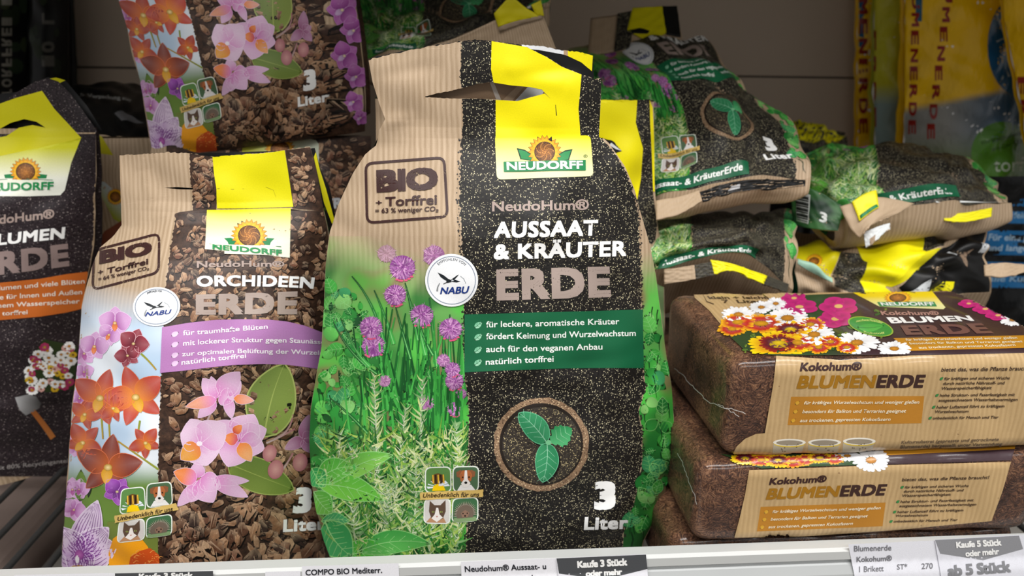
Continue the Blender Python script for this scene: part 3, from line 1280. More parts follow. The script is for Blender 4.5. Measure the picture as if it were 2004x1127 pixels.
def rosemary(a, x0, y0, x1, y1, L, nl=1.0, dark=0.0):
    R = random
    n = int(math.hypot(x1 - x0, y1 - y0) / 8.0)
    bx = R.uniform(-14, 14)
    pts = []
    for i in range(n + 1):
        t = i / n
        pts.append((x0 + (x1 - x0) * t + bx * math.sin(math.pi * t), y0 + (y1 - y0) * t))
    a.line(pts, 4.2, mix(lin('#cad6b6'), lin('#4e6c3c'), dark), L, w1=1.6)
    for i in range(1, n + 1):
        t = i / n
        px, py = pts[i]
        for sg in (-1, 1):
            ln = R.uniform(20, 44) * nl * (1 - .5 * t)
            an = math.radians(R.uniform(8, 75))
            cu = R.uniform(-.2, .55)
            tx, ty = px + sg * ln * math.sin(an), py - ln * math.cos(an)
            mx, my = px + sg * ln * .55 * math.sin(an + cu), py - ln * .5 * math.cos(an + cu)
            c = mix(R.choice([lin('#6aa03e'), lin('#9cc456'), lin('#3f8c38'), lin('#c6d880'), lin('#4f9a42'), lin('#2f7a34')]), lin('#1e4922'), dark)
            a.blade((px, py), (mx, my), (tx, ty), R.uniform(4.0, 6.6), .8, mix(c, lin('#e7edca'), .3 * (1 - dark)), c, L + .2 + .6 * R.random(), n=4)
            if R.random() < .5 and dark < .4:
                a.blade((px, py), (mx, my), (tx, ty), 1.1, .3, lin('#eff3de'), lin('#e0e7aa'), L + .95, n=4)


def herb_art():
    a = Art()
    R = random
    # base photo areas
    a.band(lambda y: hl(y) + .3, lambda y: hbl(y) - 1, 462, 1122, herb_bg, 1.0, 'fade', sy=7, sx=7)
    a.band(lambda y: hbr(y) + 1, lambda y: hr(y) - .3, 430, 1122, herb_bg, 1.0, 'fade', sy=7, sx=4)
    jl, jr = random.Random(5), random.Random(9)
    off = [jl.uniform(-3.2, 2.6) for _ in range(900)]
    off2 = [jr.uniform(-2.6, 2.6) for _ in range(900)]
    a.band(lambda y: hbl(y) + off[int(y / 3) % 900], lambda y: min(hbr(y) + off2[int(y / 3) % 900], hr(y) - .3), 268, 1122, (1, 1, 1, 1), 1.6, 'soil_print', sy=3)
    for i in range(170):
        y = R.uniform(272, 1085)
        r = R.uniform(.6, 2.2)
        a.fan(ellipse(hbl(y) - R.uniform(1.5, 6), y, r, r, 6), lin('#2a2523'), 1.7)
        y = R.uniform(380, 1050)
        a.fan(ellipse(hbr(y) + R.uniform(1, 4), y, r, r, 6), lin('#2a2523'), 1.7)
    # leafy undergrowth left
    for i in range(330):
        y = R.uniform(600, 1110)
        x = R.uniform(hl(y) + 6, hbl(y) - 14)
        if y < 720 and x > 720:
            continue
        s = R.uniform(14, 34)
        t = R.uniform(0, 6.28)
        tip = (x + s * math.cos(t), y + s * math.sin(t))
        if not hl(tip[1]) + 2 < tip[0] < hbl(tip[1]) - 3:
            continue
        c = R.choice(['#2f8f3a', '#3fae45', '#237a33', '#58bd4c', '#1a5c2a', '#3c9a4c', '#79c860'])
        a.leaf((x, y), tip, s * .55, lin(c), lin(c, 1, .6), 2.0 + R.random() * .5, n=5, vein=lin('#9bd98a') if R.random() < .25 else None, veins=2)
    # crinkled leaves hugging the left and right edges
    for side in (0, 1):
        for i in range(95):
            y = R.uniform(560 if side == 0 else 600, 1085)
            if side == 0:
                x0, x1 = hl(y) + 1, hl(y) + 75
            else:
                x0, x1 = hbr(y) + 3, hr(y) - 2
            if x1 - x0 < 8:
                continue
            x = R.uniform(x0, x1)
            s = R.uniform(20, 44)
            t = R.uniform(0, 6.28)
            tip = (x + s * math.cos(t), y + s * math.sin(t))
            if not (x0 - 1 < tip[0] < x1 + (20 if side == 0 else 1)):
                continue
            c = R.choice(['#4bb84a', '#37a043', '#66c85a', '#2a8a3c', '#8fd877', '#45a868'])
            a.leaf((x, y), tip, s * .7, lin(c), lin(c, 1, .62), 2.3 + R.random() * .4, n=6, vein=lin('#87cf7c') if R.random() < .6 else None, veins=4, rim=lin('#7dc76e') if R.random() < .2 else None)
        for i in range(26):
            y = R.uniform(600, 1060)
            x = (hl(y) + R.uniform(4, 60)) if side == 0 else R.uniform(hbr(y) + 4, hr(y) - 4)
            a.blade((x, y), (x + R.uniform(-8, 8), y + 14), (x + R.uniform(-5, 5), y + 30), 2.4, .6, lin('#12401f'), lin('#0f3018'), 2.75, n=3)
    # chive stalks
    for i in range(95):
        x0 = R.uniform(700, 905)
        y0 = R.uniform(800, 980)
        x1 = x0 + R.uniform(-55, 55) * (.4 if x0 > 840 else 1)
        y1 = R.uniform(600, 740)
        x1 = min(max(x1, 650), hbl(y1) - 4)
        c = R.choice(['#2c8a37', '#3fa844', '#1f6e2e', '#4fbf52', '#155826'])
        a.blade((x0, y0), ((x0 + x1) / 2 + R.uniform(-10, 10), (y0 + y1) / 2), (x1, y1), R.uniform(4, 7.5), 2.5, lin(c), lin(c, 1, .8), 2.8 + R.random() * .4, n=7)
    for q in (((245, 275), (380, 420), (430, 690)), ((365, 350), (420, 470), (470, 640)), ((150, 530), (230, 700), (380, 800)), ((185, 500), (260, 690), (340, 760)),
              ((540, 370), (590, 470), (640, 700)), ((480, 440), (510, 560), (560, 720)), ((660, 390), (680, 560), (700, 760)), ((770, 480), (765, 620), (770, 760)),
              ((530, 310), (560, 420), (600, 620)), ((590, 470), (620, 600), (680, 700)), ((130, 930), (230, 1010), (330, 1120)), ((60, 1060), (160, 1090), (250, 1200))):
        p = [c2(*k) for k in q]
        c = R.choice(['#2f9a3f', '#1f7030', '#46b04c'])
        a.blade(p[2], p[1], p[0], 8.5, 2.2, lin(c), lin('#173f22'), 3.3, n=9)
        a.blade(p[2], p[1], p[0], 2.2, .6, lin('#7fd27a'), lin('#2c6a34'), 3.45, n=9)
    # chive blossoms
    for x, y, r, f in ((757, 496, 22, .55), (850, 500, 26, .2), (788, 523, 31, 0), (774, 577, 26, 0), (826, 617, 28, 0), (727, 640, 27, 0), (732, 676, 28, 0),
                       (883, 643, 27, 0), (868, 705, 16, .1), (897, 745, 22, 0), (886, 722, 18, 0), (891, 800, 18, 0), (834, 788, 19, .15), (753, 745, 15, .2), (905, 770, 13, .1)):
        if x + r > hbl(y):
            x = hbl(y) - r
        pom(a, x, y, r, 3.6, f)
    # rosemary
    for x0, y0, x1, y1 in ((735, 960, 733, 735), (835, 960, 828, 745), (672, 960, 668, 850), (770, 1010, 795, 800), (890, 960, 893, 830), (700, 1075, 690, 880),
                           (800, 1090, 812, 880), (870, 1040, 860, 900), (760, 1090, 735, 900), (840, 1100, 850, 960), (885, 1100, 890, 980), (660, 1020, 655, 900), (720, 1100, 760, 960)):
        rosemary(a, x0, y0, x1, y1, 4.3 + (y0 - 900) / 400)
    for i in range(24):
        x = R.uniform(690, 895)
        y = R.uniform(930, 1110)
        rosemary(a, x, y, x + R.uniform(-25, 25), y - R.uniform(60, 110), 4.0, .8, R.uniform(0, .5))
    for i in range(1150):
        y = R.uniform(850, 1110)
        x = R.uniform(max(640, hl(y) + 14), hbl(y) - 8)
        ln = R.uniform(18, 44)
        t = math.radians(R.uniform(-70, 70))
        tx = min(x + ln * math.sin(t), hbl(y) - 2)
        c = R.choice(['#7fb044', '#a9c85c', '#4c8a38', '#d9e3a4', '#2c6a2e', '#62a046', '#1c4a22', '#2f7a34', '#8fc05a', '#3f8c38'])
        a.blade((x, y), (x + (tx - x) * .6, y - ln * .4 * math.cos(t)), (tx, y - ln * math.cos(t)), R.uniform(3.2, 6.2), .8, lin(c), lin(c, 1, .8), 4.1 + R.random() * 1.7, n=3)
    # broad sage leaves bottom left
    for b, t, wd, c0, c1_, bd in ((c3(150, 500), c3(490, 350), 44, '#8fd05a', '#5aa840', -10), (c3(90, 505), c3(440, 590), 50, '#79c84a', '#58b03c', -8),
                                  (c3(70, 545), c3(165, 660), 48, '#7cc84f', '#4fa23c', 4), (c3(110, 700), c3(260, 700), 26, '#4fae72', '#3c9a5a', -4),
                                  (c3(130, 700), c3(275, 890), 70, '#4bb56a', '#2f9a50', 8), (c3(300, 860), c3(690, 820), 46, '#67bd5c', '#3c9a45', -12),
                                  (c3(190, 900), c3(500, 860), 52, '#58c23e', '#45ac36', -6), (c3(60, 420), c3(130, 520), 40, '#3fae60', '#2c9048', 3),
                                  (c3(80, 500), c3(300, 415), 48, '#6cc24c', '#4aa43c', -12)):
        a.leaf(b, t, wd, lin(c0), lin(c1_), 5.9, vein=lin('#a0db8e'), bend=bd, n=12, veins=6, rim=lin('#90cf7c'))
    # label
    lab = rrect([(969, 268), (1155, 265), (1161, 345), (972, 352)], 10)
    lab[0:6] = [(969, 270)]
    a.poly(lab, WHITE, 4.0, part='brand_label', grad=lambda x, y: mix(lin('#f0e612'), lin('#f2f2b8'), min(1, max(0, (y - 268) / 62))))
    for s_ in (1, -1):
        def m(x, y):
            return (1065.5 + s_ * (x - 1065.5), y - s_ * 0.8)
        a.poly([m(1040, 316), m(1018, 313), m(1011, 291), m(1026, 294), m(1040, 303)], lin('#0c3a22'), 4.6, part='brand_label')
        a.poly([m(1040, 315), m(1020, 312), m(1014, 294), m(1027, 297), m(1040, 305)], lin('#1f8a4a'), 5.0, part='brand_label')
    sunflower(a, 1065.5, 298, 33, 5.2, 'brand_label')
    a.poly([(985.5, 317.5), (1145, 313.5), (1145, 334), (986, 337)], lin('#19824a'), 8.2, part='brand_label')
    a.text('NEUDORFF', [(991, 318.2), (1139, 315.2), (1139.5, 331.5), (991.5, 334)], WHITE, 9.0, part='brand_label', bold=.045)
    a.text('®', [(1141, 303), (1149, 303), (1149, 309), (1141, 309)], lin('#1c5a34'), 6.0, part='brand_label', bold=0)
    # titles
    a.text('NeudoHum®', [(963, 394.5), (1152, 391), (1152, 411), (963, 414)], TAUPE[:3] + (.1,), 3.0, 'worn', bold=.03)
    a.text('AUSSAAT', [(968, 434.5), (1170, 430.5), (1168.5, 461), (966, 466)], WHITE[:3] + (.14,), 3.0, 'worn', bold=.05, space=1.08)
    a.text('& KRÄUTER', [(966, 478), (1226, 471), (1225, 501), (966, 508)], WHITE[:3] + (.14,), 3.0, 'worn', bold=.05, space=1.06)
    a.text('ERDE', [(971, 527), (1193, 521), (1195, 581), (972, 588)], lin('#a8978e', .34), 3.0, 'worn', bold=.065, space=1.1)
    # green claim banner
    T_, B_ = lerp_px([(615, 908), (605.5, 1256)]), lerp_px([(728, 908), (720, 1260)])
    nx = 44
    P, T = [], []
    for i in range(nx + 1):
        x = 909 + (1257 - 909) * i / nx
        yt = 615 - 9.5 * i / nx
        yb = 728.5 - 8.5 * i / nx - 3 * math.sin(math.pi * i / nx)
        for j in range(13):
            P.append((x + (j / 12) * 2 * (i / nx), yt + (yb - yt) * j / 12))
    for i in range(nx):
        for j in range(12):
            k = i * 13 + j
            T += [(k, k + 1, k + 13), (k + 1, k + 14, k + 13)]
    a.add(P, T, [lin('#15613d')] * len(P), 3.4, 'ink', 'claim_banner')
    for st, q in (('für leckere, aromatische Kräuter', [(951.5, 628.5), (1211, 622.5), (1211, 634), (951.5, 640.5)]),
                  ('fördert Keimung und Wurzelwachstum', [(951.5, 652), (1243, 645.5), (1243, 657), (951.5, 664)]),
                  ('auch für den veganen Anbau', [(951.5, 677), (1178, 672), (1178, 683.5), (951.5, 689)]),
                  ('natürlich torffrei', [(951, 702), (1083, 695.5), (1083, 707), (951, 714)])):
        a.text(st, q, lin('#e9efe8'), 4.2, part='banner_text', bold=.018)
        x, y = 936, (q[0][1] + q[3][1]) / 2 + 1
        a.leaf((x - 8, y + 6), (x + 8, y - 6), 11, lin('#a6d8b8'), lin('#6fb890'), 4.2, vein=lin('#15613d'), n=6, veins=2, part='claim_banner')
    # stamp
    stamp(a, [(716, 320), (869, 308.5), (876, 424), (719, 436)],
          [('BIO', [(736.6, 333), (857, 327.5), (857, 371), (738, 377)], .075), ('Torffrei', [(755, 386), (855, 381), (855, 400.5), (755, 404)], .03),
           ('+', [(736, 392), (748, 391.5), (748, 402), (736, 402.5)], .03), ('= 63 % weniger CO₂', [(735, 408.5), (859, 404), (858, 413.5), (735, 417.5)], .022)])
    seal(a, 884, 548, 51.5, 51.5, [(863, 562), (919, 559), (917, 573), (862, 575)])
    # peat pot with seedling
    cx, cy = 1059, 869
    n = 72
    rr = random.Random(4)
    outer = [(cx + (93 + rr.uniform(-1.6, 1.6)) * math.cos(2 * math.pi * i / n), cy + (91.5 + rr.uniform(-1.6, 1.6)) * math.sin(2 * math.pi * i / n)) for i in range(n)]
    a.poly(outer, lin('#8e735a'), 2.6)
    for i in range(900):
        t = rr.uniform(0, 6.283)
        q = rr.uniform(81, 92)
        s = rr.uniform(.6, 1.8)
        a.fan(ellipse(cx + q * math.cos(t), cy + (q - 1) * math.sin(t), s, s * .7, 5), lin(rr.choice(['#b89a78', '#d6bd98', '#6a523e', '#9c7f62', '#4a382a'])), 2.9)
    a.poly(ellipse(cx, cy, 82, 80.5, 60), lin('#241d18'), 3.1)
    a.poly(ellipse(cx + 1, cy + 2, 77, 75, 60), (1, 1, 1, 1), 3.4, 'pot_soil_print')
    for b, t, wd, bd in ((c3(1300, 287), c3(1152, 128), 45, 4), (c3(1300, 285), c3(1277, 495), 45, -4)):
        b2, t2 = (b[0] + 3, b[1] + 4), (t[0] + 3, t[1] + 4)
        a.leaf(b2, t2, wd * 1.05, lin('#15120f'), lin('#15120f'), 3.6, bend=bd, blunt=.62)
        a.leaf(b, t, wd, lin('#3f9a68'), lin('#2c8456'), 4.0, vein=lin('#9cd8b4'), bend=bd, blunt=.62, n=14, veins=5, rim=lin('#66bf90'))
    b, t = np.array(c3(1318, 285)), np.array(c3(1432, 210))
    d = t - b
    nn = np.array([-d[1], d[0]])
    pr = [(0, 0), (.12, .22), (.2, .2), (.3, .42), (.38, .36), (.5, .45), (.58, .36), (.7, .36), (.76, .24), (.88, .18), (1, 0)]
    loop = [tuple(b + d * u - nn * v) for u, v in pr] + [tuple(b + d * u + nn * v) for u, v in pr[-2:0:-1]]
    a.poly(loop, lin('#3d9c60'), 4.1, grad=lambda x, y: mix(lin('#2f8a52'), lin('#57b878'), min(1, max(0, (y - 836) / 30))))
    a.line([tuple(b), tuple(t)], 1.8, lin('#8fd0a0'), 4.5, w1=.5)
    for u in (.3, .5, .7):
        for sg in (1, -1):
            a.line([tuple(b + d * u), tuple(b + d * (u + .14) + nn * sg * .3)], 1.1, lin('#8fd0a0'), 4.5, w1=.4)
    a.fan(ellipse(*c3(1308, 284), 6, 5, 10), lin('#7cc894'), 4.6)
    # volume
    a.text('3', [(1163, 942), (1205, 941), (1204, 996), (1162, 997)], WHITE[:3] + (.08,), 3.0, 'worn', bold=.075)
    a.text('Liter', [(1144, 1011), (1229, 1009), (1228, 1034), (1142, 1036)], WHITE[:3] + (.08,), 3.0, 'worn', bold=.05, space=1.05)
    # animal badge
    badge(a, [c3(657, 413), c3(795, 409), c3(797, 545), c3(655, 550)], [c3(803, 409), c3(941, 406), c3(940, 540), c3(803, 545)],
          [c3(652, 580), c3(793, 578), c3(790, 715), c3(648, 712)], [c3(800, 578), c3(938, 570), c3(938, 700), c3(796, 708)],
          [c3(632, 546), c3(962, 528), c3(960, 569), c3(629, 586)], [c3(647, 550), c3(943, 540), c3(943, 566), c3(647, 572)])
    return a


HERB = herb_art()
H_YE = [(-.05, .052), (.10, .054), (.20, .052), (.30, .055)]
_z = lambda px, py, y: float(at(px, py, y)[2])
ZF_H = _z(968, 271, .05)
HERB_S = Stand(HL, HR, H_YE, [(-.05, .036), (-.02, .043), (.06, .047), (.12, .043), (ZF_H - .045, .030), (ZF_H - .015, .012), (ZF_H, .004), (.32, .003)], SHELF, p=2.3, seed=1)


def px_ridge(s, x0, y0, x1, y1, a, w):
    X, Z = s.hit(np.array([(x0, y0), (x1, y1)], float))
    return (X[0], Z[0], X[1], Z[1], a, w)


_rg = [(905, 742, 1080, 700, .0022, .006), (1080, 720, 1250, 690, -.0018, .006), (1100, 740, 1250, 800, .0020, .007), (1030, 765, 1180, 760, -.0014, .005),
       (650, 740, 780, 690, .0016, .006), (1170, 1010, 1240, 960, .0022, .006), (1100, 1060, 1230, 1050, -.0018, .006), (960, 1040, 1080, 1075, .0012, .006),
       (1090, 940, 1160, 990, -.0012, .006), (640, 430, 720, 470, -.0012, .006), (1180, 300, 1240, 380, .0012, .005), (745, 240, 800, 232, .0012, .004),
       (850, 130, 740, 150, -.0008, .004), (975, 130, 1110, 170, .0014, .006), (1000, 150, 1130, 135, -.001, .004), (700, 900, 760, 1000, .001, .008)]
HERB_S.ridges = [px_ridge(HERB_S, *q) for q in _rg]


def clampx(s, A, m=.6):
    A = np.array(A, float)
    ly = sorted(s.left, key=lambda p: p[1])
    ry = sorted(s.right, key=lambda p: p[1])
    l = np.interp(A[:, 1], [p[1] for p in ly], [p[0] for p in ly])
    r = np.interp(A[:, 1], [p[1] for p in ry], [p[0] for p in ry])
    A[:, 0] = np.clip(A[:, 0], l + m, r - m)
    return A


def make_herb_front():
    root = thing('soil_bag', 'large upright herb soil bag at front centre with green banner and seedling pot', 'bag', (0.02, .05, SHELF), 'bags of potting soil')
    s = HERB_S
    P, F, uv = s.grid(SHELF, ZF_H, 120, 70)
    lay(HERB, lambda A: s.map(clampx(s, A)), root, {'front_panel': (P, F, uv, 'kraft')})
    stand_rest(s, root, ZF_H, .055)
    # strip with the hand hole
    st = Art(7)
    edge = jag([(721, 117), (770, 105), (830, 93), (900, 81), (960, 80), (1030, 92), (1070, 112), (1100, 131), (1140, 147), (1166, 156), (1177, 152)], 1.4, 4, 2)
    hole = jag([(832, 189), (850, 184), (880, 178), (905, 172), (935, 164), (962, 160), (1000, 167), (1035, 170), (1060, 175), (1078, 194)], .7, 4, 3) + \
        jag([(1066, 183), (1040, 190), (1012, 198), (985, 196), (940, 193), (900, 193), (870, 192), (832, 190)], .7, 4, 4)
    body = edge + [(1176, 190), (1174, 230), (1172, 268)] + [(1060, 270), (970, 272), (850, 275), (737, 284)] + [(742, 255), (754, 233), (743, 205), (729, 160)]
    st.poly(body, (1, 1, 1, 1), 0, 'kraft', 'handle_strip', holes=[hole])
    rr = random.Random(3)
    jl = jag([(903, 81), (902, 120), (900, 150), (904, 172.5)], 1.8, 3, 8)
    st.poly(jl + [(935, 164), (962, 160), (966, 161.5)] + [(961, 136), (962, 80.5), (930, 81)], (1, 1, 1, 1), 1.2, 'soil_print', 'handle_strip')
    st.poly(jag([(904, 193.2), (906, 230), (904, 273)], 1.8, 3, 9) + [(972, 272), (970, 195.5), (940, 193.2)], (1, 1, 1, 1), 1.2, 'soil_print', 'handle_strip')
    st.poly([(1137, 146), (1166, 156), (1177, 152), (1175, 200), (1172, 268), (1135, 268), (1131, 213)], (1, 1, 1, 1), 1.2, 'soil_print', 'handle_strip')
    yl = [(962, 80.5), (1030, 92), (1070, 112), (1100, 131), (1138, 146), (1132, 213), (1136, 268), (1060, 270), (970, 272), (970, 195.5), (985, 196), (1012, 198), (1040, 190), (1066, 183),
          (1078, 194), (1060, 175), (1035, 170), (1000, 167), (966, 161.5), (961, 136)]
    st.poly(yl, lin('#efe100'), 1.6, 'ink', 'handle_strip')
    st.line([(1087, 205), (1089, 226)], 1.0, lin('#4a4410'), 2.0, part='handle_strip', w1=2)
    lay(st, s.map, root)
    # rear layer of the strip: black inside, white band on top, folded open to the right
    def back(A):
        X, Z = s.hit(A)
        p, n, uv_ = s.xz(X, Z)
        p[:, 1] += .006 + .016 * np.clip((A[:, 0] - 960) / 200, 0, 1)
        return p, n, uv_
    bk = Art(8)
    top = jag([(721, 114), (780, 101), (860, 86), (930, 77), (965, 80), (1024, 87), (1070, 90), (1110, 98), (1145, 100), (1174, 108)], 1.3, 4, 6)
    bk.poly(top + [(1176, 150), (1172, 262), (1060, 266), (970, 268), (850, 271), (741, 280), (748, 254), (757, 233), (748, 205), (733, 160)], lin('#0b0b0c'), 0, 'ink', 'rear_strip')
    bk.poly(jag([(1024, 87), (1070, 90), (1112, 98)], 1, 4, 7) + [(1112, 106), (1095, 103), (1060, 97), (1026, 94)], lin('#e2e4e6'), 1.2, 'ink', 'rear_strip')
    bk.poly([(1112, 97), (1121, 98), (1121, 109), (1112, 106)], lin('#b49878'), 1.2, 'ink', 'rear_strip')
    bk.poly(jag([(1121, 98.5), (1148, 101), (1174, 108)], 1, 4, 8) + [(1172, 140), (1150, 122), (1121, 109)], lin('#efe100'), 1.2, 'ink', 'rear_strip')
    # seen through the hand hole: kraft and pale stripes of the rear layer
    bk.poly([(836, 196), (836, 170), (960, 150), (1085, 170), (1085, 205)], lin('#94795f'), 1.3, 'ink', 'rear_strip')
    bk.poly([(958, 158), (966, 158), (984, 200), (974, 200)], lin('#c9beb2'), 1.8, 'ink', 'rear_strip')
    bk.poly([(1020, 165), (1034, 165), (1002, 202), (980, 202)], lin('#b3997d'), 1.8, 'ink', 'rear_strip')
    bk.poly([(1042, 166), (1075, 172), (1060, 200), (1008, 202)], lin('#dfe1e2'), 1.8, 'ink', 'rear_strip')
    lay(bk, back, root)
    return root


make_herb_front()
# ------------------------------------------------------------------ print of the orchid soil bag (drawn on the front left bag)
def c5(X, Y):
    return (100 + X / 2.621, 270 + Y / 2.621)


def c6(X, Y):
    return (100 + X / 2.521, 680 + Y / 2.521)


OL = [(233, 300), (236, 380), (239, 440), (222, 462), (196, 484), (181, 520), (170, 560), (160, 600), (154, 690), (149, 740), (140, 820), (134, 926), (127, 1000), (121, 1110), (120, 1130)]
OR = [(607, 288), (620, 335), (632, 405), (640, 440), (648, 500), (652, 560), (655, 640), (656, 720), (656, 800), (656, 900), (656, 1000), (656, 1110), (656, 1130)]
OB = [(371, 290), (371, 320), (374, 384), (376, 412), (345, 416), (338, 461), (330, 510), (325, 552), (321, 640), (317, 720), (312, 839), (310, 934), (310, 1077), (314, 1130)]
ol, orr, ob = lerp_px(OL), lerp_px(OR), lerp_px(OB)


def petal(a, cx, cy, ang, L, wd, c0, c1, layer, tip=.75, rim=None, stripes=None, part='front_panel', curl=0.0):
    """one printed petal: base at the flower's centre, colour running from throat to edge"""
    c, s = math.cos(ang), math.sin(ang)
    n = 9
    P, C, T = [], [], []
    ed1, ed2 = [], []
    for i in range(n + 1):
        t = i / n
        hw = wd / 2 * (math.sin(math.pi * min(.999, t ** tip)) ** .75 if t < 1 else .02) + (.06 * wd if t == 0 else 0)
        o = curl * L * t * t
        for j in range(5):
            f = (j - 2) / 2
            u, v = L * t, hw * f + o
            P.append((cx + u * c - v * s, cy + u * s + v * c))
            C.append(mix(mix(c0, c1, min(1, t * 1.7)), (1, 1, 1, 1), .10 * (1 - abs(f)) * t))
        ed1.append(P[-5])
        ed2.append(P[-1])
        if i:
            k = 5 * i
            for j in range(4):
                T += [(k - 5 + j, k - 4 + j, k + j), (k - 4 + j, k + 1 + j, k + j)]
    a.add(P, T, C, layer, 'ink', part)
    if rim:
        a.line(ed1, max(.7, wd * .022), rim, layer + .1, part=part)
        a.line(ed2, max(.7, wd * .022), rim, layer + .1, part=part)
    if stripes:
        for k in range(-4, 5):
            f = k / 5
            pts = []
            for i in range(1, n + 1):
                t = i / n * .94
                hw = wd / 2 * math.sin(math.pi * min(.999, t ** tip)) ** .75
                u, v = L * t, hw * f + curl * L * t * t + math.sin(t * 14 + k) * .6
                pts.append((cx + u * c - v * s, cy + u * s + v * c))
            a.line(pts, 1.6, stripes, layer + .15, part=part, w1=.5)


def orchid(a, cx, cy, r, cols, rim, layer, rot=-math.pi / 2, lip='#e8b020', sq=1.0, fat=1.0, stripes=None, part='front_panel'):
    c0, c1 = cols
    for da, L, wd in ((math.radians(180 - 38), .9, .42), (math.radians(180 + 38), .9, .42), (0, 1.0, .48)):
        petal(a, cx, cy, rot + da, r * L, r * wd * 1.25 * fat, c0, c1, layer, rim=rim, stripes=stripes, part=part)
    for da in (math.radians(72), math.radians(-72)):
        petal(a, cx, cy, rot + da, r * 1.02, r * .78 * fat, c0, c1, layer + .3, rim=rim, stripes=stripes, part=part)
    petal(a, cx, cy, rot + math.pi, r * .5, r * .34, lin(lip, 1, .8), lin(lip), layer + .6, part=part)
    a.fan(ellipse(cx, cy, r * .13, r * .11, 10), lin(lip, 1, .6), layer + .8, cc=lin('#f6e0a0'), part=part)


def orchid_art():
    a = Art()
    R = random.Random(11)

    def bg(x, y):
        al = min(1, max(0, (y - 575 - 30 * (x - 160) / 170 + 30) / 80))
        g = mix(lin('#dfe6ee'), lin('#b4cbe2'), min(1, max(0, .5 + .7 * blob(x, y, 45, .7))))
        if y > 900:
            g = mix(g, lin('#6a8a3a'), min(1, (y - 900) / 50))
        return (g[0], g[1], g[2], al)
    a.band(lambda y: ol(y) + .3, lambda y: ob(y) - .5, 560, 1122, bg, 1.0, 'fade', sy=7, sx=7)
    jl = random.Random(5)
    off = [jl.uniform(-3, 2.5) for _ in range(900)]
    a.band(lambda y: ob(y) + off[int(y / 3) % 900], lambda y: orr(y) - .3, 412, 1122, (1, 1, 1, 1), 1.6, 'bark', sy=3)

    def inside(x, y):
        return ob(y) + 1 < x < orr(y) - 1 and 414 < y < 1120
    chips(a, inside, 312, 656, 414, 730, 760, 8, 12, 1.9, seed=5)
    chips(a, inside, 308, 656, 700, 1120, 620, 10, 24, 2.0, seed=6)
    # label with sunflower
    lab = [(405.5, 411), (569, 407.5), (566.5, 504.5), (401.5, 488)]
    a.poly(lab, WHITE, 4.0, part='brand_label', h=8, grad=lambda x, y: mix(lin('#e8e010'), lin('#f0f0d8'), min(1, max(0, (y - 412) / 60))))
    for s_ in (1, -1):
        a.poly([(488 + s_ * 40, 480), (488 + s_ * 42, 474), (488 + s_ * 49, 467), (488 + s_ * 36, 466), (488 + s_ * 24, 472), (488 + s_ * 20, 479)], lin('#178047'), 4.7, part='brand_label')
    sunflower(a, 488, 462, 35, 5.2, 'brand_label', sq=.92)
    a.poly([(440, 480), (536, 482), (536, 500), (440, 498)], lin('#f0f0d4'), 8.2, part='brand_label')
    a.line([(420, 481), (550, 483)], 1.1, lin('#3d7a58'), 8.6, part='brand_label')
    a.text('NEUDORFF', [(417, 480), (551, 489.5), (551, 501), (417, 489.5)], lin('#1a8a4c'), 11.0, part='brand_label', bold=.045)
    # titles
    a.text('NeudoHum®', [(386, 512), (556, 512), (556, 523), (386, 525)], TAUPE[:3] + (.1,), 5.0, 'worn', bold=.03, bow=1)
    a.text('ORCHIDEEN', [(385, 541), (615, 543), (612, 565), (386, 562)], WHITE[:3] + (.12,), 5.0, 'worn', bold=.05, space=1.05, bow=3)
    a.text('ERDE', [(384, 577), (582, 570), (580, 615), (384, 616)], lin('#a8978e', .3), 5.0, 'worn', bold=.065, space=1.1)
    # lilac claim banner
    up, lo = lerp_px([(641, 318), (632, 370), (626, 420), (625, 470), (625.5, 523), (629, 560), (637, 595), (649, 626), (655, 655)]), \
        lerp_px([(730, 314), (725, 365), (719.5, 409), (714, 460), (711.5, 512), (713, 560), (718, 600), (723, 630), (727, 655)])
    P, T = [], []
    nx = 48
    for i in range(nx + 1):
        x = 318 + (654 - 318) * i / nx
        for j in range(11):
            f = j / 10
            P.append((x - 3.5 * f * (1 - i / nx), up(x) + (lo(x) - up(x)) * f))
    for i in range(nx):
        for j in range(10):
            k = i * 11 + j
            T += [(k, k + 1, k + 11), (k + 1, k + 12, k + 11)]
    a.add(P, T, [lin('#b07ab2')] * len(P), 5.4, 'ink', 'claim_banner')
    for st, q, bw in (('für traumhafte Blüten', [(359, 647), (523, 634.5), (523, 643.5), (359, 657)], 0), ('mit lockerer Struktur gegen Staunässe', [(359, 667), (634, 665), (634, 674), (359, 677)], 6),
                      ('zur optimalen Belüftung der Wurzeln', [(357, 688), (632, 686), (632, 695), (357, 697)], 5), ('natürlich torffrei', [(356, 704), (481, 691.5), (481, 700), (356, 714)], 0)):
        a.text(st, q, lin('#f1e8f1'), 6.2, part='banner_text', bold=.018, bow=bw)
        x, y = 343, (q[0][1] + q[3][1]) / 2 + 2
        a.leaf((x - 7, y + 4), (x + 8, y - 4), 10, lin('#e6cfe8'), lin('#d5b4d8'), 6.2, n=6, part='claim_banner')
    # stamp and seal
    stamp(a, [c5(222, 578), c5(556, 490), c5(553, 690), c5(215, 780)],
          [('BIO', [c5(252, 580), c5(518, 528), c5(520, 596), c5(250, 648)], .075), ('Torffrei', [c5(290, 668), c5(500, 618), c5(500, 648), c5(288, 698)], .03),
           ('+', [c5(243, 678), c5(270, 672), c5(270, 698), c5(243, 704)], .03), ('= 64 % weniger CO₂', [c5(245, 715), c5(505, 657), c5(505, 675), c5(245, 736)], .022)], w=4.5)
    cx, cy = c5(545, 866)
    seal(a, cx, cy, 46, 38, [c5(492, 896), c5(622, 880), c5(616, 904), c5(486, 918)], rot=-.12, L=6.5)
    # pink orchids up the left edge
    pk = (lin('#a04a9a'), lin('#d3a0d2'))
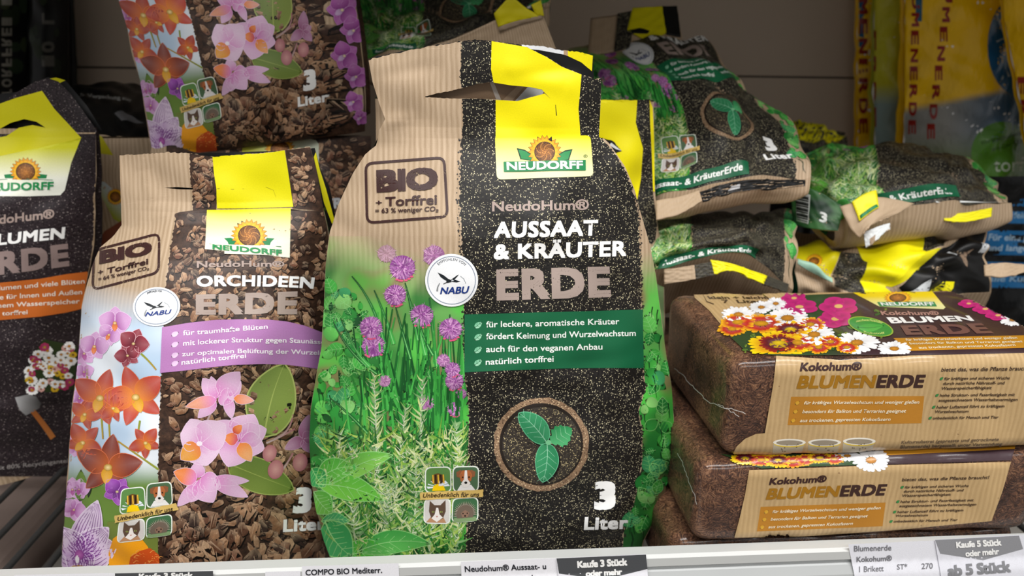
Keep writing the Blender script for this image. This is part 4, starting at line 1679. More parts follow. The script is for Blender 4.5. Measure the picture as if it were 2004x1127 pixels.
    for X, Y, r in ((330, 950, 33), (225, 1070, 30), (300, 1010, 24)):
        x, y = c5(X, Y)
        orchid(a, x, y, r, pk, lin('#ecd0ea'), 2.4, rot=R.uniform(-2, -1), lip='#e07a3a', fat=1.5)
    for q in ((120, 30, 26), (165, 120, 20), (115, 250, 22), (100, 480, 26), (85, 700, 24), (140, 700, 22), (115, 800, 26)):
        x, y = c6(*q[:2])
        orchid(a, max(x, ol(y) + 12), y, q[2], pk, lin('#e4c4e6'), 2.3, rot=R.uniform(-2.4, -.8), lip='#b04a9a', fat=1.5)
    bg_ = (lin('#5a1526'), lin('#8d2b3c'))
    x, y = c5(425, 1055)
    orchid(a, x, y, 31, bg_, lin('#e6b9c0'), 2.9, rot=-1.2, lip='#7a2030', fat=1.4)
    x, y = c6(380, 40)
    orchid(a, x, y, 26, bg_, lin('#d69aa5'), 2.8, rot=-1.9, lip='#7a2030', fat=1.3)
    # stems
    for q in (((530, 600), (430, 530), (330, 460)), ((440, 360), (425, 440), (430, 520)), ((250, 330), (255, 400), (258, 450)), ((180, 90), (180, 150), (185, 200)), ((445, 30), (490, 70), (520, 110)), ((285, 320), (290, 400), (292, 460))):
        p = [c6(*k) for k in q]
        a.blade(p[0], p[1], p[2], 4, 3, lin('#8a9a3a'), lin('#b8923a'), 2.6)
    a.leaf(c6(145, 760), c6(150, 600), 26, lin('#6f8f35'), lin('#557a2a'), 2.5)
    a.leaf(c6(185, 740), c6(205, 630), 8, lin('#1d2a1a'), lin('#1d2a1a'), 2.6)
    # red and orange orchids
    red = (lin('#d8742a'), lin('#a93a28'))
    drk = (lin('#c0602a'), lin('#7f2f1e'))
    for X, Y, r, rt, cc in ((170, 330, 34, -1.2, red), (160, 470, 42, -.8, red), (510, 470, 34, -2.2, red), (310, 300, 30, -2.6, red), (245, 250, 60, -1.25, red), (455, 245, 64, -1.9, (lin('#e8903a'), lin('#bb4534'))), (285, 590, 66, -1.42, drk)):
        x, y = c6(X, Y)
        if x + r * .9 > ob(y):
            x = ob(y) - r * .75
        k = len(a.items)
        orchid(a, x, y, r, cc, lin('#e07850'), 3.0 + Y / 500, rot=rt, lip='#e0a428', fat=.92)
        for i in range(k, len(a.items)):
            P = a.items[i][0]
            P[:, 0] = np.minimum(P[:, 0], np.array([ob(v) for v in P[:, 1]]) - .5)
    x, y = c6(330, 710)
    orchid(a, x, y, 30, (lin('#5a1870'), lin('#9a44b0')), lin('#c98ad8'), 4.4, rot=-1.0, lip='#6a2080', fat=1.4)
    a.band(lambda y: c6(280, 0)[0], lambda y: ob(y) - .5, 1020, 1122, lin('#6f7f38'), 4.0, sy=8)
    # striped orchid and the yellow petal at the foot
    st = (lin('#b98ac8'), lin('#ddc8e2'))
    x, y = c6(145, 1020)
    for an, L, wd in ((-1.25, 112, 62), (-2.75, 62, 70), (-.22, 74, 84), (1.9, 40, 50), (1.1, 40, 50), (-.75, 78, 60), (-2.2, 66, 54)):
        k = len(a.items)
        petal(a, x, y, an, L, wd, st[0], st[1], 4.8, tip=.62, rim=lin('#efe2f2'), stripes=lin('#7a2f8c'))
        for i in range(k, len(a.items)):
            P = a.items[i][0]
            P[:, 0] = np.maximum(P[:, 0], np.array([ol(v) for v in P[:, 1]]) + 1)
    a.fan(ellipse(x, y, 9, 10, 12), lin('#8f3a94'), 5.6, cc=lin('#c06ab8'))
    a.fan(ellipse(x - 4, y + 9, 4, 8, 10), lin('#f4eef4'), 5.8)
    a.fan(ellipse(x - 3, y + 30, 18, 10, 12), lin('#c79a28'), 5.5, cc=lin('#5c3a10'))
    yp = [c6(290, 1080), c6(288, 1010), c6(310, 940), c6(360, 905), c6(430, 915), c6(480, 980), c6(500, 1060), c6(500, 1110), c6(290, 1110)]
    a.poly(yp, lin('#f0a21a'), 5.2)
    a.poly([c6(385, 1085), c6(395, 1030), c6(440, 1000), c6(490, 985), c6(535, 1020), c6(540, 1110), c6(385, 1110)], lin('#c8501c'), 5.7)
    for i in range(26):
        X, Y = R.uniform(400, 530), R.uniform(1005, 1090)
        a.line([c6(X, Y), c6(X + 14, Y - 12), c6(X + 26, Y - 8)], 1.6, lin('#f0a050'), 6.0, w1=.6)
    # pink phalaenopsis with olive leaves on the bark
    a.leaf(c6(1050, 440), c6(1150, 78), 96, lin('#8a9b4c'), lin('#6d8040'), 4.3, vein=lin('#a3b060'), bend=-6, veins=0, n=14, blunt=.7, rim=lin('#a9b268'))
    a.leaf(c6(870, 570), c6(1195, 700), 66, lin('#7a8e3e'), lin('#5f7634'), 4.4, vein=lin('#95a552'), veins=0, n=14, blunt=.65, rim=lin('#9aa85a'))
    for q in (((770, 360), (800, 300), (820, 240)), ((760, 600), (740, 520), (735, 470)), ((1100, 450), (1180, 420), (1190, 330)), ((1060, 470), (1130, 440), (1200, 400)), ((1140, 600), (1170, 560), (1190, 520))):
        p = [c6(*k) for k in q]
        a.blade(p[0], p[1], p[2], 4, 3, lin('#b8a4a0'), lin('#a86a70'), 4.5)
    P1, P2 = (lin('#cf7cba'), lin('#dcb2d4')), (lin('#d690c6'), lin('#e2c2dc'))
    O = '#e8823a'

    def pet(X, Y, X2, Y2, wd, cc, L, rim='#e8cbe2'):
        x, y = c6(X, Y)
        x2, y2 = c6(X2, Y2)
        petal(a, x, y, math.atan2(y2 - y, x2 - x), math.hypot(x2 - x, y2 - y), wd, cc[0], cc[1], L, tip=.7, rim=lin(rim))
    # top pair
    for q in ((815, 240, 748, 150, 34), (815, 250, 790, 140, 26), (810, 260, 725, 345, 26), (830, 230, 930, 118, 44), (830, 230, 900, 260, 36), (870, 250, 890, 350, 22), (880, 240, 935, 165, 24)):
        pet(*q, P1, 4.9)
    pet(815, 255, 665, 290, 24, (lin('#d884c4'), lin('#e29a7a')), 5.1)
    pet(900, 250, 1000, 262, 20, (lin(O), lin('#e6a08a')), 5.2)
    # middle right
    for q in ((930, 450, 1000, 330, 60), (930, 450, 1060, 400, 50), (930, 450, 820, 360, 44), (920, 460, 870, 585, 62), (930, 460, 1050, 500, 50), (900, 420, 960, 335, 40)):
        pet(*q, P1, 5.3)
    pet(920, 455, 850, 440, 26, (lin('#c84a6a'), lin(O)), 5.7)
    pet(930, 470, 985, 560, 30, (lin(O), lin('#e8a060')), 5.7)
    pet(900, 420, 940, 380, 18, (lin('#c03a3a'), lin(O)), 5.8)
    # big middle left
    for q in ((735, 470, 690, 350, 64), (735, 470, 640, 420, 50), (735, 470, 860, 375, 66), (735, 470, 770, 580, 70), (735, 475, 830, 500, 56)):
        pet(*q, P2, 6.0)
    pet(730, 480, 640, 550, 40, (lin('#e07a4a'), lin('#e8a03a')), 6.4)
    a.fan(ellipse(*c6(732, 472), 6, 5, 10), lin('#f0e4f0'), 6.7)
    # lower flower
    for q in ((730, 660, 690, 760, 36), (730, 650, 800, 760, 50), (740, 640, 835, 690, 40), (800, 650, 970, 735, 30), (800, 650, 975, 655, 22), (725, 640, 720, 560, 30), (720, 680, 625, 780, 26)):
        pet(*q, P1, 6.0)
    pet(720, 650, 605, 610, 34, (lin('#d884c4'), lin(O)), 6.3)
    # buds and the darker flower at the right
    for X, Y, r in ((1075, 520, 17), (1105, 600, 19), (1225, 565, 18)):
        a.fan(ellipse(*c6(X, Y), r * .8, r, 16, .3), lin('#a4656c'), 6.0, cc=lin('#c89490'))
    for q in ((1240, 450, 1270, 330, 26), (1240, 450, 1150, 500, 24), (1240, 450, 1300, 430, 26), (1240, 450, 1290, 520, 24)):
        pet(*q, (lin('#8a4a70'), lin('#a87898')), 5.0, '#c0a0b4')
    # volume and badge
    a.text('3', [c6(1205, 690), c6(1286, 688), c6(1278, 812), c6(1186, 815)], WHITE[:3] + (.08,), 6.5, 'worn', bold=.075)
    a.text('Liter', [c6(1143, 846), c6(1352, 836), c6(1352, 896), c6(1140, 908)], WHITE[:3] + (.08,), 6.5, 'worn', bold=.05, space=1.05)
    badge(a, [c6(350, 695), c6(466, 680), c6(472, 808), c6(342, 822)], [c6(474, 668), c6(596, 655), c6(604, 775), c6(472, 790)],
          [c6(340, 850), c6(466, 838), c6(466, 945), c6(328, 962)], [c6(472, 836), c6(600, 815), c6(600, 920), c6(468, 938)],
          [c6(322, 826), c6(616, 762), c6(632, 796), c6(322, 862)], [c6(336, 832), c6(602, 778), c6(604, 800), c6(338, 850)], L=7.0)
    return a


ORCHID = orchid_art()
O_YE = [(-.05, .078), (.08, .084), (.30, .105)]
ZF_O = _z(487, 411, .09)
ORCHID_S = Stand(OL, OR, O_YE, [(-.05, .058), (-.02, .068), (.05, .070), (ZF_O - .07, .060), (ZF_O - .03, .040), (ZF_O, .012), (.32, .006)], SHELF, p=2.2, seed=4)
ORCHID_S.ridges = [px_ridge(ORCHID_S, *q) for q in ((330, 735, 520, 700, .0022, .006), (500, 640, 640, 700, .0022, .008), (160, 600, 230, 560, .0014, .006), (240, 500, 330, 430, -.0014, .005),
                                                    (500, 900, 620, 1000, .0014, .008), (150, 850, 260, 800, .0010, .007), (280, 330, 300, 400, .0012, .005))]


def make_orchid_front():
    root = thing('soil_bag', 'upright orchid soil bag at front, lilac banner and red orchids on it', 'bag', (-.16, .08, SHELF), 'bags of potting soil')
    s = ORCHID_S
    P, F, uv = s.grid(SHELF, ZF_O, 120, 64)
    lay(ORCHID, lambda A: s.map(clampx(s, A)), root, {'front_panel': (P, F, uv, 'kraft')})
    stand_rest(s, root, ZF_O, .045)
    st = Art(7)
    edge = jag([(234, 304), (290, 301), (330, 298), (371, 300), (415, 307), (470, 303), (530, 298), (558, 294), (560, 293), (590, 289), (607, 287)], 1.1, 4, 12)
    slit = [(321, 367.5), (345, 366), (382, 368), (384, 371), (350, 370.5)]
    st.poly(edge + [(620, 335), (632, 405), (634, 414)] + [(568, 409), (487, 411), (376, 415), (340, 420), (280, 436), (240, 452), (237, 400), (235, 350)], (1, 1, 1, 1), 0, 'kraft', 'handle_strip', holes=[slit])
    bk = jag([(371, 300), (372, 330), (374, 366)], 1.5, 3, 3) + jag([(382, 370), (377, 385), (377, 413)], 1.5, 3, 5) + [(423, 412), (426, 370), (417, 307)]
    st.poly(bk, (1, 1, 1, 1), 1.0, 'bark', 'handle_strip')
    rb = [(558, 294), (607, 288), (620, 335), (632, 405), (634, 413), (572, 408), (566, 350)]
    st.poly(rb, (1, 1, 1, 1), 1.0, 'bark', 'handle_strip')

    def in1(x, y):
        return 302 < y < 411 and 375 < x < 422

    def in2(x, y):
        return 292 < y < 408 and 562 + (y - 300) * .1 < x < 604 + (y - 290) * .21
    chips(st, in1, 372, 424, 300, 412, 110, 8, 11, 1.3, 'handle_strip', 21)
    chips(st, in2, 560, 632, 292, 410, 130, 8, 11, 1.3, 'handle_strip', 22)
    st.poly(jag([(416, 307), (470, 303), (530, 298), (557, 294)], .9, 4, 13) + [(566, 350), (574, 405), (487, 408), (425, 408), (424, 370), (419, 340)], lin('#e2d900'), 3.4, 'ink', 'handle_strip')
    st.line([(426, 369), (455, 370.5), (478, 369.5)], .9, lin('#3a360a'), 3.8, part='handle_strip', w1=.4)
    st.line([(520, 366), (535, 372), (540, 386)], .8, lin('#8f8800'), 3.8, part='handle_strip', w1=.4)
    lay(st, s.map, root)

    def back(A):
        p, n, uv_ = s.map(A)
        p[:, 1] += .007
        return p, n, uv_
    b = Art(9)
    b.poly([(238, 306), (371, 303), (560, 297), (612, 292), (624, 335), (642, 372), (650, 410), (655, 440), (640, 450), (300, 440), (242, 448)], lin('#0c0b0b'), 0, 'ink', 'rear_strip')
    b.poly([(614, 300), (622, 335), (634, 372), (645, 412), (652, 440), (646, 442), (630, 400), (619, 350), (610, 310)], lin('#d8d014'), 1, 'ink', 'rear_strip')
    lay(b, back, root)
    return root


make_orchid_front()
# ------------------------------------------------------------------ print of the flower soil bag at the left edge
def c7(X, Y):
    return (X / 1.88, Y / 1.88)


def c8(X, Y):
    return (X / 1.987, 560 + Y / 1.987)


FLc = [(-205, 150), (-215, 255), (-240, 300), (-262, 380), (-270, 480), (-275, 560), (-285, 700), (-290, 800), (-285, 935)]
FRc = [(117, 160), (150, 205), (188, 255), (188, 340), (186, 420), (182, 480), (176, 520), (167, 560), (158, 640), (152, 711), (146, 770), (140, 830), (134, 935)]
fl, fr = lerp_px(FLc), lerp_px(FRc)


def flower_art():
    a = Art()
    R = random.Random(2)
    off = [R.uniform(-3, 2.5) for _ in range(500)]
    a.band(lambda y: -60 + off[int(y / 3) % 500], lambda y: fr(y) - .3 - (max(0, 4 - abs(y - 400) / 20) + off[int(y / 3) % 500] * .8 if 360 < y < 500 else 0), 262, 932, (1, 1, 1, 1), 1.4, 'brown_soil_print', sy=3)
    lab = [(-95, 308), c7(0, 575), c7(160, 540), c7(298, 510), c7(262, 600), c7(238, 700), c7(222, 718), c7(100, 722), c7(0, 722), (-95, 388)]
    a.poly(lab, WHITE, 3.0, part='brand_label', grad=lambda x, y: mix(lin('#dede1e'), lin('#eef0e2'), min(1, max(0, (y - 290) / 60))))
    cx, cy = c7(95, 632)
    for s_ in (1, -1):
        a.poly([(cx + s_ * 18, cy + 13), (cx + s_ * 40, cy + 13), (cx + s_ * 42, cy + 6), (cx + s_ * 24, cy + 4)], lin('#178047'), 3.6, part='brand_label')
    sunflower(a, cx, cy, 30, 4.0, 'brand_label', sq=.92)
    a.poly([(cx - 36, cy + 16), (cx + 36, cy + 16), (cx + 36, cy + 34), (cx - 36, cy + 34)], lin('#edf0dd'), 6.0, part='brand_label')
    a.line([c7(-10, 662), c7(100, 658), c7(195, 662)], 1.0, lin('#3d7a58'), 6.5, part='brand_label')
    a.text('NEUDORFF', [c7(-60, 676), c7(198, 668), c7(196, 697), c7(-60, 706)], lin('#1a8a4c'), 6.8, part='brand_label', bold=.045)
    a.text('NeudoHum®', [c7(-95, 800), c7(200, 770), c7(200, 802), c7(-95, 834)], TAUPE[:3] + (.08,), 3.0, 'worn', bold=.03)
    a.text('BLUMEN', [c7(-52, 866), c7(240, 834), c7(236, 877), c7(-54, 907)], WHITE[:3] + (.1,), 3.0, 'worn', bold=.05, space=1.05)
    a.text('ERDE', [c7(-85, 936), c7(250, 895), c7(255, 978), c7(-85, 1022)], lin('#8f7c78', .3), 3.0, 'worn', bold=.065, space=1.1)
    # orange banner
    up, lo = lerp_px([(556, -60), (553, 0), (545, 80), (536, 130), (531, 172)]), lerp_px([(630, -60), (626, 0), (619, 80), (611, 130), (601, 172)])
    P, T = [], []
    nx = 30
    for i in range(nx + 1):
        x = -60 + 231 * i / nx
        for j in range(10):
            xx = min(x, fr(up(x) + (lo(x) - up(x)) * j / 9) - .5)
            P.append((xx, up(x) + (lo(x) - up(x)) * j / 9))
    for i in range(nx):
        for j in range(9):
            k = i * 10 + j
            T += [(k, k + 1, k + 10), (k + 1, k + 11, k + 10)]
    a.add(P, T, [lin('#c96a2a')] * len(P), 3.2, 'ink', 'claim_banner')
    for st, q in (('für vielfältige Blumen und viele Blüten', [(-112, 567), (165, 545), (165, 554), (-112, 577)]), ('Universalerde für Innen und Außen', [(-92, 582), (160, 566), (160, 575), (-92, 592)]),
                  ('mit natürlichem Wasserspeicher', [(-92, 598), (155, 584), (155, 593), (-92, 607)]), ('natürlich torffrei', [(-62, 612), (54, 605.5), (54, 614), (-62, 621)])):
        a.text(st, q, lin('#f0e4d6'), 4.0, part='banner_text', bold=.018)
    # bowl of flowers and trowel
    bowl = [c8(90, 370), c8(125, 270), c8(170, 206), c8(300, 232), c8(296, 300), c8(285, 400), c8(180, 412)]
    a.poly([(min(x, fr(y) - 1), y) for x, y in bowl], lin('#2c3a1e'), 2.2)
    for i in range(60):
        X, Y = R.uniform(105, 285), R.uniform(225, 405)
        if X < 180 and Y < 225 + (180 - X):
            continue
        x, y = c8(X, Y)
        if x + 8 > fr(y):
            continue
        k = R.random()
        if k < .45:
            daisy(a, x, y, R.uniform(8, 13), 2.8 + R.random(), sq=.8, n=12)
        elif k < .7:
            daisy(a, x, y, R.uniform(7, 11), 2.8 + R.random(), sq=.85, n=8, col='#a8305c', eye='#d0a040')
        elif k < .88:
            daisy(a, x, y, R.uniform(6, 9), 2.8 + R.random(), sq=.85, n=9, col='#d8b020', eye='#7a5014')
        else:
            daisy(a, x, y, 8, 2.8 + R.random(), sq=.8, n=9, col='#d8a49a', eye='#a06030')
    a.poly([c8(58, 432), c8(110, 420), c8(140, 428), c8(160, 456), c8(150, 475), c8(128, 488), c8(100, 502), c8(75, 480)], lin('#7b7a7a'), 2.6, grad=lambda x, y: mix(lin('#a9a9aa'), lin('#4a4848'), min(1, max(0, (x - 30) / 50))))
    a.blade(c8(126, 484), c8(165, 530), c8(206, 590), 10, 12, lin('#a8602c'), lin('#c47a3c'), 2.9)
    a.text('Verpackung mit 80% Recyclinganteil', [c8(-180, 716), c8(270, 668), c8(270, 684), c8(-180, 732)], lin('#9a9492'), 3.0, bold=.012)
    return a


FLOWER = flower_art()
F_YE = [(-.05, .205), (.10, .205), (.30, .205)]
ZF_F = _z(120, 268, .14)
FLOWER_S = Stand(FLc, FRc, F_YE, [(-.05, .040), (0, .048), (.08, .050), (ZF_F - .05, .034), (ZF_F - .015, .012), (ZF_F, .005), (.34, .004)], SHELF, p=2.3, seed=8)
FLOWER_S.ridges = [px_ridge(FLOWER_S, *q) for q in ((-40, 800, 130, 770, .003, .008), (20, 640, 150, 700, .002, .008), (30, 420, 180, 350, -.0012, .006), (0, 780, 150, 790, -.003, .006))]


def make_flower_bag():
    root = thing('soil_bag', 'dark flower soil bag with orange banner at left edge of shelf', 'bag', (-.37, .15, SHELF), 'bags of potting soil')
    s = FLOWER_S
    P, F, uv = s.grid(SHELF, ZF_F, 100, 56)
    lay(FLOWER, lambda A: s.map(clampx(s, A)), root, {'front_panel': (P, F, uv, 'kraft')})
    stand_rest(s, root, ZF_F, .010, 'brown_soil_print')
    # crumpled strip leaning forward, yellow with a torn black hand slit
    st = Art(7)
    out = [(-205, 190), (-60, 205), (0, 205), c7(20, 370), c7(60, 340), c7(130, 300), c7(180, 288), c7(215, 300), c7(260, 345), c7(300, 400), c7(355, 478), c7(352, 500), (120, 272), (0, 306), (-205, 320)]
    slit = [(-60, 268), c7(0, 474), c7(40, 452), c7(90, 438), c7(135, 448), c7(168, 470), c7(120, 460), c7(70, 470), c7(25, 500), (-60, 282)]
    st.poly(out, (1, 1, 1, 1), 0, 'brown_soil_print', 'handle_strip', holes=[slit])
    st.poly([(-95, 215), (0, 203), c7(60, 360), c7(155, 334), c7(200, 400), c7(300, 508), c7(160, 545), c7(30, 572), (-95, 312)], lin('#ddd604'), 2.4, 'ink', 'handle_strip', holes=[slit])
    lay(st, s.map, root)

    def back(A):
        p, n, uv_ = s.map(A)
        p[:, 1] += .008
        return p, n, uv_
    b = Art(9)
    b.poly([(-205, 175), (-60, 190), c7(40, 340), c7(100, 305), c7(155, 284), c7(220, 296), c7(300, 390), c7(356, 480), (150, 270), (0, 310), (-205, 318)], lin('#0c0b0c'), 0, 'ink', 'rear_strip')
    b.poly([c7(160, 290), c7(185, 286), c7(220, 296), c7(200, 306), c7(180, 300)], lin('#cfc80e'), 1, 'ink', 'rear_strip')
    lay(b, back, root)
    return root


make_flower_bag()
# ------------------------------------------------------------------ other bags of the same kinds
def herb_uv(vmax, u0=0.0, u1=1.0, plain=False):
    """the herb print in patch coordinates; only its lower part up to vmax is laid"""
    L = sorted(HL, key=lambda p: p[1])
    Rr = sorted(HR, key=lambda p: p[1])

    def fn(A):
        l = np.interp(A[:, 1], [p[1] for p in L], [p[0] for p in L])
        r = np.interp(A[:, 1], [p[1] for p in Rr], [p[0] for p in Rr])
        u = np.clip((A[:, 0] - l) / (r - l), .004, .996)
        v = np.clip((1104 - A[:, 1]) / (1104 - 275) / vmax, 0.002, 1)
        return np.stack([u0 + u * (u1 - u0), v], -1)

    def keep(P, part):
        v = (1104 - P[:, 1]) / (1104 - 275) / vmax
        if plain:
            m = P.mean(0)
            if part in ('animal_badge', 'paper_ribbon') or (m[0] > 930 and m[0] < 1232 and m[1] > 740):
                return False
        return v.min() < .97 and (v.max() < 1.02 or len(P) > 3000)
    return HERB.remap(fn, keep)


def band_uv(a, y0, y1, u0, u1, text, tu0, tu1, tilt=0.0):
    """green name band along the bottom edge of a bag"""
    a.h = .02
    n = 24
    P, T = [], []
    for i in range(n + 1):
        u = u0 + (u1 - u0) * i / n
        for j in range(4):
            P.append((u, y0 + (y1 - y0) * j / 3 + tilt * i / n))
    for i in range(n):
        for j in range(3):
            k = i * 4 + j
            T += [(k, k + 1, k + 4), (k + 1, k + 5, k + 4)]
    a.add(P, T, [lin('#0f5a3a')] * len(P), 9.0, 'ink', 'name_band')
    h = y1 - y0
    f0, f1 = (tu0 - u0) / (u1 - u0), (tu1 - u0) / (u1 - u0)
    a.text(text, [(tu0, y0 + h * .74 + tilt * f0), (tu1, y0 + h * .74 + tilt * f1), (tu1, y0 + h * .26 + tilt * f1), (tu0, y0 + h * .26 + tilt * f0)],
           lin('#e8ece8'), 10.0, part='name_band', bold=.03)


def flap(root, name, art, ctrl, crumple=.001, seed=0, back=None, thick=.0016):
    """a loose strip or fold of a bag: printed face plus its own thickness behind"""
    s = Patch(ctrl, crumple * .12, seed)
    P, F, uv = s.grid(24, 16, .15, .05)
    if art is None:
        art = Art(.05)
    for i, it in enumerate(art.items):
        art.items[i] = it[:5] + (name,)
    base = 'kraft'
    o = lay(art, lambda A: s.map_uv(A, .15, .05), root, {name: (P, F, uv, base)})[name]
    m = o.modifiers.new('thickness', 'SOLIDIFY')
    m.thickness = thick
    m.offset = -1
    return o


def U(quad):
    """pixel -> (u, v) of a patch from the patch's four corners TL TR BR BL"""
    tl, tr, br, bl = [np.array(q, float) for q in quad]

    def f(px, py):
        p = np.array([px, py], float)
        u, v = .5, .5
        for _ in range(20):
            q = (tl * (1 - u) + tr * u) * v + (bl * (1 - u) + br * u) * (1 - v)
            e = p - q
            du = (tr - tl) * v + (br - bl) * (1 - v)
            dv = (tl * (1 - u) + tr * u) - (bl * (1 - u) + br * u)
            M_ = np.array([[du[0], dv[0]], [du[1], dv[1]]])
            s = np.linalg.solve(M_, e)
            u, v = u + s[0], v + s[1]
        return (float(u), float(v))
    return f


# --- the second herb bag, upright right behind the big one
def make_second_herb():
    L = [(735, 195), (736, 300), (700, 350), (665, 430), (650, 560), (640, 700), (640, 1000)]
    Rr = [(1280, 190), (1280, 280), (1282, 380), (1287, 430), (1294, 480), (1299, 530), (1300, 600), (1300, 700), (1300, 1000)]
    s = Stand(L, Rr, [(-.05, .165), (.30, .168)], [(-.05, .030), (.14, .032), (.20, .018), (.30, .005)], SHELF, seed=13, wr=1.6)
    root = thing('soil_bag', 'second herb soil bag mostly hidden right behind the big front one, its yellow strip showing', 'bag', (.03, .16, SHELF), 'bags of potting soil')
    zt = _z(1220, 196, .165)
    P, F, uv = s.grid(SHELF, zt - .001, 80, 60)
    a = Art(8)
    jr = random.Random(3)
    a.poly(jag([(1100, 197), (1165, 196), (1247, 196)], .8, 4, 2) + [(1244, 240), (1258, 290), (1254, 350), (1247, 390), (1150, 400), (1100, 400)], lin('#ece000'), 2, 'ink')
    a.poly([(1247, 196), (1272, 194), (1275, 300), (1278, 380), (1286, 440), (1282, 470), (1275, 478), (1262, 470), (1100, 480), (1100, 398), (1246, 392), (1254, 350), (1258, 290), (1244, 240)], (1, 1, 1, 1), 1.5, 'soil_print')
    a.poly([(1271, 195), (1277, 210), (1280, 280), (1281, 375), (1278, 375), (1275, 300), (1272, 240)], lin('#ece000'), 2.4, 'ink')
    a.poly(jag([(1178, 270), (1200, 276), (1217, 296)], .6, 3, 3) + [(1200, 301), (1186, 299)], lin('#0a0a0a'), 2.8, 'ink')
    a.poly([(1196, 279), (1216, 295), (1206, 292), (1192, 284)], lin('#d8dada'), 3.2, 'ink')
    a.poly([(1278, 540), (1298, 520), (1300, 700), (1270, 700)], lin('#7f9a68'), 1.4, 'ink')
    lay(a, lambda A: s.map(clampx(s, A, .2)), root, {'front_panel': (P, F, uv, 'kraft')})
    stand_rest(s, root, zt, .03)


make_second_herb()


# --- lying bags in the right-hand pile
def make_right_top():
    root = thing('soil_bag', 'herb soil bag lying topmost on the right pile, pot and 3 Liter print facing forward', 'bag', tuple(at(1400, 340, .2)), 'bags of potting soil')
    s = Patch([[(1110, 92, .36), (1210, 84, .345), (1310, 72, .33), (1392, 84, .34)],
               [(1130, 170, .32), (1270, 152, .28), (1390, 140, .265), (1452, 168, .285)],
               [(1150, 285, .265), (1300, 262, .21), (1440, 238, .20), (1550, 250, .22)],
               [(1175, 402, .225), (1300, 384, .175), (1450, 350, .162), (1586, 348, .172)]], .0022, 3)
    a = herb_uv(.76)
    band_uv(a, .012, .085, .22, .70, 'Aussaat- & KräuterErde', .27, .67)
    P, F, uv = s.grid(56, 50)
    lay(a, lambda A: s.map_uv(A), root, {'front_panel': (P, F, uv, 'kraft')})
    patch_rest(s, root, (0.0, .02, -.024))
    # upright strip at the back
    q = [(1156, 36), (1322, 16), (1336, 72), (1150, 108)]
    f = U(q)
    t = Art(.05)
    t.poly([f(*p) for p in ((1208, 30), (1240, 25), (1236, 90), (1204, 98))], (1, 1, 1, 1), 1, 'soil_print')
    t.poly([f(*p) for p in ((1236, 20), (1294, 16), (1304, 64), (1280, 74), (1262, 75), (1228, 60))], lin('#d6cc08'), 1.6, 'ink')
    t.poly([f(*p) for p in ((1294, 16), (1324, 14), (1332, 72), (1304, 66))], lin('#121213'), 1.6, 'ink')
    t.poly([f(*p) for p in ((1230, 60), (1252, 56), (1272, 60), (1268, 66), (1240, 66))], lin('#070707'), 2.2, 'ink')
    flap(root, 'handle_strip', t, [[(1156, 36, .36), (1240, 24, .355), (1322, 16, .36)], [(1150, 108, .335), (1240, 95, .332), (1336, 74, .335)]], .0015, 4)
    # serrated seal folded under the bottom edge
    flap(root, 'bottom_seal', None, [[(1284, 392, .160), (1330, 384, .158), (1368, 372, .158)], [(1284, 430, .150), (1330, 418, .148), (1374, 392, .150)]], .001, 2)


    t = Art(.05)
    t.poly([(-.01, 0), (1.01, 0), (1.01, 1), (-.01, 1)], lin('#101011'), 1, 'ink')
    t.poly([(.40, .2), (.52, .3), (.50, .7), (.42, .6)], lin('#a9aaac'), 2, 'ink')
    flap(root, 'torn_fold', t, [[(1366, 376, .157), (1452, 353, .153), (1574, 352, .164)], [(1376, 392, .152), (1440, 376, .149), (1572, 362, .159)]], .003, 6)


def make_right_second():
    root = thing('soil_bag', 'lying herb soil bag under the topmost right one, yellow fold at its lower edge', 'bag', tuple(at(1420, 555, .2)), 'bags of potting soil')
    s = Patch([[(1190, 432, .26), (1310, 424, .255), (1440, 416, .255), (1566, 412, .26)],
               [(1190, 455, .20), (1310, 442, .19), (1450, 428, .19), (1560, 436, .21)],
               [(1190, 500, .168), (1308, 482, .160), (1455, 462, .160), (1556, 490, .178)],
               [(1185, 542, .165), (1300, 524, .158), (1450, 494, .158), (1545, 566, .17)]], .0018, 6)
    a = herb_uv(.30, plain=True)
    band_uv(a, .01, .16, .30, .76, 'Aussaat- & KräuterErde', .32, .72)
    P, F, uv = s.grid(56, 40)
    lay(a, lambda A: s.map_uv(A), root, {'front_panel': (P, F, uv, 'kraft')})
    patch_rest(s, root, (0, .05, -.060))
    f = U([(1386, 512), (1500, 538), (1492, 556), (1392, 540)])
    t = Art(.05)
    t.poly([(0, 0), (1, 0), (1, 1), (0, 1)], lin('#efe40a'), 1, 'ink')
    flap(root, 'handle_strip', t, [[(1390, 508, .152), (1432, 516, .149), (1502, 540, .150)], [(1398, 536, .146), (1436, 530, .146), (1494, 556, .146)]], .0016, 3)
    t = Art(.05)
    t.poly([(0, 0), (1, 0), (1, 1), (0, 1)], (1, 1, 1, 1), 1, 'soil_print')
    flap(root, 'bottom_seal', t, [[(1498, 538, .152), (1544, 556, .154)], [(1494, 556, .148), (1540, 572, .150)]], .0008, 3)
    t = Art(.05)
    t.poly([(0, 0), (.55, 0), (.55, 1), (0, 1)], (1, 1, 1, 1), .8, 'kraft')
    t.poly([(.62, 0), (1, 0), (1, 1), (.6, 1)], (1, 1, 1, 1), 1, 'soil_print')
    flap(root, 'bottom_seal', t, [[(1300, 528, .150), (1350, 520, .149), (1392, 512, .150)], [(1300, 556, .146), (1350, 548, .144), (1398, 538, .146)]], .0012, 5)


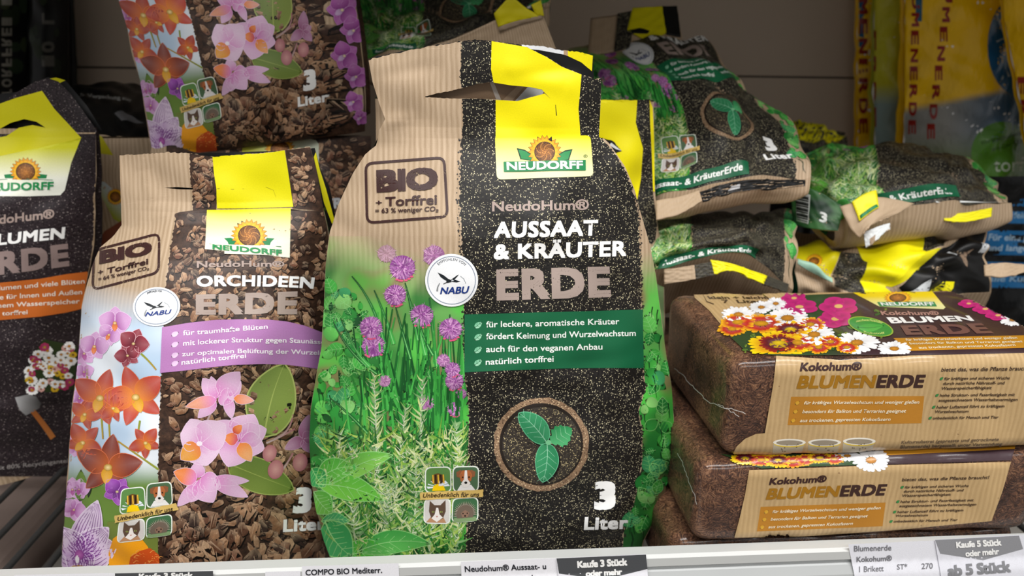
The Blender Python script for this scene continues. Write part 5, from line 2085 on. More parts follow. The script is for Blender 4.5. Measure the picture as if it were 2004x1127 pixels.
def make_right_side():
    root = thing('soil_bag', 'herb soil bag lying open-cornered on the far right pile, small logo flap at its front', 'bag', tuple(at(1750, 460, .2)), 'bags of potting soil')
    s = Patch([[(1560, 300, .305), (1660, 282, .30), (1790, 284, .30), (1890, 312, .30)],
               [(1552, 335, .265), (1670, 306, .244), (1830, 304, .246), (1940, 350, .255)],
               [(1575, 385, .22), (1670, 362, .20), (1840, 345, .20), (1962, 385, .225)],
               [(1630, 432, .195), (1700, 414, .185), (1860, 396, .185), (1975, 404, .205)]], .0022, 9)
    a = herb_uv(.42, plain=True)
    band_uv(a, .015, .17, .26, .72, 'Aussaat- & KräuterErde', .30, .69, .05)
    a.line([(.60, .004), (.72, .008), (.86, .012), (.995, .03)], .02, lin('#dfe2e0'), 9.5, part='front_panel')
    P, F, uv = s.grid(56, 44)
    lay(a, lambda A: s.map_uv(A), root, {'front_panel': (P, F, uv, 'kraft')})
    patch_rest(s, root, (0, .02, -.034))
    # left end: gusset with bars and a volume figure
    t = Art(.05)
    t.poly([(0, 0), (1, 0), (1, 1), (0, 1)], lin('#1d3a26'), 1, 'ink', grad=lambda x, y: mix(lin('#3c6a3a'), lin('#14301e'), min(1, max(0, .5 + .8 * blob(x, y, .16, 1)))))
    t.poly([(.10, .12), (.40, .10), (.42, .84), (.12, .90)], lin('#a9ada8'), 2, 'ink')
    for i in range(13):
        y = .16 + i * .05
        t.poly([(.12, y), (.39, y - .01), (.39, y + .012 + .012 * (i % 3)), (.12, y + .022 + .012 * (i % 3))], lin('#1c1e1c'), 3, 'ink')
    t.text('3', [(.62, .50), (.76, .50), (.76, .22), (.62, .22)], lin('#d4d8d4'), 3, bold=.05)
    flap(root, 'side_label', t, [[(1545, 362, .215), (1595, 372, .20), (1652, 404, .19)], [(1552, 440, .205), (1590, 448, .19), (1640, 452, .178)]], .0015, 7)
    # kraft flap with the small logo, torn white lining under it
    f = U([(1640, 396), (1792, 402), (1740, 470), (1680, 462)])
    t = Art(.05)
    t.poly([f(*p) for p in ((1664, 396), (1712, 386), (1718, 418), (1680, 428))], lin('#e6d80e'), 1.2, 'ink')
    sx, sy = f(1696, 404)
    t.fan(ellipse(sx, sy, .075, .16, 12), lin('#8a4a14'), 2.4, cc=lin('#3a1f0c'))
    for k in range(12):
        an = k * math.pi / 6
        t.fan([(sx + .07 * math.cos(an - .2), sy + .15 * math.sin(an - .2)), (sx + .115 * math.cos(an), sy + .25 * math.sin(an)), (sx + .07 * math.cos(an + .2), sy + .15 * math.sin(an + .2))], lin('#d88414'), 2.2)
    t.poly([f(*p) for p in ((1681, 420), (1714, 412), (1717, 417), (1683, 426))], lin('#1c7a46'), 2.8, 'ink')
    flap(root, 'corner_flap', t, [[(1644, 404, .176), (1716, 386, .172), (1790, 398, .174)], [(1664, 446, .166), (1712, 424, .162), (1760, 416, .168)], [(1682, 466, .160), (1698, 446, .158), (1722, 432, .162)]], .001, 8)
    t = Art(.05)
    t.poly([(0, 0), (1, 0), (1, 1), (0, 1)], lin('#cfd3d4'), 1, 'ink')
    t.poly([(.3, 0), (.55, 0), (.5, .5), (.25, .4)], lin('#98826a'), 1.4, 'ink')
    flap(root, 'lining', t, [[(1690, 455, .164), (1716, 444, .162), (1742, 436, .164)], [(1694, 484, .158), (1710, 474, .156), (1740, 446, .160)]], .001, 5)
    t = Art(.05)
    t.poly([(0, 0), (1, 0), (1, 1), (0, 1)], lin('#e6dc0c'), 1, 'ink')
    flap(root, 'bottom_seal', t, [[(1838, 420, .186), (1890, 416, .186), (1942, 406, .19)], [(1852, 432, .182), (1890, 434, .182), (1940, 424, .186)]], .0008, 4)


def make_right_lower():
    root = thing('soil_bag', 'crumpled soil bag under the far right pile with yellow strip and torn black lining', 'bag', tuple(at(1740, 566, .2)), 'bags of potting soil')
    s = Patch([[(1550, 462, .27), (1680, 470, .26), (1820, 466, .26), (1928, 452, .27)],
               [(1548, 480, .22), (1680, 486, .205), (1820, 470, .205), (1930, 462, .22)],
               [(1556, 520, .19), (1670, 540, .178), (1810, 520, .178), (1930, 500, .20)],
               [(1562, 572, .185), (1680, 588, .175), (1820, 584, .175), (1935, 572, .195)]], .003, 15)
    f0 = [(1550, 462), (1928, 452), (1935, 575), (1562, 580)]
    f = U(f0)
    a = Art(.03)

    def poly(pts, col, L, mat='ink', **k):
        a.poly([f(*p) for p in pts], col, L, mat, **k)
    poly([(1563, 491), (1650, 508), (1637, 550), (1562, 532)], lin('#e0d210'), 2, part='brand_label')
    sx, sy = f(1601, 523)
    sunflower(a, sx, sy, .045, 2.4, 'brand_label', sq=2.1)
    poly([(1562, 530), (1638, 546), (1636, 552), (1561, 540)], lin('#9fc6b0'), 3.8, part='brand_label')
    poly([(1650, 508), (1690, 505), (1704, 520), (1700, 572), (1676, 566), (1640, 555)], (1, 1, 1, 1), 1.5, 'soil_print')
    poly([(1672, 497), (1786, 473), (1802, 522), (1770, 545), (1740, 560), (1760, 576), (1696, 574), (1704, 520)], lin('#ece20a'), 2.4)
    poly([(1802, 520), (1835, 512), (1800, 542), (1750, 560), (1740, 558), (1770, 545)], lin('#d6cc08'), 2.6)
    poly([(1786, 473), (1832, 473), (1838, 508), (1802, 520)], (1, 1, 1, 1), 2.2, 'soil_print')
    poly([(1832, 474), (1924, 456), (1926, 490), (1880, 495), (1838, 508)], (1, 1, 1, 1), 2.0, 'kraft')
    poly([(1760, 560), (1800, 538), (1840, 510), (1890, 492), (1926, 492), (1930, 574), (1770, 577)], lin('#0b0b0b'), 2.8)
    for p in ([(1770, 566), (1810, 552), (1806, 566), (1776, 573)], [(1852, 520), (1860, 516), (1862, 528), (1856, 530)], [(1912, 512), (1930, 514), (1928, 530), (1914, 528)]):
        poly(p, lin('#c8ccce'), 3.4)
    poly([(1802, 570), (1840, 558), (1866, 560), (1830, 575)], lin('#d8ce10'), 3.4)
    poly([(1868, 530), (1900, 522), (1890, 545)], lin('#8a7460'), 3.4)
    P, F, uv = s.grid(56, 40)
    lay(a, lambda A: s.map_uv(A), root, {'front_panel': (P, F, uv, 'kraft')})
    patch_rest(s, root, (0, .06, -.055))
    t = Art(.05)
    flap(root, 'torn_corner', t, [[(1925, 518, .185), (1965, 514, .18), (2008, 518, .185)], [(1928, 538, .175), (1965, 542, .172), (2008, 532, .178)]], .0015, 3)


def make_yellow_fold():
    root = thing('soil_bag', 'soil bag at back of right pile, only a folded yellow corner showing', 'bag', tuple(at(1610, 290, .36)), 'bags of potting soil')
    s = Patch([[(1540, 238, .43), (1590, 240, .424), (1650, 262, .43)], [(1530, 262, .41), (1590, 268, .40), (1655, 276, .41)], [(1520, 290, .385), (1590, 294, .375), (1660, 286, .385)]], .002, 2)
    a = Art(.08)
    a.poly([(0, .3), (.85, .3), (.98, .62), (.72, 1), (0, 1)], lin('#cfc60a'), 1, 'ink')
    P, F, uv = s.grid(24, 20)
    lay(a, lambda A: s.map_uv(A), root, {'front_panel': (P, F, uv, 'soil_print')})
    patch_rest(s, root, (0, .0, -.235), 'black_film')


make_right_top()
make_right_second()
make_right_side()
make_right_lower()
make_yellow_fold()


# --- behind the big bag: one lying on a kraft one
def make_behind():
    root = thing('soil_bag', 'kraft soil bag standing behind the big front bag, folded yellow and kraft strip on top', 'bag', (.02, .24, SHELF), 'bags of potting soil')
    L = [(770, 122), (765, 300), (760, 900)]
    Rr = [(1088, 88), (1104, 140), (1110, 300), (1110, 900)]
    s = Stand(L, Rr, [(-.05, .262), (.32, .262)], [(-.05, .03), (.16, .03), (.26, .014), (.32, .004)], SHELF, seed=21, wr=1.5)
    zt = _z(1000, 112, .262)
    P, F, uv = s.grid(SHELF, zt, 60, 44)
    lay(Art(8), s.map, root, {'front_panel': (P, F, uv, 'kraft')})
    stand_rest(s, root, zt, .03)
    f = U([(795, 102), (1060, 40), (1092, 112), (800, 126)])
    t = Art(.06)
    t.poly([f(*p) for p in ((950, 56), (986, 28), (1024, 38), (1056, 44), (962, 74))], lin('#d8cc12'), 1.4, 'ink')
    t.poly([f(*p) for p in ((962, 74), (1056, 42), (1060, 46), (966, 80))], lin('#a08c76'), 1.6, 'ink')
    t.poly([f(*p) for p in ((1034, 30), (1058, 16), (1062, 42), (1044, 44))], lin('#d8cc12'), 1.6, 'ink')
    flap(root, 'handle_strip', t, [[(795, 104, .244), (900, 72, .24), (985, 34, .238), (1062, 28, .24)], [(800, 128, .246), (900, 120, .244), (1000, 116, .244), (1096, 116, .246)]], .0016, 4)
    root = thing('soil_bag', 'herb soil bag lying behind the big front bag at top centre, green print towards left', 'bag', tuple(at(880, 90, .3)), 'bags of potting soil')
    s = Patch([[(640, -70, .44), (780, -90, .44), (900, -110, .44), (1040, -130, .44)],
               [(665, 15, .35), (790, 0, .34), (920, -28, .34), (1075, -70, .36)],
               [(690, 70, .30), (790, 58, .285), (925, 30, .285), (1080, -20, .30)],
               [(700, 112, .285), (790, 98, .27), (925, 64, .27), (1075, 18, .285)]], .002, 12)
    a = herb_uv(.62, 0, 1)
    band_uv(a, .012, .09, .12, .40, 'Aussaat- & KräuterErde', .14, .38)
    P, F, uv = s.grid(50, 44)
    lay(a, lambda A: s.map_uv(A), root, {'front_panel': (P, F, uv, 'kraft')})
    patch_rest(s, root, (0, .02, -.03))


make_behind()


# --- left: orchid bags behind the front one
def make_orchid_back():
    root = thing('soil_bag', 'orchid soil bag wedged behind the front orchid bag, bearing the upper orchid bag', 'bag', (-.07, .2, SHELF), 'bags of potting soil')
    L = [(300, 262), (290, 330), (285, 420), (285, 900)]
    Rr = [(700, 262), (724, 300), (730, 360), (730, 420), (730, 900)]
    s = Stand(L, Rr, [(-.05, .215), (.3, .225)], [(-.05, .03), (.16, .032), (.22, .020), (.26, .008)], SHELF, seed=17, wr=1.5)
    zt = _z(560, 266, .22)
    P, F, uv = s.grid(SHELF, zt, 60, 50)
    a = Art(8)

    def ins(x, y):
        return 330 < x < 722 and 268 < y < 520
    a.band(lambda y: 326, lambda y: 726, 266, 560, (1, 1, 1, 1), 1.0, 'bark', sy=5)
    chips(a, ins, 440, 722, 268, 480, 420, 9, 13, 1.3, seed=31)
    a.poly([(474, 274), (590, 270), (618, 274), (624, 282), (624, 328), (600, 330), (474, 330)], lin('#dfe09a'), 3.4, part='brand_label', grad=lambda x, y: mix(lin('#d8dc40'), lin('#d5dec8'), min(1, max(0, (x - 480) / 120))))
    sunflower(a, 548, 292, 30, 4.0, 'brand_label', sq=.8)
    a.text('ERDE', [(638, 389), (706, 382), (706, 404), (638, 409)], lin('#b9bcc0'), 4.0, bold=.06)
    lay(a, s.map, root, {'front_panel': (P, F, uv, 'kraft')})
    stand_rest(s, root, zt, .035)


def make_orchid_upper():
    root = thing('soil_bag', 'orchid soil bag standing on top of the others at upper left, cropped above', 'bag', tuple(at(480, 290, .2)), 'bags of potting soil')
    L = [(205, -240), (215, -60), (228, -10), (246, 45), (262, 110), (276, 170), (288, 235), (298, 296)]
    Rr = [(660, -240), (690, -60), (694, -10), (704, 60), (713, 140), (716, 200), (716, 262), (706, 300)]
    zb = _z(500, 290, .185)
    s = Stand(L, Rr, [(zb - .01, .225), (zb + .3, .235)], [(zb - .01, .016), (zb + .01, .036), (zb + .05, .048), (zb + .15, .04), (zb + .3, .01)], zb, seed=19, wr=1.4)
    s.tilt = .021
    s.ridges = [px_ridge(s, *q) for q in ((300, 250, 420, 288, .002, .006), (560, 280, 700, 220, .002, .006), (640, 260, 712, 120, -.002, .006))]

    def fn(A):
        l = np.interp(A[:, 1], [p[1] for p in OL], [p[0] for p in OL])
        r = np.interp(A[:, 1], [p[1] for p in OR], [p[0] for p in OR])
        u = np.clip((A[:, 0] - l) / (r - l), .003, .999)
        u = np.where(u < .96, u * .86, .8256 + (u - .96) * 4.36)
        y2 = 299 - 50 * np.clip(u, 0, 1) ** 1.2 - (1112 - A[:, 1]) * .80
        l2 = np.interp(y2, [p[1] for p in L], [p[0] for p in L])
        r2 = np.interp(y2, [p[1] for p in Rr], [p[0] for p in Rr])
        return np.stack([l2 + np.clip(u, .003, .997) * (r2 - l2), y2], -1)
    a = ORCHID.remap(fn, lambda P, part: P[:, 1].min() > 690 or (len(P) > 1500))
    a.h = 9
    # right flank of the print: purple orchids wrapping round the side
    for x, y, r in ((668, 20, 34), (690, 60, 30), (672, 110, 30), (695, 150, 26), (690, 200, 22), (704, 230, 16)):
        orchid(a, x, y, r, (lin('#7a2a78'), lin('#a858a4')), lin('#c490c4'), 8.4, rot=-.6, lip='#c0a0c8', fat=1.4)
    for P, T, C, l, m, p in a.items[-90:]:
        P[:, 0] = np.minimum(P[:, 0], np.interp(P[:, 1], [q[1] for q in Rr], [q[0] for q in Rr]) - .6)
    P, F, uv = s.grid(zb, zb + .26, 90, 56)
    lay(a, lambda A: s.map(clampx(s, A)), root, {'front_panel': (P, F, uv, 'kraft')})
    stand_rest(s, root, zb + .26, .03, 'bark', 'bark')


def make_left_kraft():
    root = thing('soil_bag', 'kraft-backed orchid soil bag squeezed between the flower bag and front orchid bag, turned sideways', 'bag', tuple(at(230, 420, .28)), 'bags of potting soil')
    L = [(118, 262), (112, 400), (110, 900)]
    Rr = [(330, 266), (332, 300), (334, 420), (334, 900)]
    s = Stand(L, Rr, [(-.05, .292), (.3, .292)], [(-.05, .02), (.18, .022), (.22, .010), (.26, .004)], SHELF, seed=23, wr=2.0)
    zt = _z(230, 268, .292)
    P, F, uv = s.grid(SHELF, zt, 50, 36)
    a = Art(8)
    a.poly([(190, 262), (200, 268), (222, 304), (190, 300)], lin('#b8b00e'), 2)
    a.poly([(186, 360), (192, 354), (205, 356), (246, 392), (240, 432), (232, 434), (222, 428)], lin('#b6bf70'), 2, part='brand_label', grad=lambda x, y: mix(lin('#a8ac20'), lin('#c4cfd0'), min(1, max(0, (y * -1 + x * .9 + 225) / 50))))
    sunflower(a, 226, 385, 17, 3.0, 'brand_label')
    a.poly([(205, 452), (240, 430), (244, 452), (200, 500), (186, 480)], lin('#8a4a34'), 2)
    lay(a, s.map, root, {'front_panel': (P, F, uv, 'kraft')})
    stand_rest(s, root, zt, .03)


def make_left_dark():
    root = thing('soil_bag', 'dark soil bag lying flat behind the flower bag with small white line of print', 'bag', tuple(at(210, 260, .36)), 'bags of potting soil')
    s = Patch([[(90, 172, .44), (170, 164, .43), (240, 160, .43), (320, 180, .44)],
               [(95, 205, .37), (180, 200, .355), (250, 205, .355), (325, 220, .37)],
               [(110, 262, .32), (190, 262, .305), (250, 270, .305), (330, 280, .315)]], .0008, 5)
    f = U([(90, 172), (320, 180), (330, 280), (110, 262)])
    a = Art(.02)
    a.text('Verpackung zur', [f(166, 200), f(258, 215), f(258, 223), f(166, 209)], lin('#b9bab8'), 2, bold=.03)
    a.line([f(157, 203), f(161, 208), f(156, 210)], .008, lin('#b9bab8'), 2, closed=True)
    a.poly([f(222, 240), f(240, 236), f(285, 252), f(240, 252)], lin('#5a5a5c'), 1.8)
    P, F, uv = s.grid(36, 26)
    lay(a, lambda A: s.map_uv(A), root, {'front_panel': (P, F, uv, 'black_film')})
    patch_rest(s, root, (0, .02, -.022), 'kraft')


make_orchid_back()
make_orchid_upper()
make_left_kraft()
make_left_dark()


# --- big upright film sacks at the back
def sack(label, L, Rr, ye, B, art, depth=.06, ytop=-60, seed=3, base='sack', wr=2.5):
    root = thing('soil_sack', label, 'sack', tuple(at((L[-1][0] + Rr[-1][0]) / 2, 300, ye)), 'big film sacks')
    s = Stand(L, Rr, [(-.05, ye), (.5, ye)], [(-.05, B * .8), (.05, B), (.5, B)], SHELF, seed=seed, wr=wr)
    root.location = (float((s.xL[0] + s.xR[0]) / 2), ye, SHELF)
    zt = float(at((L[0][0] + Rr[0][0]) / 2, ytop, ye)[2])
    P, F, uv = s.grid(SHELF, zt, 70, 36)
    lay(art, lambda A: s.map(clampx(s, A, .1)), root, {'front_panel': (P, F, uv, base)}, lift=.0002)
    stand_rest(s, root, zt, depth, base, base)
    return s


def fix_sack_base(col):
    """the film's own colour on the meshes that carry no print"""
    for o in bpy.data.objects:
        if o.type == 'MESH' and 'Col' not in o.data.color_attributes and any(m and m.name == 'sack_film' for m in o.data.materials):
            at_ = o.data.color_attributes.new('Col', 'FLOAT_COLOR', 'POINT')
            at_.data.foreach_set('color', np.tile(np.array(col, np.float32), len(o.data.vertices)))


def letters_down(a, st, x, y0, y1, wd, col, L):
    n = len(st)
    for i, ch in enumerate(st):
        if ch == ' ':
            continue
        yy = y0 + (y1 - y0) * i / n
        h = (y1 - y0) / n * .78
        xx = x(yy) if callable(x) else x
        a.text(ch, [(xx + wd, yy), (xx + wd, yy + h), (xx, yy + h), (xx, yy)], lin(col), L, 'sack', bold=.05)


RED, YLW = '#8f1f14', lin('#f2c00e')
a = Art(10)
a.band(lambda y: 1660, lambda y: 1790, -60, 620, YLW, 1, 'sack', sy=14)
a.poly([(1681, -40), (1691, -40), (1691, 92), (1681, 92)], lin('#1d5a80'), 2, 'sack')
letters_down(a, 'BLUMENERDE', 1681, -120, 270, 17, RED, 2)
sack('yellow film sack with red letters, leftmost against the grey-brown back panel', [(1678, -80), (1678, 300), (1680, 620)], [(1770, -80), (1770, 300), (1768, 620)], .526, .011, a, .004, seed=1)
fix_sack_base(YLW)
a = Art(10)
a.band(lambda y: 1700, lambda y: 1800, -60, 620, YLW, 1, 'sack', sy=6,)
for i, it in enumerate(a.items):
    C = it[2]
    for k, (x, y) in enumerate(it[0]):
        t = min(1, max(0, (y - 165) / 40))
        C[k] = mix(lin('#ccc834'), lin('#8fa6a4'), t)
letters_down(a, 'ERDE', 1703, 60, 260, 12, RED, 2)
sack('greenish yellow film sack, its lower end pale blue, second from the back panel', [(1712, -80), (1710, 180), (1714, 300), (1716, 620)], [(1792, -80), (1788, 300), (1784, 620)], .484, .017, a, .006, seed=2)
fix_sack_base(lin('#b0ae2c'))
a = Art(10)
a.band(lambda y: 1760, lambda y: 2010, -60, 620, YLW, 1, 'sack', sy=6, sx=8)
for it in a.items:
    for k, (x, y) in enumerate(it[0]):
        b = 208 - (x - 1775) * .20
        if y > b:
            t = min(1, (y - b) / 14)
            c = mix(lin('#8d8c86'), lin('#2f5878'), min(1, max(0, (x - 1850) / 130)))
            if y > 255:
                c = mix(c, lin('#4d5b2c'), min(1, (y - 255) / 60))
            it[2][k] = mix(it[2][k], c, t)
letters_down(a, 'BLUMENERDE', lambda y: 1783 - (y - 60) * .03, -80, 270, 15, RED, 2)
letters_down(a, 'BLUMENERDE', lambda y: 1842 - (y - 30) * .13, -100, 280, 15, RED, 2)
a.poly([(1792, -40), (1806, -40), (1804, 42), (1792, 42)], lin('#2a5f7c'), 2, 'sack')
a.poly(ellipse(1990, 90, 58, 96, 30), lin('#1b5a86'), 2, 'sack')
a.line([(1935, -20), (1950, 30), (1964, 66), (1978, 120), (1992, 180)], 3, lin('#9fb6c4'), 2.5, 'sack')
for q in (((1950, 82), (1962, 76), (1966, 96)), ((1956, 110), (1972, 114), (1972, 96)), ((1960, 156), (1968, 134), (1974, 150))):
    a.line(q, 4, lin('#b0c0c8'), 2.6, 'sack')
a.poly(ellipse(1962, 300, 62, 62, 36), lin('#4a7a24'), 2.2, 'sack')
a.text('torffrei', [(1945, 310), (2050, 306), (2050, 332), (1945, 336)], lin('#c2ccba'), 3, 'sack', bold=.0)
a.text('torfreduziert', [(1920, 275), (2000, 255), (2000, 263), (1920, 283)], lin('#2a4a16'), 3, 'sack', bold=.01)
a.text('weniger CO₂', [(1940, 288), (2005, 270), (2005, 278), (1940, 296)], lin('#2a4a16'), 3, 'sack', bold=.01)
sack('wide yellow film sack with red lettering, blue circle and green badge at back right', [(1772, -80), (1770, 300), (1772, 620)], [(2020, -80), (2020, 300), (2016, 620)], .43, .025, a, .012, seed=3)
fix_sack_base(YLW)
a = Art(10)
a.band(lambda y: 1930, lambda y: 2140, -60, 560, YLW, 1, 'sack', sy=14)
letters_down(a, 'ERDE', lambda y: 1992 + (y - 160) * .10, 150, 330, 15, RED, 2)
sack('yellow film sack cut off by the right edge, leaning over the wide one', [(1954, -80), (1966, 40), (1984, 130), (2002, 220), (2016, 300), (2040, 620)], [(2140, -80), (2140, 300), (2140, 620)], .377, .017, a, .002, seed=4)
fix_sack_base(YLW)
a = Art(10)
a.band(lambda y: 1890, lambda y: 2140, 345, 640, lin('#101214'), 1, 'sack', sy=14)
for y0, y1, st in ((388, 436, 'besonders feine Erde'), (450, 498, None), (512, 562, 'für alle Kulturen')):
    a.poly([(1918, y0), (2120, y0 + 3), (2120, y1 + 3), (1918, y1)], lin('#1f6ea8'), 2, 'sack')
    if st:
        a.text(st, [(1900, y0 + 26), (2060, y0 + 28), (2060, y0 + 40), (1900, y0 + 38)], lin('#8fb4d0'), 3, 'sack', bold=.03, shear=.15)
a.text('Für eine prächtige', [(1933, 457), (2075, 459), (2075, 472), (1933, 470)], lin('#a9c6dc'), 3, 'sack', bold=.03, shear=.15)
a.text('und lange Blüte', [(1931, 478), (2060, 480), (2060, 492), (1931, 490)], lin('#a9c6dc'), 3, 'sack', bold=.03, shear=.15)
sack('black soil sack with blue banners at right edge behind the coir bricks', [(1880, 340), (1890, 460), (1895, 640)], [(2140, 340), (2140, 460), (2140, 640)], .339, .016, a, .002, ytop=350, seed=5, base='black_film')

a = Art(10)
letters_down(a, 'TORFFREI 10 L', 3, 190, -70, 20, '#8d8a80', 2)
for i in range(24):
    x, y = random.uniform(-70, 50), random.uniform(-50, 150)
    a.fan(ellipse(x, y, random.uniform(6, 16), random.uniform(8, 22), 9), lin(random.choice(['#1f2a18', '#263420', '#141a10', '#30381f'])), 1.5)
sack('dark green soil sack with sideways white print in the top left corner', [(-150, -80), (-150, 300), (-140, 620)], [(54, -80), (50, 180), (50, 300), (50, 620)], .50, .03, a, .02, seed=6, base='black_film', wr=2)
a = Art(10)
letters_down(a, '10 L', 82, 130, 20, 24, '#56544e', 2)
for i in range(16):
    x, y = random.uniform(62, 128), random.uniform(-50, 160)
    a.fan(ellipse(x, y, random.uniform(5, 12), random.uniform(8, 20), 9), lin(random.choice(['#1a2416', '#202a1a', '#12160f'])), 1.5)
sack('dark soil sack second from the left edge against the back wall', [(58, -80), (58, 300), (60, 620)], [(134, -80), (134, 300), (132, 620)], .505, .024, a, .02, seed=7, base='black_film', wr=2)
# ------------------------------------------------------------------ pressed coir bricks in shrink film
class Brick:
    def __init__(s, x0, x1, y0, y1, z0, z1, yaw=0.0, r=.010, seed=0):
        s.c = np.array([(x0 + x1) / 2, (y0 + y1) / 2, (z0 + z1) / 2])
        s.h = np.array([(x1 - x0) / 2, (y1 - y0) / 2, (z1 - z0) / 2])
        s.yaw, s.r, s.seed = yaw, r, seed
        c, n = math.cos(yaw), math.sin(yaw)
        s.R = np.array([[c, -n, 0], [n, c, 0], [0, 0, 1]])

    def sdf(s, P):
        q = (P - s.c) @ s.R
        d = np.abs(q) - (s.h - s.r)
        m = np.maximum(d, 0)
        bump = .0008 * np.sin(70 * q[:, 0] + s.seed) * np.sin(60 * q[:, 1] + 50 * q[:, 2] + s.seed) + .0005 * np.sin(150 * q[:, 0] + 90 * q[:, 2])
        return np.linalg.norm(m, axis=1) + np.minimum(d.max(1), 0) - s.r + bump

    def nrm(s, P):
        e = 3e-4
        g = np.stack([s.sdf(P + np.eye(3)[k] * e) - s.sdf(P - np.eye(3)[k] * e) for k in range(3)], -1)
        return g / (np.linalg.norm(g, axis=1)[:, None] + 1e-9)

    def map(s, A):
        A = np.asarray(A, float)
        d = ray(A[:, 0], A[:, 1])
        d /= np.linalg.norm(d, axis=1)[:, None]
        t = np.full(len(A), .2)
        for _ in range(60):
            t += np.clip(s.sdf(CAM + d * t[:, None]), -.05, .05) * .9
            t = np.minimum(t, .62)
        P = CAM + d * t[:, None]
        for _ in range(8):
            P = P - s.nrm(P) * s.sdf(P)[:, None]
        q = (P - s.c) @ s.R
        uv = np.stack([q[:, 0], q[:, 2] + q[:, 1]], -1)
        return P, s.nrm(P), uv

    def mesh(s, root):
        import bmesh
        bm = bmesh.new()
        bmesh.ops.create_cube(bm, size=2)
        for v in bm.verts:
            v.co = Vector((v.co.x * s.h[0], v.co.y * s.h[1], v.co.z * s.h[2]))
        for ax, n in ((0, 44), (1, 26), (2, 16)):
            es = [e for e in bm.edges if abs((e.verts[0].co - e.verts[1].co)[ax]) > 1.9 * s.h[ax] * .99 and abs((e.verts[0].co - e.verts[1].co).length - 2 * s.h[ax]) < 1e-6]
            bmesh.ops.subdivide_edges(bm, edges=es, cuts=n, use_grid_fill=True)
        P = np.array([v.co[:] for v in bm.verts])
        # pull the box onto the rounded, slightly lumpy form
        inner = np.clip(P, -(s.h - s.r), s.h - s.r)
        d = P - inner
        L = np.linalg.norm(d, axis=1)[:, None]
        P = np.where(L > 0, inner + d / np.maximum(L, 1e-9) * s.r, P)
        W = P @ s.R.T + s.c
        for _ in range(4):
            W = W - s.nrm(W) * s.sdf(W)[:, None]
        bm.verts.ensure_lookup_table()
        for v, p in zip(bm.verts, W):
            v.co = Vector(p) - root.location
        me = bpy.data.meshes.new('pressed_block')
        bm.to_mesh(me)
        bm.free()
        me.materials.append(MATS['coir'])
        for p in me.polygons:
            p.use_smooth = True
        o = bpy.data.objects.new('pressed_block', me)
        COL.objects.link(o)
        o.parent = root
        return o


def c9(X, Y):      # zoom of the upper brick
    return (1290 + X / 2.807, 550 + Y / 2.807)


def c10(X, Y):     # zoom of the lower brick
    return (1290 + X / 2.807, 840 + Y / 2.807)


GOLD = lin('#b3771f')


def brick_front(a, f, k, part='front_label'):
    """texts of the kraft label on the front; f maps label coordinates of the upper brick's zoom"""
    a.text('Kokohum®', [f(770, 450), f(1110, 446), f(1110, 488), f(768, 494)], INKBROWN, 4, 'film_print', part, bold=.045, shear=.15)
    a.text('BLUMEN', [f(762, 516), f(1192, 512), f(1184, 583), f(750, 587)], lin('#9c6c14'), 4, 'film_print', part, bold=.055, shear=.12, space=1.02)
    a.text('ERDE', [f(1192, 512), f(1462, 510), f(1450, 582), f(1186, 583)], lin('#3a241f'), 4, 'film_print', part, bold=.055, shear=.12, space=1.02)
    a.poly([f(722, 632), f(1452, 628), f(1436, 778), f(702, 788)], lin('#b47a26'), 3, 'film_print', part)
    for st, q in (('für kräftiges Wurzelwachstum und weniger gießen', (795, 655, 1425, 651, 18)), ('besonders für Balkon und Terrarien geeignet', (785, 703, 1352, 700, 18)), ('aus trockenen, gepressten Kokosfasern', (772, 752, 1268, 745, 18))):
        x0, y0, x1, y1, h = q
        a.text(st, [f(x0, y0), f(x1, y1), f(x1 - 3, y1 + h), f(x0 - 3, y0 + h)], lin('#efe3c6'), 4.2, 'film_print', part, bold=.015, shear=.2)
        a.leaf(f(x0 - 52, y0 + h), f(x0 - 26, y0), 7, lin('#d8a838'), lin('#c89428'), 4.2, n=5, part=part)
    dk = lin('#4a3728')
    for st, q in (('bietet das, was die Pflanze braucht!', (1545, 474, 2035, 466, 20)), ('für kräftigen und sicheren Wuchs', (1562, 524, 1922, 520, 16)), ('durch natürliche Nährstoff- und', (1556, 550, 1895, 547, 16)), ('Wasserspeicherfähigkeit', (1548, 577, 1822, 574, 16)),
                  ('hohe Struktur- und Faserfestigkeit mit', (1538, 615, 1950, 611, 16)), ('ausgezeichnetem Wasserhaltevermögen', (1532, 642, 1965, 638, 16)), ('hoher Luftanteil führt zu kräftigem', (1520, 680, 1893, 674, 16)), ('Wurzelwachstum', (1512, 705, 1695, 703, 15)), ('unbedenklich für Mensch und Tier', (1500, 740, 1860, 736, 15))):
        x0, y0, x1, y1, h = q
        a.text(st, [f(x0, y0), f(x1, y1), f(x1 - 2, y1 + h), f(x0 - 2, y0 + h)], dk, 4, 'film_print', part, bold=.02, shear=.15)
        if st[:3] in ('für', 'hoh', 'unb'):
            a.leaf(f(x0 - 26, y0 + 16), f(x0 - 6, y0), 5, lin('#3f8a4a'), lin('#2f7a3c'), 4.1, n=5, part=part)


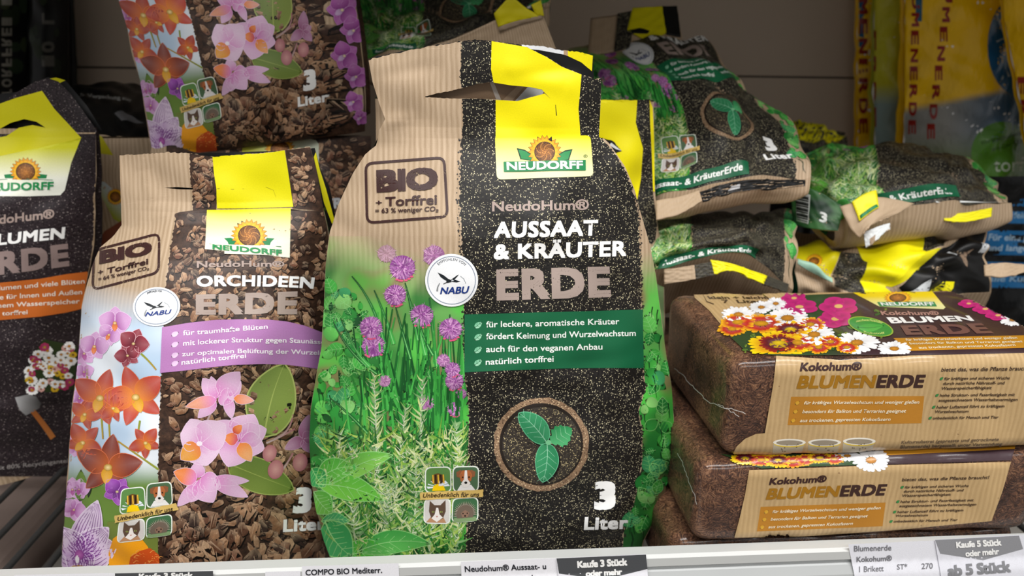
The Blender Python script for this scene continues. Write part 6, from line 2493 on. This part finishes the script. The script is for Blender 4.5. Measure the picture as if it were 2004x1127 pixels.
def flowers_flat(a, part, items, f):
    for kind, X, Y, r, sq in items:
        x, y = f(X, Y)
        r /= 2.35
        if kind == 'w':
            daisy(a, x, y, r, 4, part, sq, 22, col='#eeeef0', eye='#c8862a')
        elif kind == 'y':
            daisy(a, x, y, r, 4, part, sq, 26, col='#d89a10', eye='#e0b818', tipc='#f4d012')
            daisy(a, x, y - r * .04, r * .64, 4.4, part, sq, 22, col='#5c1020', eye='#e8c41c', tipc='#96241c')
        elif kind == 'r':
            daisy(a, x, y, r, 4, part, sq, 20, col='#b8241c', eye='#d89a1c', tipc='#f0b41a')
        elif kind == 'p':
            for i in range(5):
                t = 2 * math.pi * i / 5 + .5
                a.fan(ellipse(x + r * .5 * math.cos(t), y + r * .5 * sq * math.sin(t), r * .52, r * .5 * sq, 12), lin('#c41f78'), 4.2 + i * .05, part=part, cc=lin('#a01660'))
            a.fan(ellipse(x, y, r * .22, r * .2 * sq, 10), lin('#d8b06a'), 4.8, part=part)


def mk_brick(label, b, top=None, front=None):
    root = thing('coir_brick', label, 'brick', (float(b.c[0]), float(b.c[1]), float(b.c[2] - b.h[2])), 'pressed coir bricks')
    b.mesh(root)
    for a in (top, front):
        if a is not None:
            for i, it in enumerate(a.items):
                if it[4] == 'ink':
                    a.items[i] = it[:4] + ('film_print', it[5])
            lay(a, b.map, root, lift=.0004)
    return root


_B1 = at(1436, 888, .000)
_zb1 = float(at(1520, 899, -.004)[2])
_zt1 = float(at(1560, 700, .0)[2]) + .002
BRK1 = Brick(float(at(1398, 840, .01)[0]), float(at(1398, 840, .01)[0]) + .215, -.004, .122, _zb1, _zt1, math.radians(.8), .0105, 1)
t = Art(8)
lab = [c9(640, 412), c9(560, 404), c9(470, 385), c9(400, 320), c9(345, 250), c9(275, 165), c9(195, 95), c9(190, 78), c9(205, 66), c9(450, 62), c9(700, 66), c9(1060, 66), c9(1640, 60), c9(1720, 95), c9(2004, 235), c9(2004, 400), c9(1380, 408)]
t.poly(lab, (1, 1, 1, 1), 1, 'film_kraft', 'top_label')
t.poly([c9(640, 412), c9(560, 404), c9(470, 385), c9(400, 320), c9(360, 262), c9(480, 240), c9(620, 140), c9(720, 84), c9(1060, 70), c9(1640, 62), c9(1690, 90), c9(2004, 240), c9(2004, 402), c9(1380, 408)], lin('#2c2a20'), 2, 'film_print', 'top_label', grad=lambda x, y: mix(lin('#2f4526'), lin('#382428'), min(1, max(0, (x - 1600) / 90))))
t.poly([c9(1062, 68), c9(1500, 62), c9(1572, 150), c9(1560, 160), c9(1210, 146)], WHITE, 3, 'film_print', 'top_label', grad=lambda x, y: mix(lin('#e8cc00'), lin('#e8e4a0'), min(1, max(0, (y - 582) / 18))))
x, y = c9(1310, 98)
sunflower(t, x, y, 27, 3.6, 'top_label', sq=.5)
t.poly([c9(1196, 122), c9(1510, 120), c9(1525, 146), c9(1212, 146)], lin('#2d8a50'), 5.2, 'film_print', 'top_label')
t.text('NEUDORFF', [c9(1210, 125), c9(1502, 123), c9(1512, 143), c9(1222, 143)], lin('#e8eee6'), 6, 'film_print', 'top_label', bold=.045)
t.text('Kokohum®', [c9(1210, 170), c9(1530, 172), c9(1540, 194), c9(1222, 194)], lin('#a87f74'), 4, 'film_print', 'top_label', bold=.04)
t.text('BLUMEN', [c9(1245, 206), c9(1700, 196), c9(1730, 226), c9(1275, 240)], lin('#eeece8'), 4, 'film_print', 'top_label', bold=.05)
t.text('ERDE', [c9(1322, 252), c9(1770, 238), c9(1836, 294), c9(1356, 304)], lin('#6d4a44'), 4, 'film_print', 'top_label', bold=.065, space=1.1)
t.poly([c9(1285, 320), c9(2004, 304), c9(2004, 372), c9(1370, 388)], lin('#b9801e'), 3.2, 'film_print', 'top_label')
for st, q in (('für kräftiges Wurzelwachstum und weniger gießen', (1350, 330, 1960, 318)), ('besonders für Balkon und Terrarien geeignet', (1372, 350, 1990, 338)), ('aus trockenen, gepressten Kokosfasern', (1420, 372, 1950, 358))):
    t.text(st, [c9(q[0], q[1] - 6), c9(q[2], q[3] - 6), c9(q[2] + 6, q[3] + 6), c9(q[0] + 6, q[1] + 6)], lin('#f0e4c4'), 4, 'film_print', 'top_label', bold=.02)
stp = [c9(240, 76), c9(570, 78), c9(625, 118), c9(560, 130), c9(300, 132), c9(262, 118)]
t.line([stp[2], stp[1], stp[0], stp[5], stp[4]], 1.8, lin('#4a3524'), 3, 'film_print', 'top_label')
t.text('klein + leicht', [c9(262, 88), c9(590, 88), c9(598, 104), c9(278, 104)], lin('#4a3524'), 3.2, 'film_print', 'top_label', bold=.03)
t.text('7  Liter', [c9(340, 108), c9(560, 108), c9(570, 126), c9(352, 126)], lin('#4a3524'), 3.2, 'film_print', 'top_label', bold=.03)
for i in range(70):
    X = random.uniform(450, 1250)
    Y = random.uniform(150, 395)
    if Y < 240 - (X - 450) * .35 or Y < 130:
        continue
    x, y = c9(X, Y)
    t.leaf((x, y), (x + random.uniform(-16, 16), y + random.uniform(-7, 7)), 5, lin(random.choice(['#3f6a2a', '#2a4a20', '#6a8a34', '#8aa03c'])), lin('#24401c'), 2.6, n=5, part='top_label')
flowers_flat(t, 'top_label', [('w', 435, 190, 80, .5), ('w', 560, 150, 60, .5), ('p', 740, 100, 60, .5), ('p', 770, 148, 88, .42), ('p', 985, 145, 92, .5), ('p', 965, 215, 84, .5), ('w', 705, 210, 112, .48),
                              ('r', 560, 240, 120, .38), ('r', 430, 232, 90, .45), ('y', 720, 275, 110, .4), ('r', 400, 270, 70, .5), ('r', 760, 345, 90, .5), ('w', 640, 130, 50, .6), ('r', 830, 245, 70, .5), ('w', 850, 300, 105, .5), ('y', 655, 355, 150, .44), ('w', 1085, 345, 105, .5),
                              ('r', 875, 370, 60, .55), ('r', 1030, 372, 55, .5), ('r', 940, 340, 60, .5), ('w', 1290, 378, 80, .45), ('p', 1700, 130, 50, .4), ('p', 1790, 160, 60, .4), ('p', 1860, 195, 60, .4), ('w', 1940, 220, 60, .5)], c9)
for it in t.items:
    if len(it[0]) < 40:
        it[0][:, 1] = np.minimum(it[0][:, 1], 694.5)
t.poly(ellipse(*c9(1160, 258), 46, 17, 32, .25), lin('#8fae3a'), 5.6, 'film_print', 'top_label')
t.poly(ellipse(*c9(1160, 258), 43, 15.5, 32, .25), lin('#2f8a34'), 5.9, 'film_print', 'top_label')
t.leaf(c9(1085, 262), c9(1235, 252), 16, lin('#4fae44'), lin('#3a9a3a'), 6.2, bend=3, vein=lin('#1f6a2c'), veins=0, part='top_label')
t.text('nachwachsender', [c9(1085, 222), c9(1232, 232), c9(1226, 246), c9(1080, 236)], lin('#c8d87a'), 6.5, 'film_print', 'top_label', bold=.02, bow=4)
t.text('Rohstoff', [c9(1120, 282), c9(1235, 288), c9(1240, 300), c9(1124, 292)], lin('#c8d87a'), 6.5, 'film_print', 'top_label', bold=.02, bow=-2)
fr_ = Art(8)
fr_.poly([c9(642, 414), c9(1000, 436), c9(1380, 412), c9(2020, 398), c9(2020, 892), c9(1300, 925), c9(600, 952), c9(400, 952), c9(425, 905), c9(470, 862), c9(530, 836), c9(578, 832), c9(600, 700), c9(625, 560)], (1, 1, 1, 1), 2.6, 'film_kraft', 'front_label')
brick_front(fr_, c9, 1)
for X in (712, 905, 1095):
    s_ = lambda x, y: c9(X + x, (870 if X < 1000 else 864) + y)
    fr_.poly([s_(-88, 18), s_(-92, 70), s_(70, 64), s_(84, 14)], lin('#b0a48c'), 3.6, 'film_print', 'front_label')
    fr_.poly(ellipse(*s_(0, 18), 31, 7, 24), lin('#d8b83a'), 3.8, 'film_print', 'front_label')
    fr_.poly(ellipse(*s_(0, 12), 32, 7, 24), lin('#ded9cc'), 4.0, 'film_print', 'front_label')
    fr_.poly(ellipse(*s_(0, 14), 26, 5, 24), lin('#8f8472'), 4.2, 'film_print', 'front_label')
    for i in range(9):
        x, y = s_(random.uniform(-50, 50), random.uniform(20, 60))
        fr_.fan(ellipse(x, y, 1.3, .9, 5), lin('#4a3a2a'), 4.5, 'film_print', 'front_label')
for st, q in (('Kultursubstrat (gepresste und getrocknete', (1325, 872, 1860, 856)), ('Blumenerde) hergestellt unter Verwendung', (1320, 896, 1880, 880))):
    fr_.text(st, [c9(q[0], q[1]), c9(q[2], q[3]), c9(q[2], q[3] + 16), c9(q[0], q[1] + 16)], lin('#6a5844'), 4, 'film_print', 'front_label', bold=.015, shear=.2)
fr_.line(jag([c9(88, 482), c9(150, 530), c9(220, 612), c9(290, 668), c9(352, 690), c9(430, 706), c9(472, 726)], 2.0, 5, 4), 1.4, lin('#c9c3bd'), 4, 'film_print', 'film_seam')
fr_.line(jag([c9(330, 676), c9(380, 700), c9(440, 740)], 2.0, 4, 9), 1.1, lin('#d6d2cd'), 4.2, 'film_print', 'film_seam')
mk_brick('shrink-wrapped coir brick on top of its stack, flowers on its upper label', BRK1, t, fr_)

_zt2 = _zb1 - .0002
_zb2 = float(at(1500, 1061, -.004)[2])
x2 = float(at(1352, 960, .005)[0])
BRK2 = Brick(x2, float(at(2024, 980, .0)[0]), -.005, .120, _zb2, _zt2, math.radians(.6), .010, 2)
t = Art(8)
t.poly([c10(335, 140), c10(420, 168), c10(560, 215), c10(800, 205), c10(1250, 192), c10(1930, 170), c10(1960, 86), c10(1230, 120), c10(800, 140), c10(420, 148)], lin('#2f4526'), 2.0, 'film_print', 'top_label', grad=lambda x, y: mix(lin('#2f4a26'), lin('#3a262c'), min(1, max(0, (x - 1700) / 40))))
t.poly([c10(1220, 122), c10(1958, 88), c10(1950, 112), c10(1240, 146)], lin('#b9801e'), 3, 'film_print', 'top_label')
flowers_flat(t, 'top_label', [('y', 470, 165, 70, .4), ('r', 560, 172, 70, .4), ('y', 650, 175, 70, .45), ('r', 730, 180, 70, .4), ('r', 800, 170, 50, .5), ('y', 880, 160, 60, .4), ('w', 1160, 172, 90, .6), ('w', 1030, 150, 60, .4), ('r', 960, 165, 50, .5)], c10)
fr_ = Art(8)
fr_.poly([c10(492, 224), c10(800, 212), c10(1250, 196), c10(1928, 178), c10(1880, 340), c10(1822, 500), c10(1300, 548), c10(800, 582), c10(412, 590), c10(440, 480), c10(470, 350)], (1, 1, 1, 1), 2.6, 'film_kraft', 'front_label')
_src = [(770, 450), (1462, 510), (1436, 778), (702, 788)]
_dst = [(600, 264), (1252, 300), (1210, 530), (536, 556)]
_A = []
_b = []
for (X, Y), (x, y) in zip(_src + [(1545, 474), (2000, 466), (1860, 740), (1500, 740)], _dst + [(1335, 258), (1770, 252), (1640, 488), (1290, 494)]):
    _A += [[X, Y, 1, 0, 0, 0, X * Y], [0, 0, 0, X, Y, 1, X * Y]]
_A1 = np.array([[X, Y, 1, X * Y, X * X] for X, Y in _src + [(1545, 474), (2000, 466), (1860, 740), (1500, 740)]], float)
_bx = np.array([p[0] for p in _dst + [(1335, 258), (1770, 252), (1640, 488), (1290, 494)]], float)
_by = np.array([p[1] for p in _dst + [(1335, 258), (1770, 252), (1640, 488), (1290, 494)]], float)
_kx = np.linalg.lstsq(_A1, _bx, rcond=None)[0]
_ky = np.linalg.lstsq(_A1, _by, rcond=None)[0]


def f2(X, Y):
    v = np.array([X, Y, 1, X * Y, X * X], float)
    return c10(float(v @ _kx), float(v @ _ky))


brick_front(fr_, f2, 2)
fr_.line(jag([c10(110, 130), c10(145, 210), c10(180, 310), c10(205, 370), c10(212, 410)], 1.6, 5, 6), 1.3, lin('#b9b4ae'), 4, 'film_print', 'film_seam')
mk_brick('shrink-wrapped coir brick second from top, its whole kraft label facing forward', BRK2, t, fr_)
_x3 = float(at(1300, 1040, .02)[0])
BRK3 = Brick(_x3, float(at(1985, 1020, .01)[0]), .003, .125, SHELF + .0003, _zb2 - .0002, 0, .012, 3)
mk_brick('lowest coir brick, dark in its shrink film just above the shelf rail', BRK3)
# two more bricks behind the first stack carry the lying bags
_bkx = float(at(1270, 560, .14)[0])
mk_brick('upper of two coir bricks hidden behind the front stack', Brick(_bkx, _bkx + .22, .137, .257, _zb2 - .0004, _zb1 - .0008, 0, .010, 5))
mk_brick('lower of two coir bricks hidden behind the front stack', Brick(_bkx, _bkx + .22, .137, .257, SHELF + .0006, _zb2 - .0007, 0, .010, 6))

# ------------------------------------------------------------------ shelf rail with price tags
RY, RZ = -.012, .0108
_prof = [(RY + .010, RZ - .004), (RY + .006, RZ), (RY - .002, RZ + .0005), (RY - .004, RZ - .001), (RY - .004, RZ - .0065), (RY - .0015, RZ - .0075), (RY - .0015, RZ - .0092), (RY - .0035, RZ - .0105), (RY - .0055, RZ - .016),
         (RY - .0075, RZ - .050), (RY - .011, RZ - .054), (RY - .011, RZ - .058), (RY + .010, RZ - .058)]


def extrude_x(name, prof, x0, x1, mats, mi=None, parent=None):
    n = len(prof)
    P = [(x0, y, z) for y, z in prof] + [(x1, y, z) for y, z in prof]
    F = [(i, (i + 1) % n, n + (i + 1) % n, n + i) for i in range(n)]
    return mesh_obj(name, P, F, mats, mi=mi, parent=parent, smooth=False)


rail = thing('shelf_rail', 'light grey price rail along the shelf front edge', 'rail', (0, RY, RZ - .058))
extrude_x('rail_lip', _prof[:6] + [(RY + .010, RZ - .0075)], -.75, .95, ['rail_lip'], parent=rail)
extrude_x('rail_face', [(RY + .010, RZ - .0078), (RY - .0015, RZ - .0078)] + _prof[6:], -.75, .95, ['rail'], parent=rail)


def face_y(z):
    return float(np.interp(-z, [-(RZ - .0105), -(RZ - .016), -(RZ - .050)], [RY - .0035, RY - .0055, RY - .0075]))


class Tag:
    """paper tag clipped on the slanting rail face"""

    def __init__(s, lift=.0008):
        s.l = lift

    def map(s, A):
        A = np.asarray(A, float)
        y = np.full(len(A), RY - .005)
        for _ in range(8):
            P = at(A[:, 0], A[:, 1], y)
            y = np.interp(-P[:, 2], [-(RZ - .0085), -(RZ - .016), -(RZ - .050)], [RY - .0035, RY - .0055, RY - .0075]) - s.l
        n = np.tile(np.array([0, -.98, .2]), (len(A), 1))
        return P, n, P[:, [0, 2]]


def price_tag(label, quad, art, mat_col='#e9e9ee', lift=.0008):
    root = thing('price_tag', label, 'price tag', tuple(Tag().map([((quad[0][0] + quad[2][0]) / 2, quad[2][1])])[0][0]), 'price tags on the rail')
    art.h = 12
    art.poly(quad, lin(mat_col), 0, 'ink', 'paper')
    for i, it in enumerate(art.items):
        if it[5] != 'paper':
            art.items[i] = it[:5] + ('paper',)
    o = lay(art, Tag(lift).map, root)['paper']
    return root


DGREY = '#4b4d50'
a = Art(12)
a.text('Kaufe 3 Stück', [(272, 1122), (378, 1119), (378, 1131), (272, 1134)], WHITE, 2, bold=.06)
price_tag('dark grey offer tag under the front orchid bag, mostly cut off by frame', [(225, 1122), (417, 1117), (417, 1160), (225, 1163)], a, DGREY, .0014)
price_tag('blank white tag at far left of the rail, only its top edge visible', [(28, 1125), (224, 1121), (224, 1165), (28, 1168)], Art(12))
price_tag('small blank white tag left of the Mediterr. tag on the rail', [(519, 1119), (588, 1117), (588, 1160), (519, 1162)], Art(12))
a = Art(12)
a.text('COMPO BIO Mediterr.', [(598, 1114.5), (747, 1109), (748, 1120.5), (598, 1125.5)], lin('#20222a'), 2, bold=.022)
price_tag('white price tag reading BIO Mediterr. below the gap between front bags', [(591, 1108), (780, 1102), (782, 1150), (592, 1158)], a)
a = Art(12)
a.text('Neudohum® Aussaat- u', [(909, 1107.5), (1068, 1102), (1069, 1113), (910, 1119)], lin('#20222a'), 2, bold=.022)
a.text('Kräutererde', [(975, 1127), (1050, 1124), (1050, 1135), (975, 1138)], lin('#20222a'), 2, bold=.022)
price_tag('white price tag reading Aussaat- u below the big herb bag', [(902, 1099), (1090, 1092), (1094, 1150), (904, 1156)], a)
a = Art(12)
a.text('Kaufe 3 Stück', [(1129, 1097.5), (1227, 1091.5), (1228, 1106), (1130, 1111)], WHITE, 2.5, bold=.065, space=.95)
a.text('oder mehr', [(1146, 1116), (1217, 1112), (1218, 1124), (1146, 1128)], WHITE, 2.5, bold=.065, space=.95)
a.poly([(1089, 1092.5), (1264, 1085), (1267, 1113), (1182, 1134), (1094, 1122)], lin(DGREY), 1, 'ink')
price_tag('offer tag with dark grey arrow reading Kaufe 3 Stück oder mehr', [(1088.5, 1092), (1264.5, 1084), (1269, 1140), (1095, 1150)], a, '#e4e4ea', .0016)
a = Art(12)
G2 = lin('#77777c')
a.text('Blumenerde', [(1671, 1067.5), (1744, 1065.5), (1744, 1076.5), (1671, 1078.5)], G2, 2, bold=.012)
a.text('Kokohum®', [(1676, 1089), (1745, 1086.5), (1745, 1097), (1676, 1099.5)], G2, 2, bold=.022)
a.text('1 Brikett', [(1681, 1108), (1729, 1106), (1729, 1117), (1681, 1119)], G2, 2, bold=.008)
a.text('ST*', [(1755, 1104), (1775, 1103), (1775, 1113), (1755, 1114)], G2, 2, bold=.008)
a.text('270', [(1803, 1102), (1825, 1101), (1825, 1112), (1803, 1113)], G2, 2, bold=.008)
price_tag('wide white price tag reading 1 Brikett 270 below the coir bricks', [(1660, 1065), (1838, 1057), (1846, 1140), (1676, 1146)], a, '#e2e3ea')
a = Art(12)
a.poly([(1830, 1056.5), (1994, 1048), (2002, 1074), (1924, 1096), (1840, 1083)], lin('#8d8e92'), 1, 'ink')
a.text('Kaufe 5 Stück', [(1870, 1060), (1958, 1054), (1960, 1067), (1871, 1072)], WHITE, 2.5, bold=.06, space=.95)
a.text('oder mehr', [(1888, 1077), (1954, 1072), (1955, 1084), (1889, 1089)], WHITE, 2.5, bold=.05, space=.95)
a.text('ab 5 Stück', [(1853, 1106), (1976, 1096), (1979, 1119), (1855, 1128)], lin('#85868a'), 2, bold=.06, space=.95)
price_tag('grey arrow offer tag reading ab 5 Stück at the right rail end', [(1829.5, 1056), (2004, 1046), (2014, 1132), (1844, 1142)], a, '#dfe0e8', .0014)

# ------------------------------------------------------------------ wire shelf, walls, neighbouring shelves
ws = thing('wire_shelf', 'dark wire grid shelf carrying all the bags', 'shelf', (0, .25, SHELF - .006))


def rod(name, p0, p1, r, parent, n=8):
    p0, p1 = np.array(p0, float), np.array(p1, float)
    d = p1 - p0
    d /= np.linalg.norm(d)
    u = np.cross(d, [0, 0, 1.0] if abs(d[2]) < .9 else [1.0, 0, 0])
    u /= np.linalg.norm(u)
    v = np.cross(d, u)
    P, F = [], []
    for i in range(n):
        t = 2 * math.pi * i / n
        o = (u * math.cos(t) + v * math.sin(t)) * r
        P += [p0 + o, p1 + o]
    for i in range(n):
        j = (i + 1) % n
        F.append((2 * i, 2 * j, 2 * j + 1, 2 * i + 1))
    return mesh_obj(name, P, F, ['wire'], parent=parent)


for i in range(58):
    x = -.62 + i * .0262
    rod('wire', (x, -.008, SHELF - .0026), (x, .54, SHELF - .0026), .0024, ws)
for y in (.06, .30, .52):
    rod('cross_bar', (-.66, y, SHELF - .0080), (.92, y, SHELF - .0080), .003, ws)


def box(name, lo, hi, mat, parent=None, bev=.0):
    x0, y0, z0 = lo
    x1, y1, z1 = hi
    P = [(x0, y0, z0), (x1, y0, z0), (x1, y1, z0), (x0, y1, z0), (x0, y0, z1), (x1, y0, z1), (x1, y1, z1), (x0, y1, z1)]
    F = [(3, 2, 1, 0), (4, 5, 6, 7), (0, 1, 5, 4), (1, 2, 6, 5), (2, 3, 7, 6), (3, 0, 4, 7)]
    o = mesh_obj(name, P, F, [mat], parent=parent, smooth=False)
    if bev:
        m = o.modifiers.new('edge', 'BEVEL')
        m.width = bev
        m.segments = 2
    return o


_zs = float(at(1560, 151, .56)[2])
structure(box('wall_back', (-1.1, .560, -.62), (1.4, .580, _zs - .0012), 'wall_panel'))
structure(box('wall_back_upper', (-1.1, .560, _zs + .0012), (1.4, .580, .62), 'wall_panel'))
structure(box('trim_1', (-1.1, .564, _zs - .0015), (1.4, .579, _zs + .0015), 'wall_seam'))
structure(box('floor', (-2.5, -2.5, -.66), (2.5, .58, -.62), 'floor_tile'))
us = box('upper_shelf', (-1.1, .03, .47), (1.4, .56, .49), 'grey_metal')
tag(us, 'grey metal shelf board above the bags', 'shelf')
ls = thing('lower_shelf', 'grey shelf board seen through the wires at lower left', 'shelf', (0, .25, -.33))
box('board', (-1.1, -.02, -.335), (1.4, .56, -.32), 'grey_metal', ls)
box('board_edge', (-1.1, -.03, -.36), (1.4, -.02, -.315), 'rail', ls)
for i, (x0, x1, h) in enumerate(((-.60, -.42, .16), (-.41, -.24, .13))):
    pk = box('soil_pack', (x0, .10, -.3195), (x1, .42, -.32 + h), 'brown_card' if i == 0 else 'grey_metal', bev=.01)
    tag(pk, ('brown pack lying on the lower shelf under the wires' if i == 0 else 'grey pack beside the brown one on the lower shelf'), 'pack')
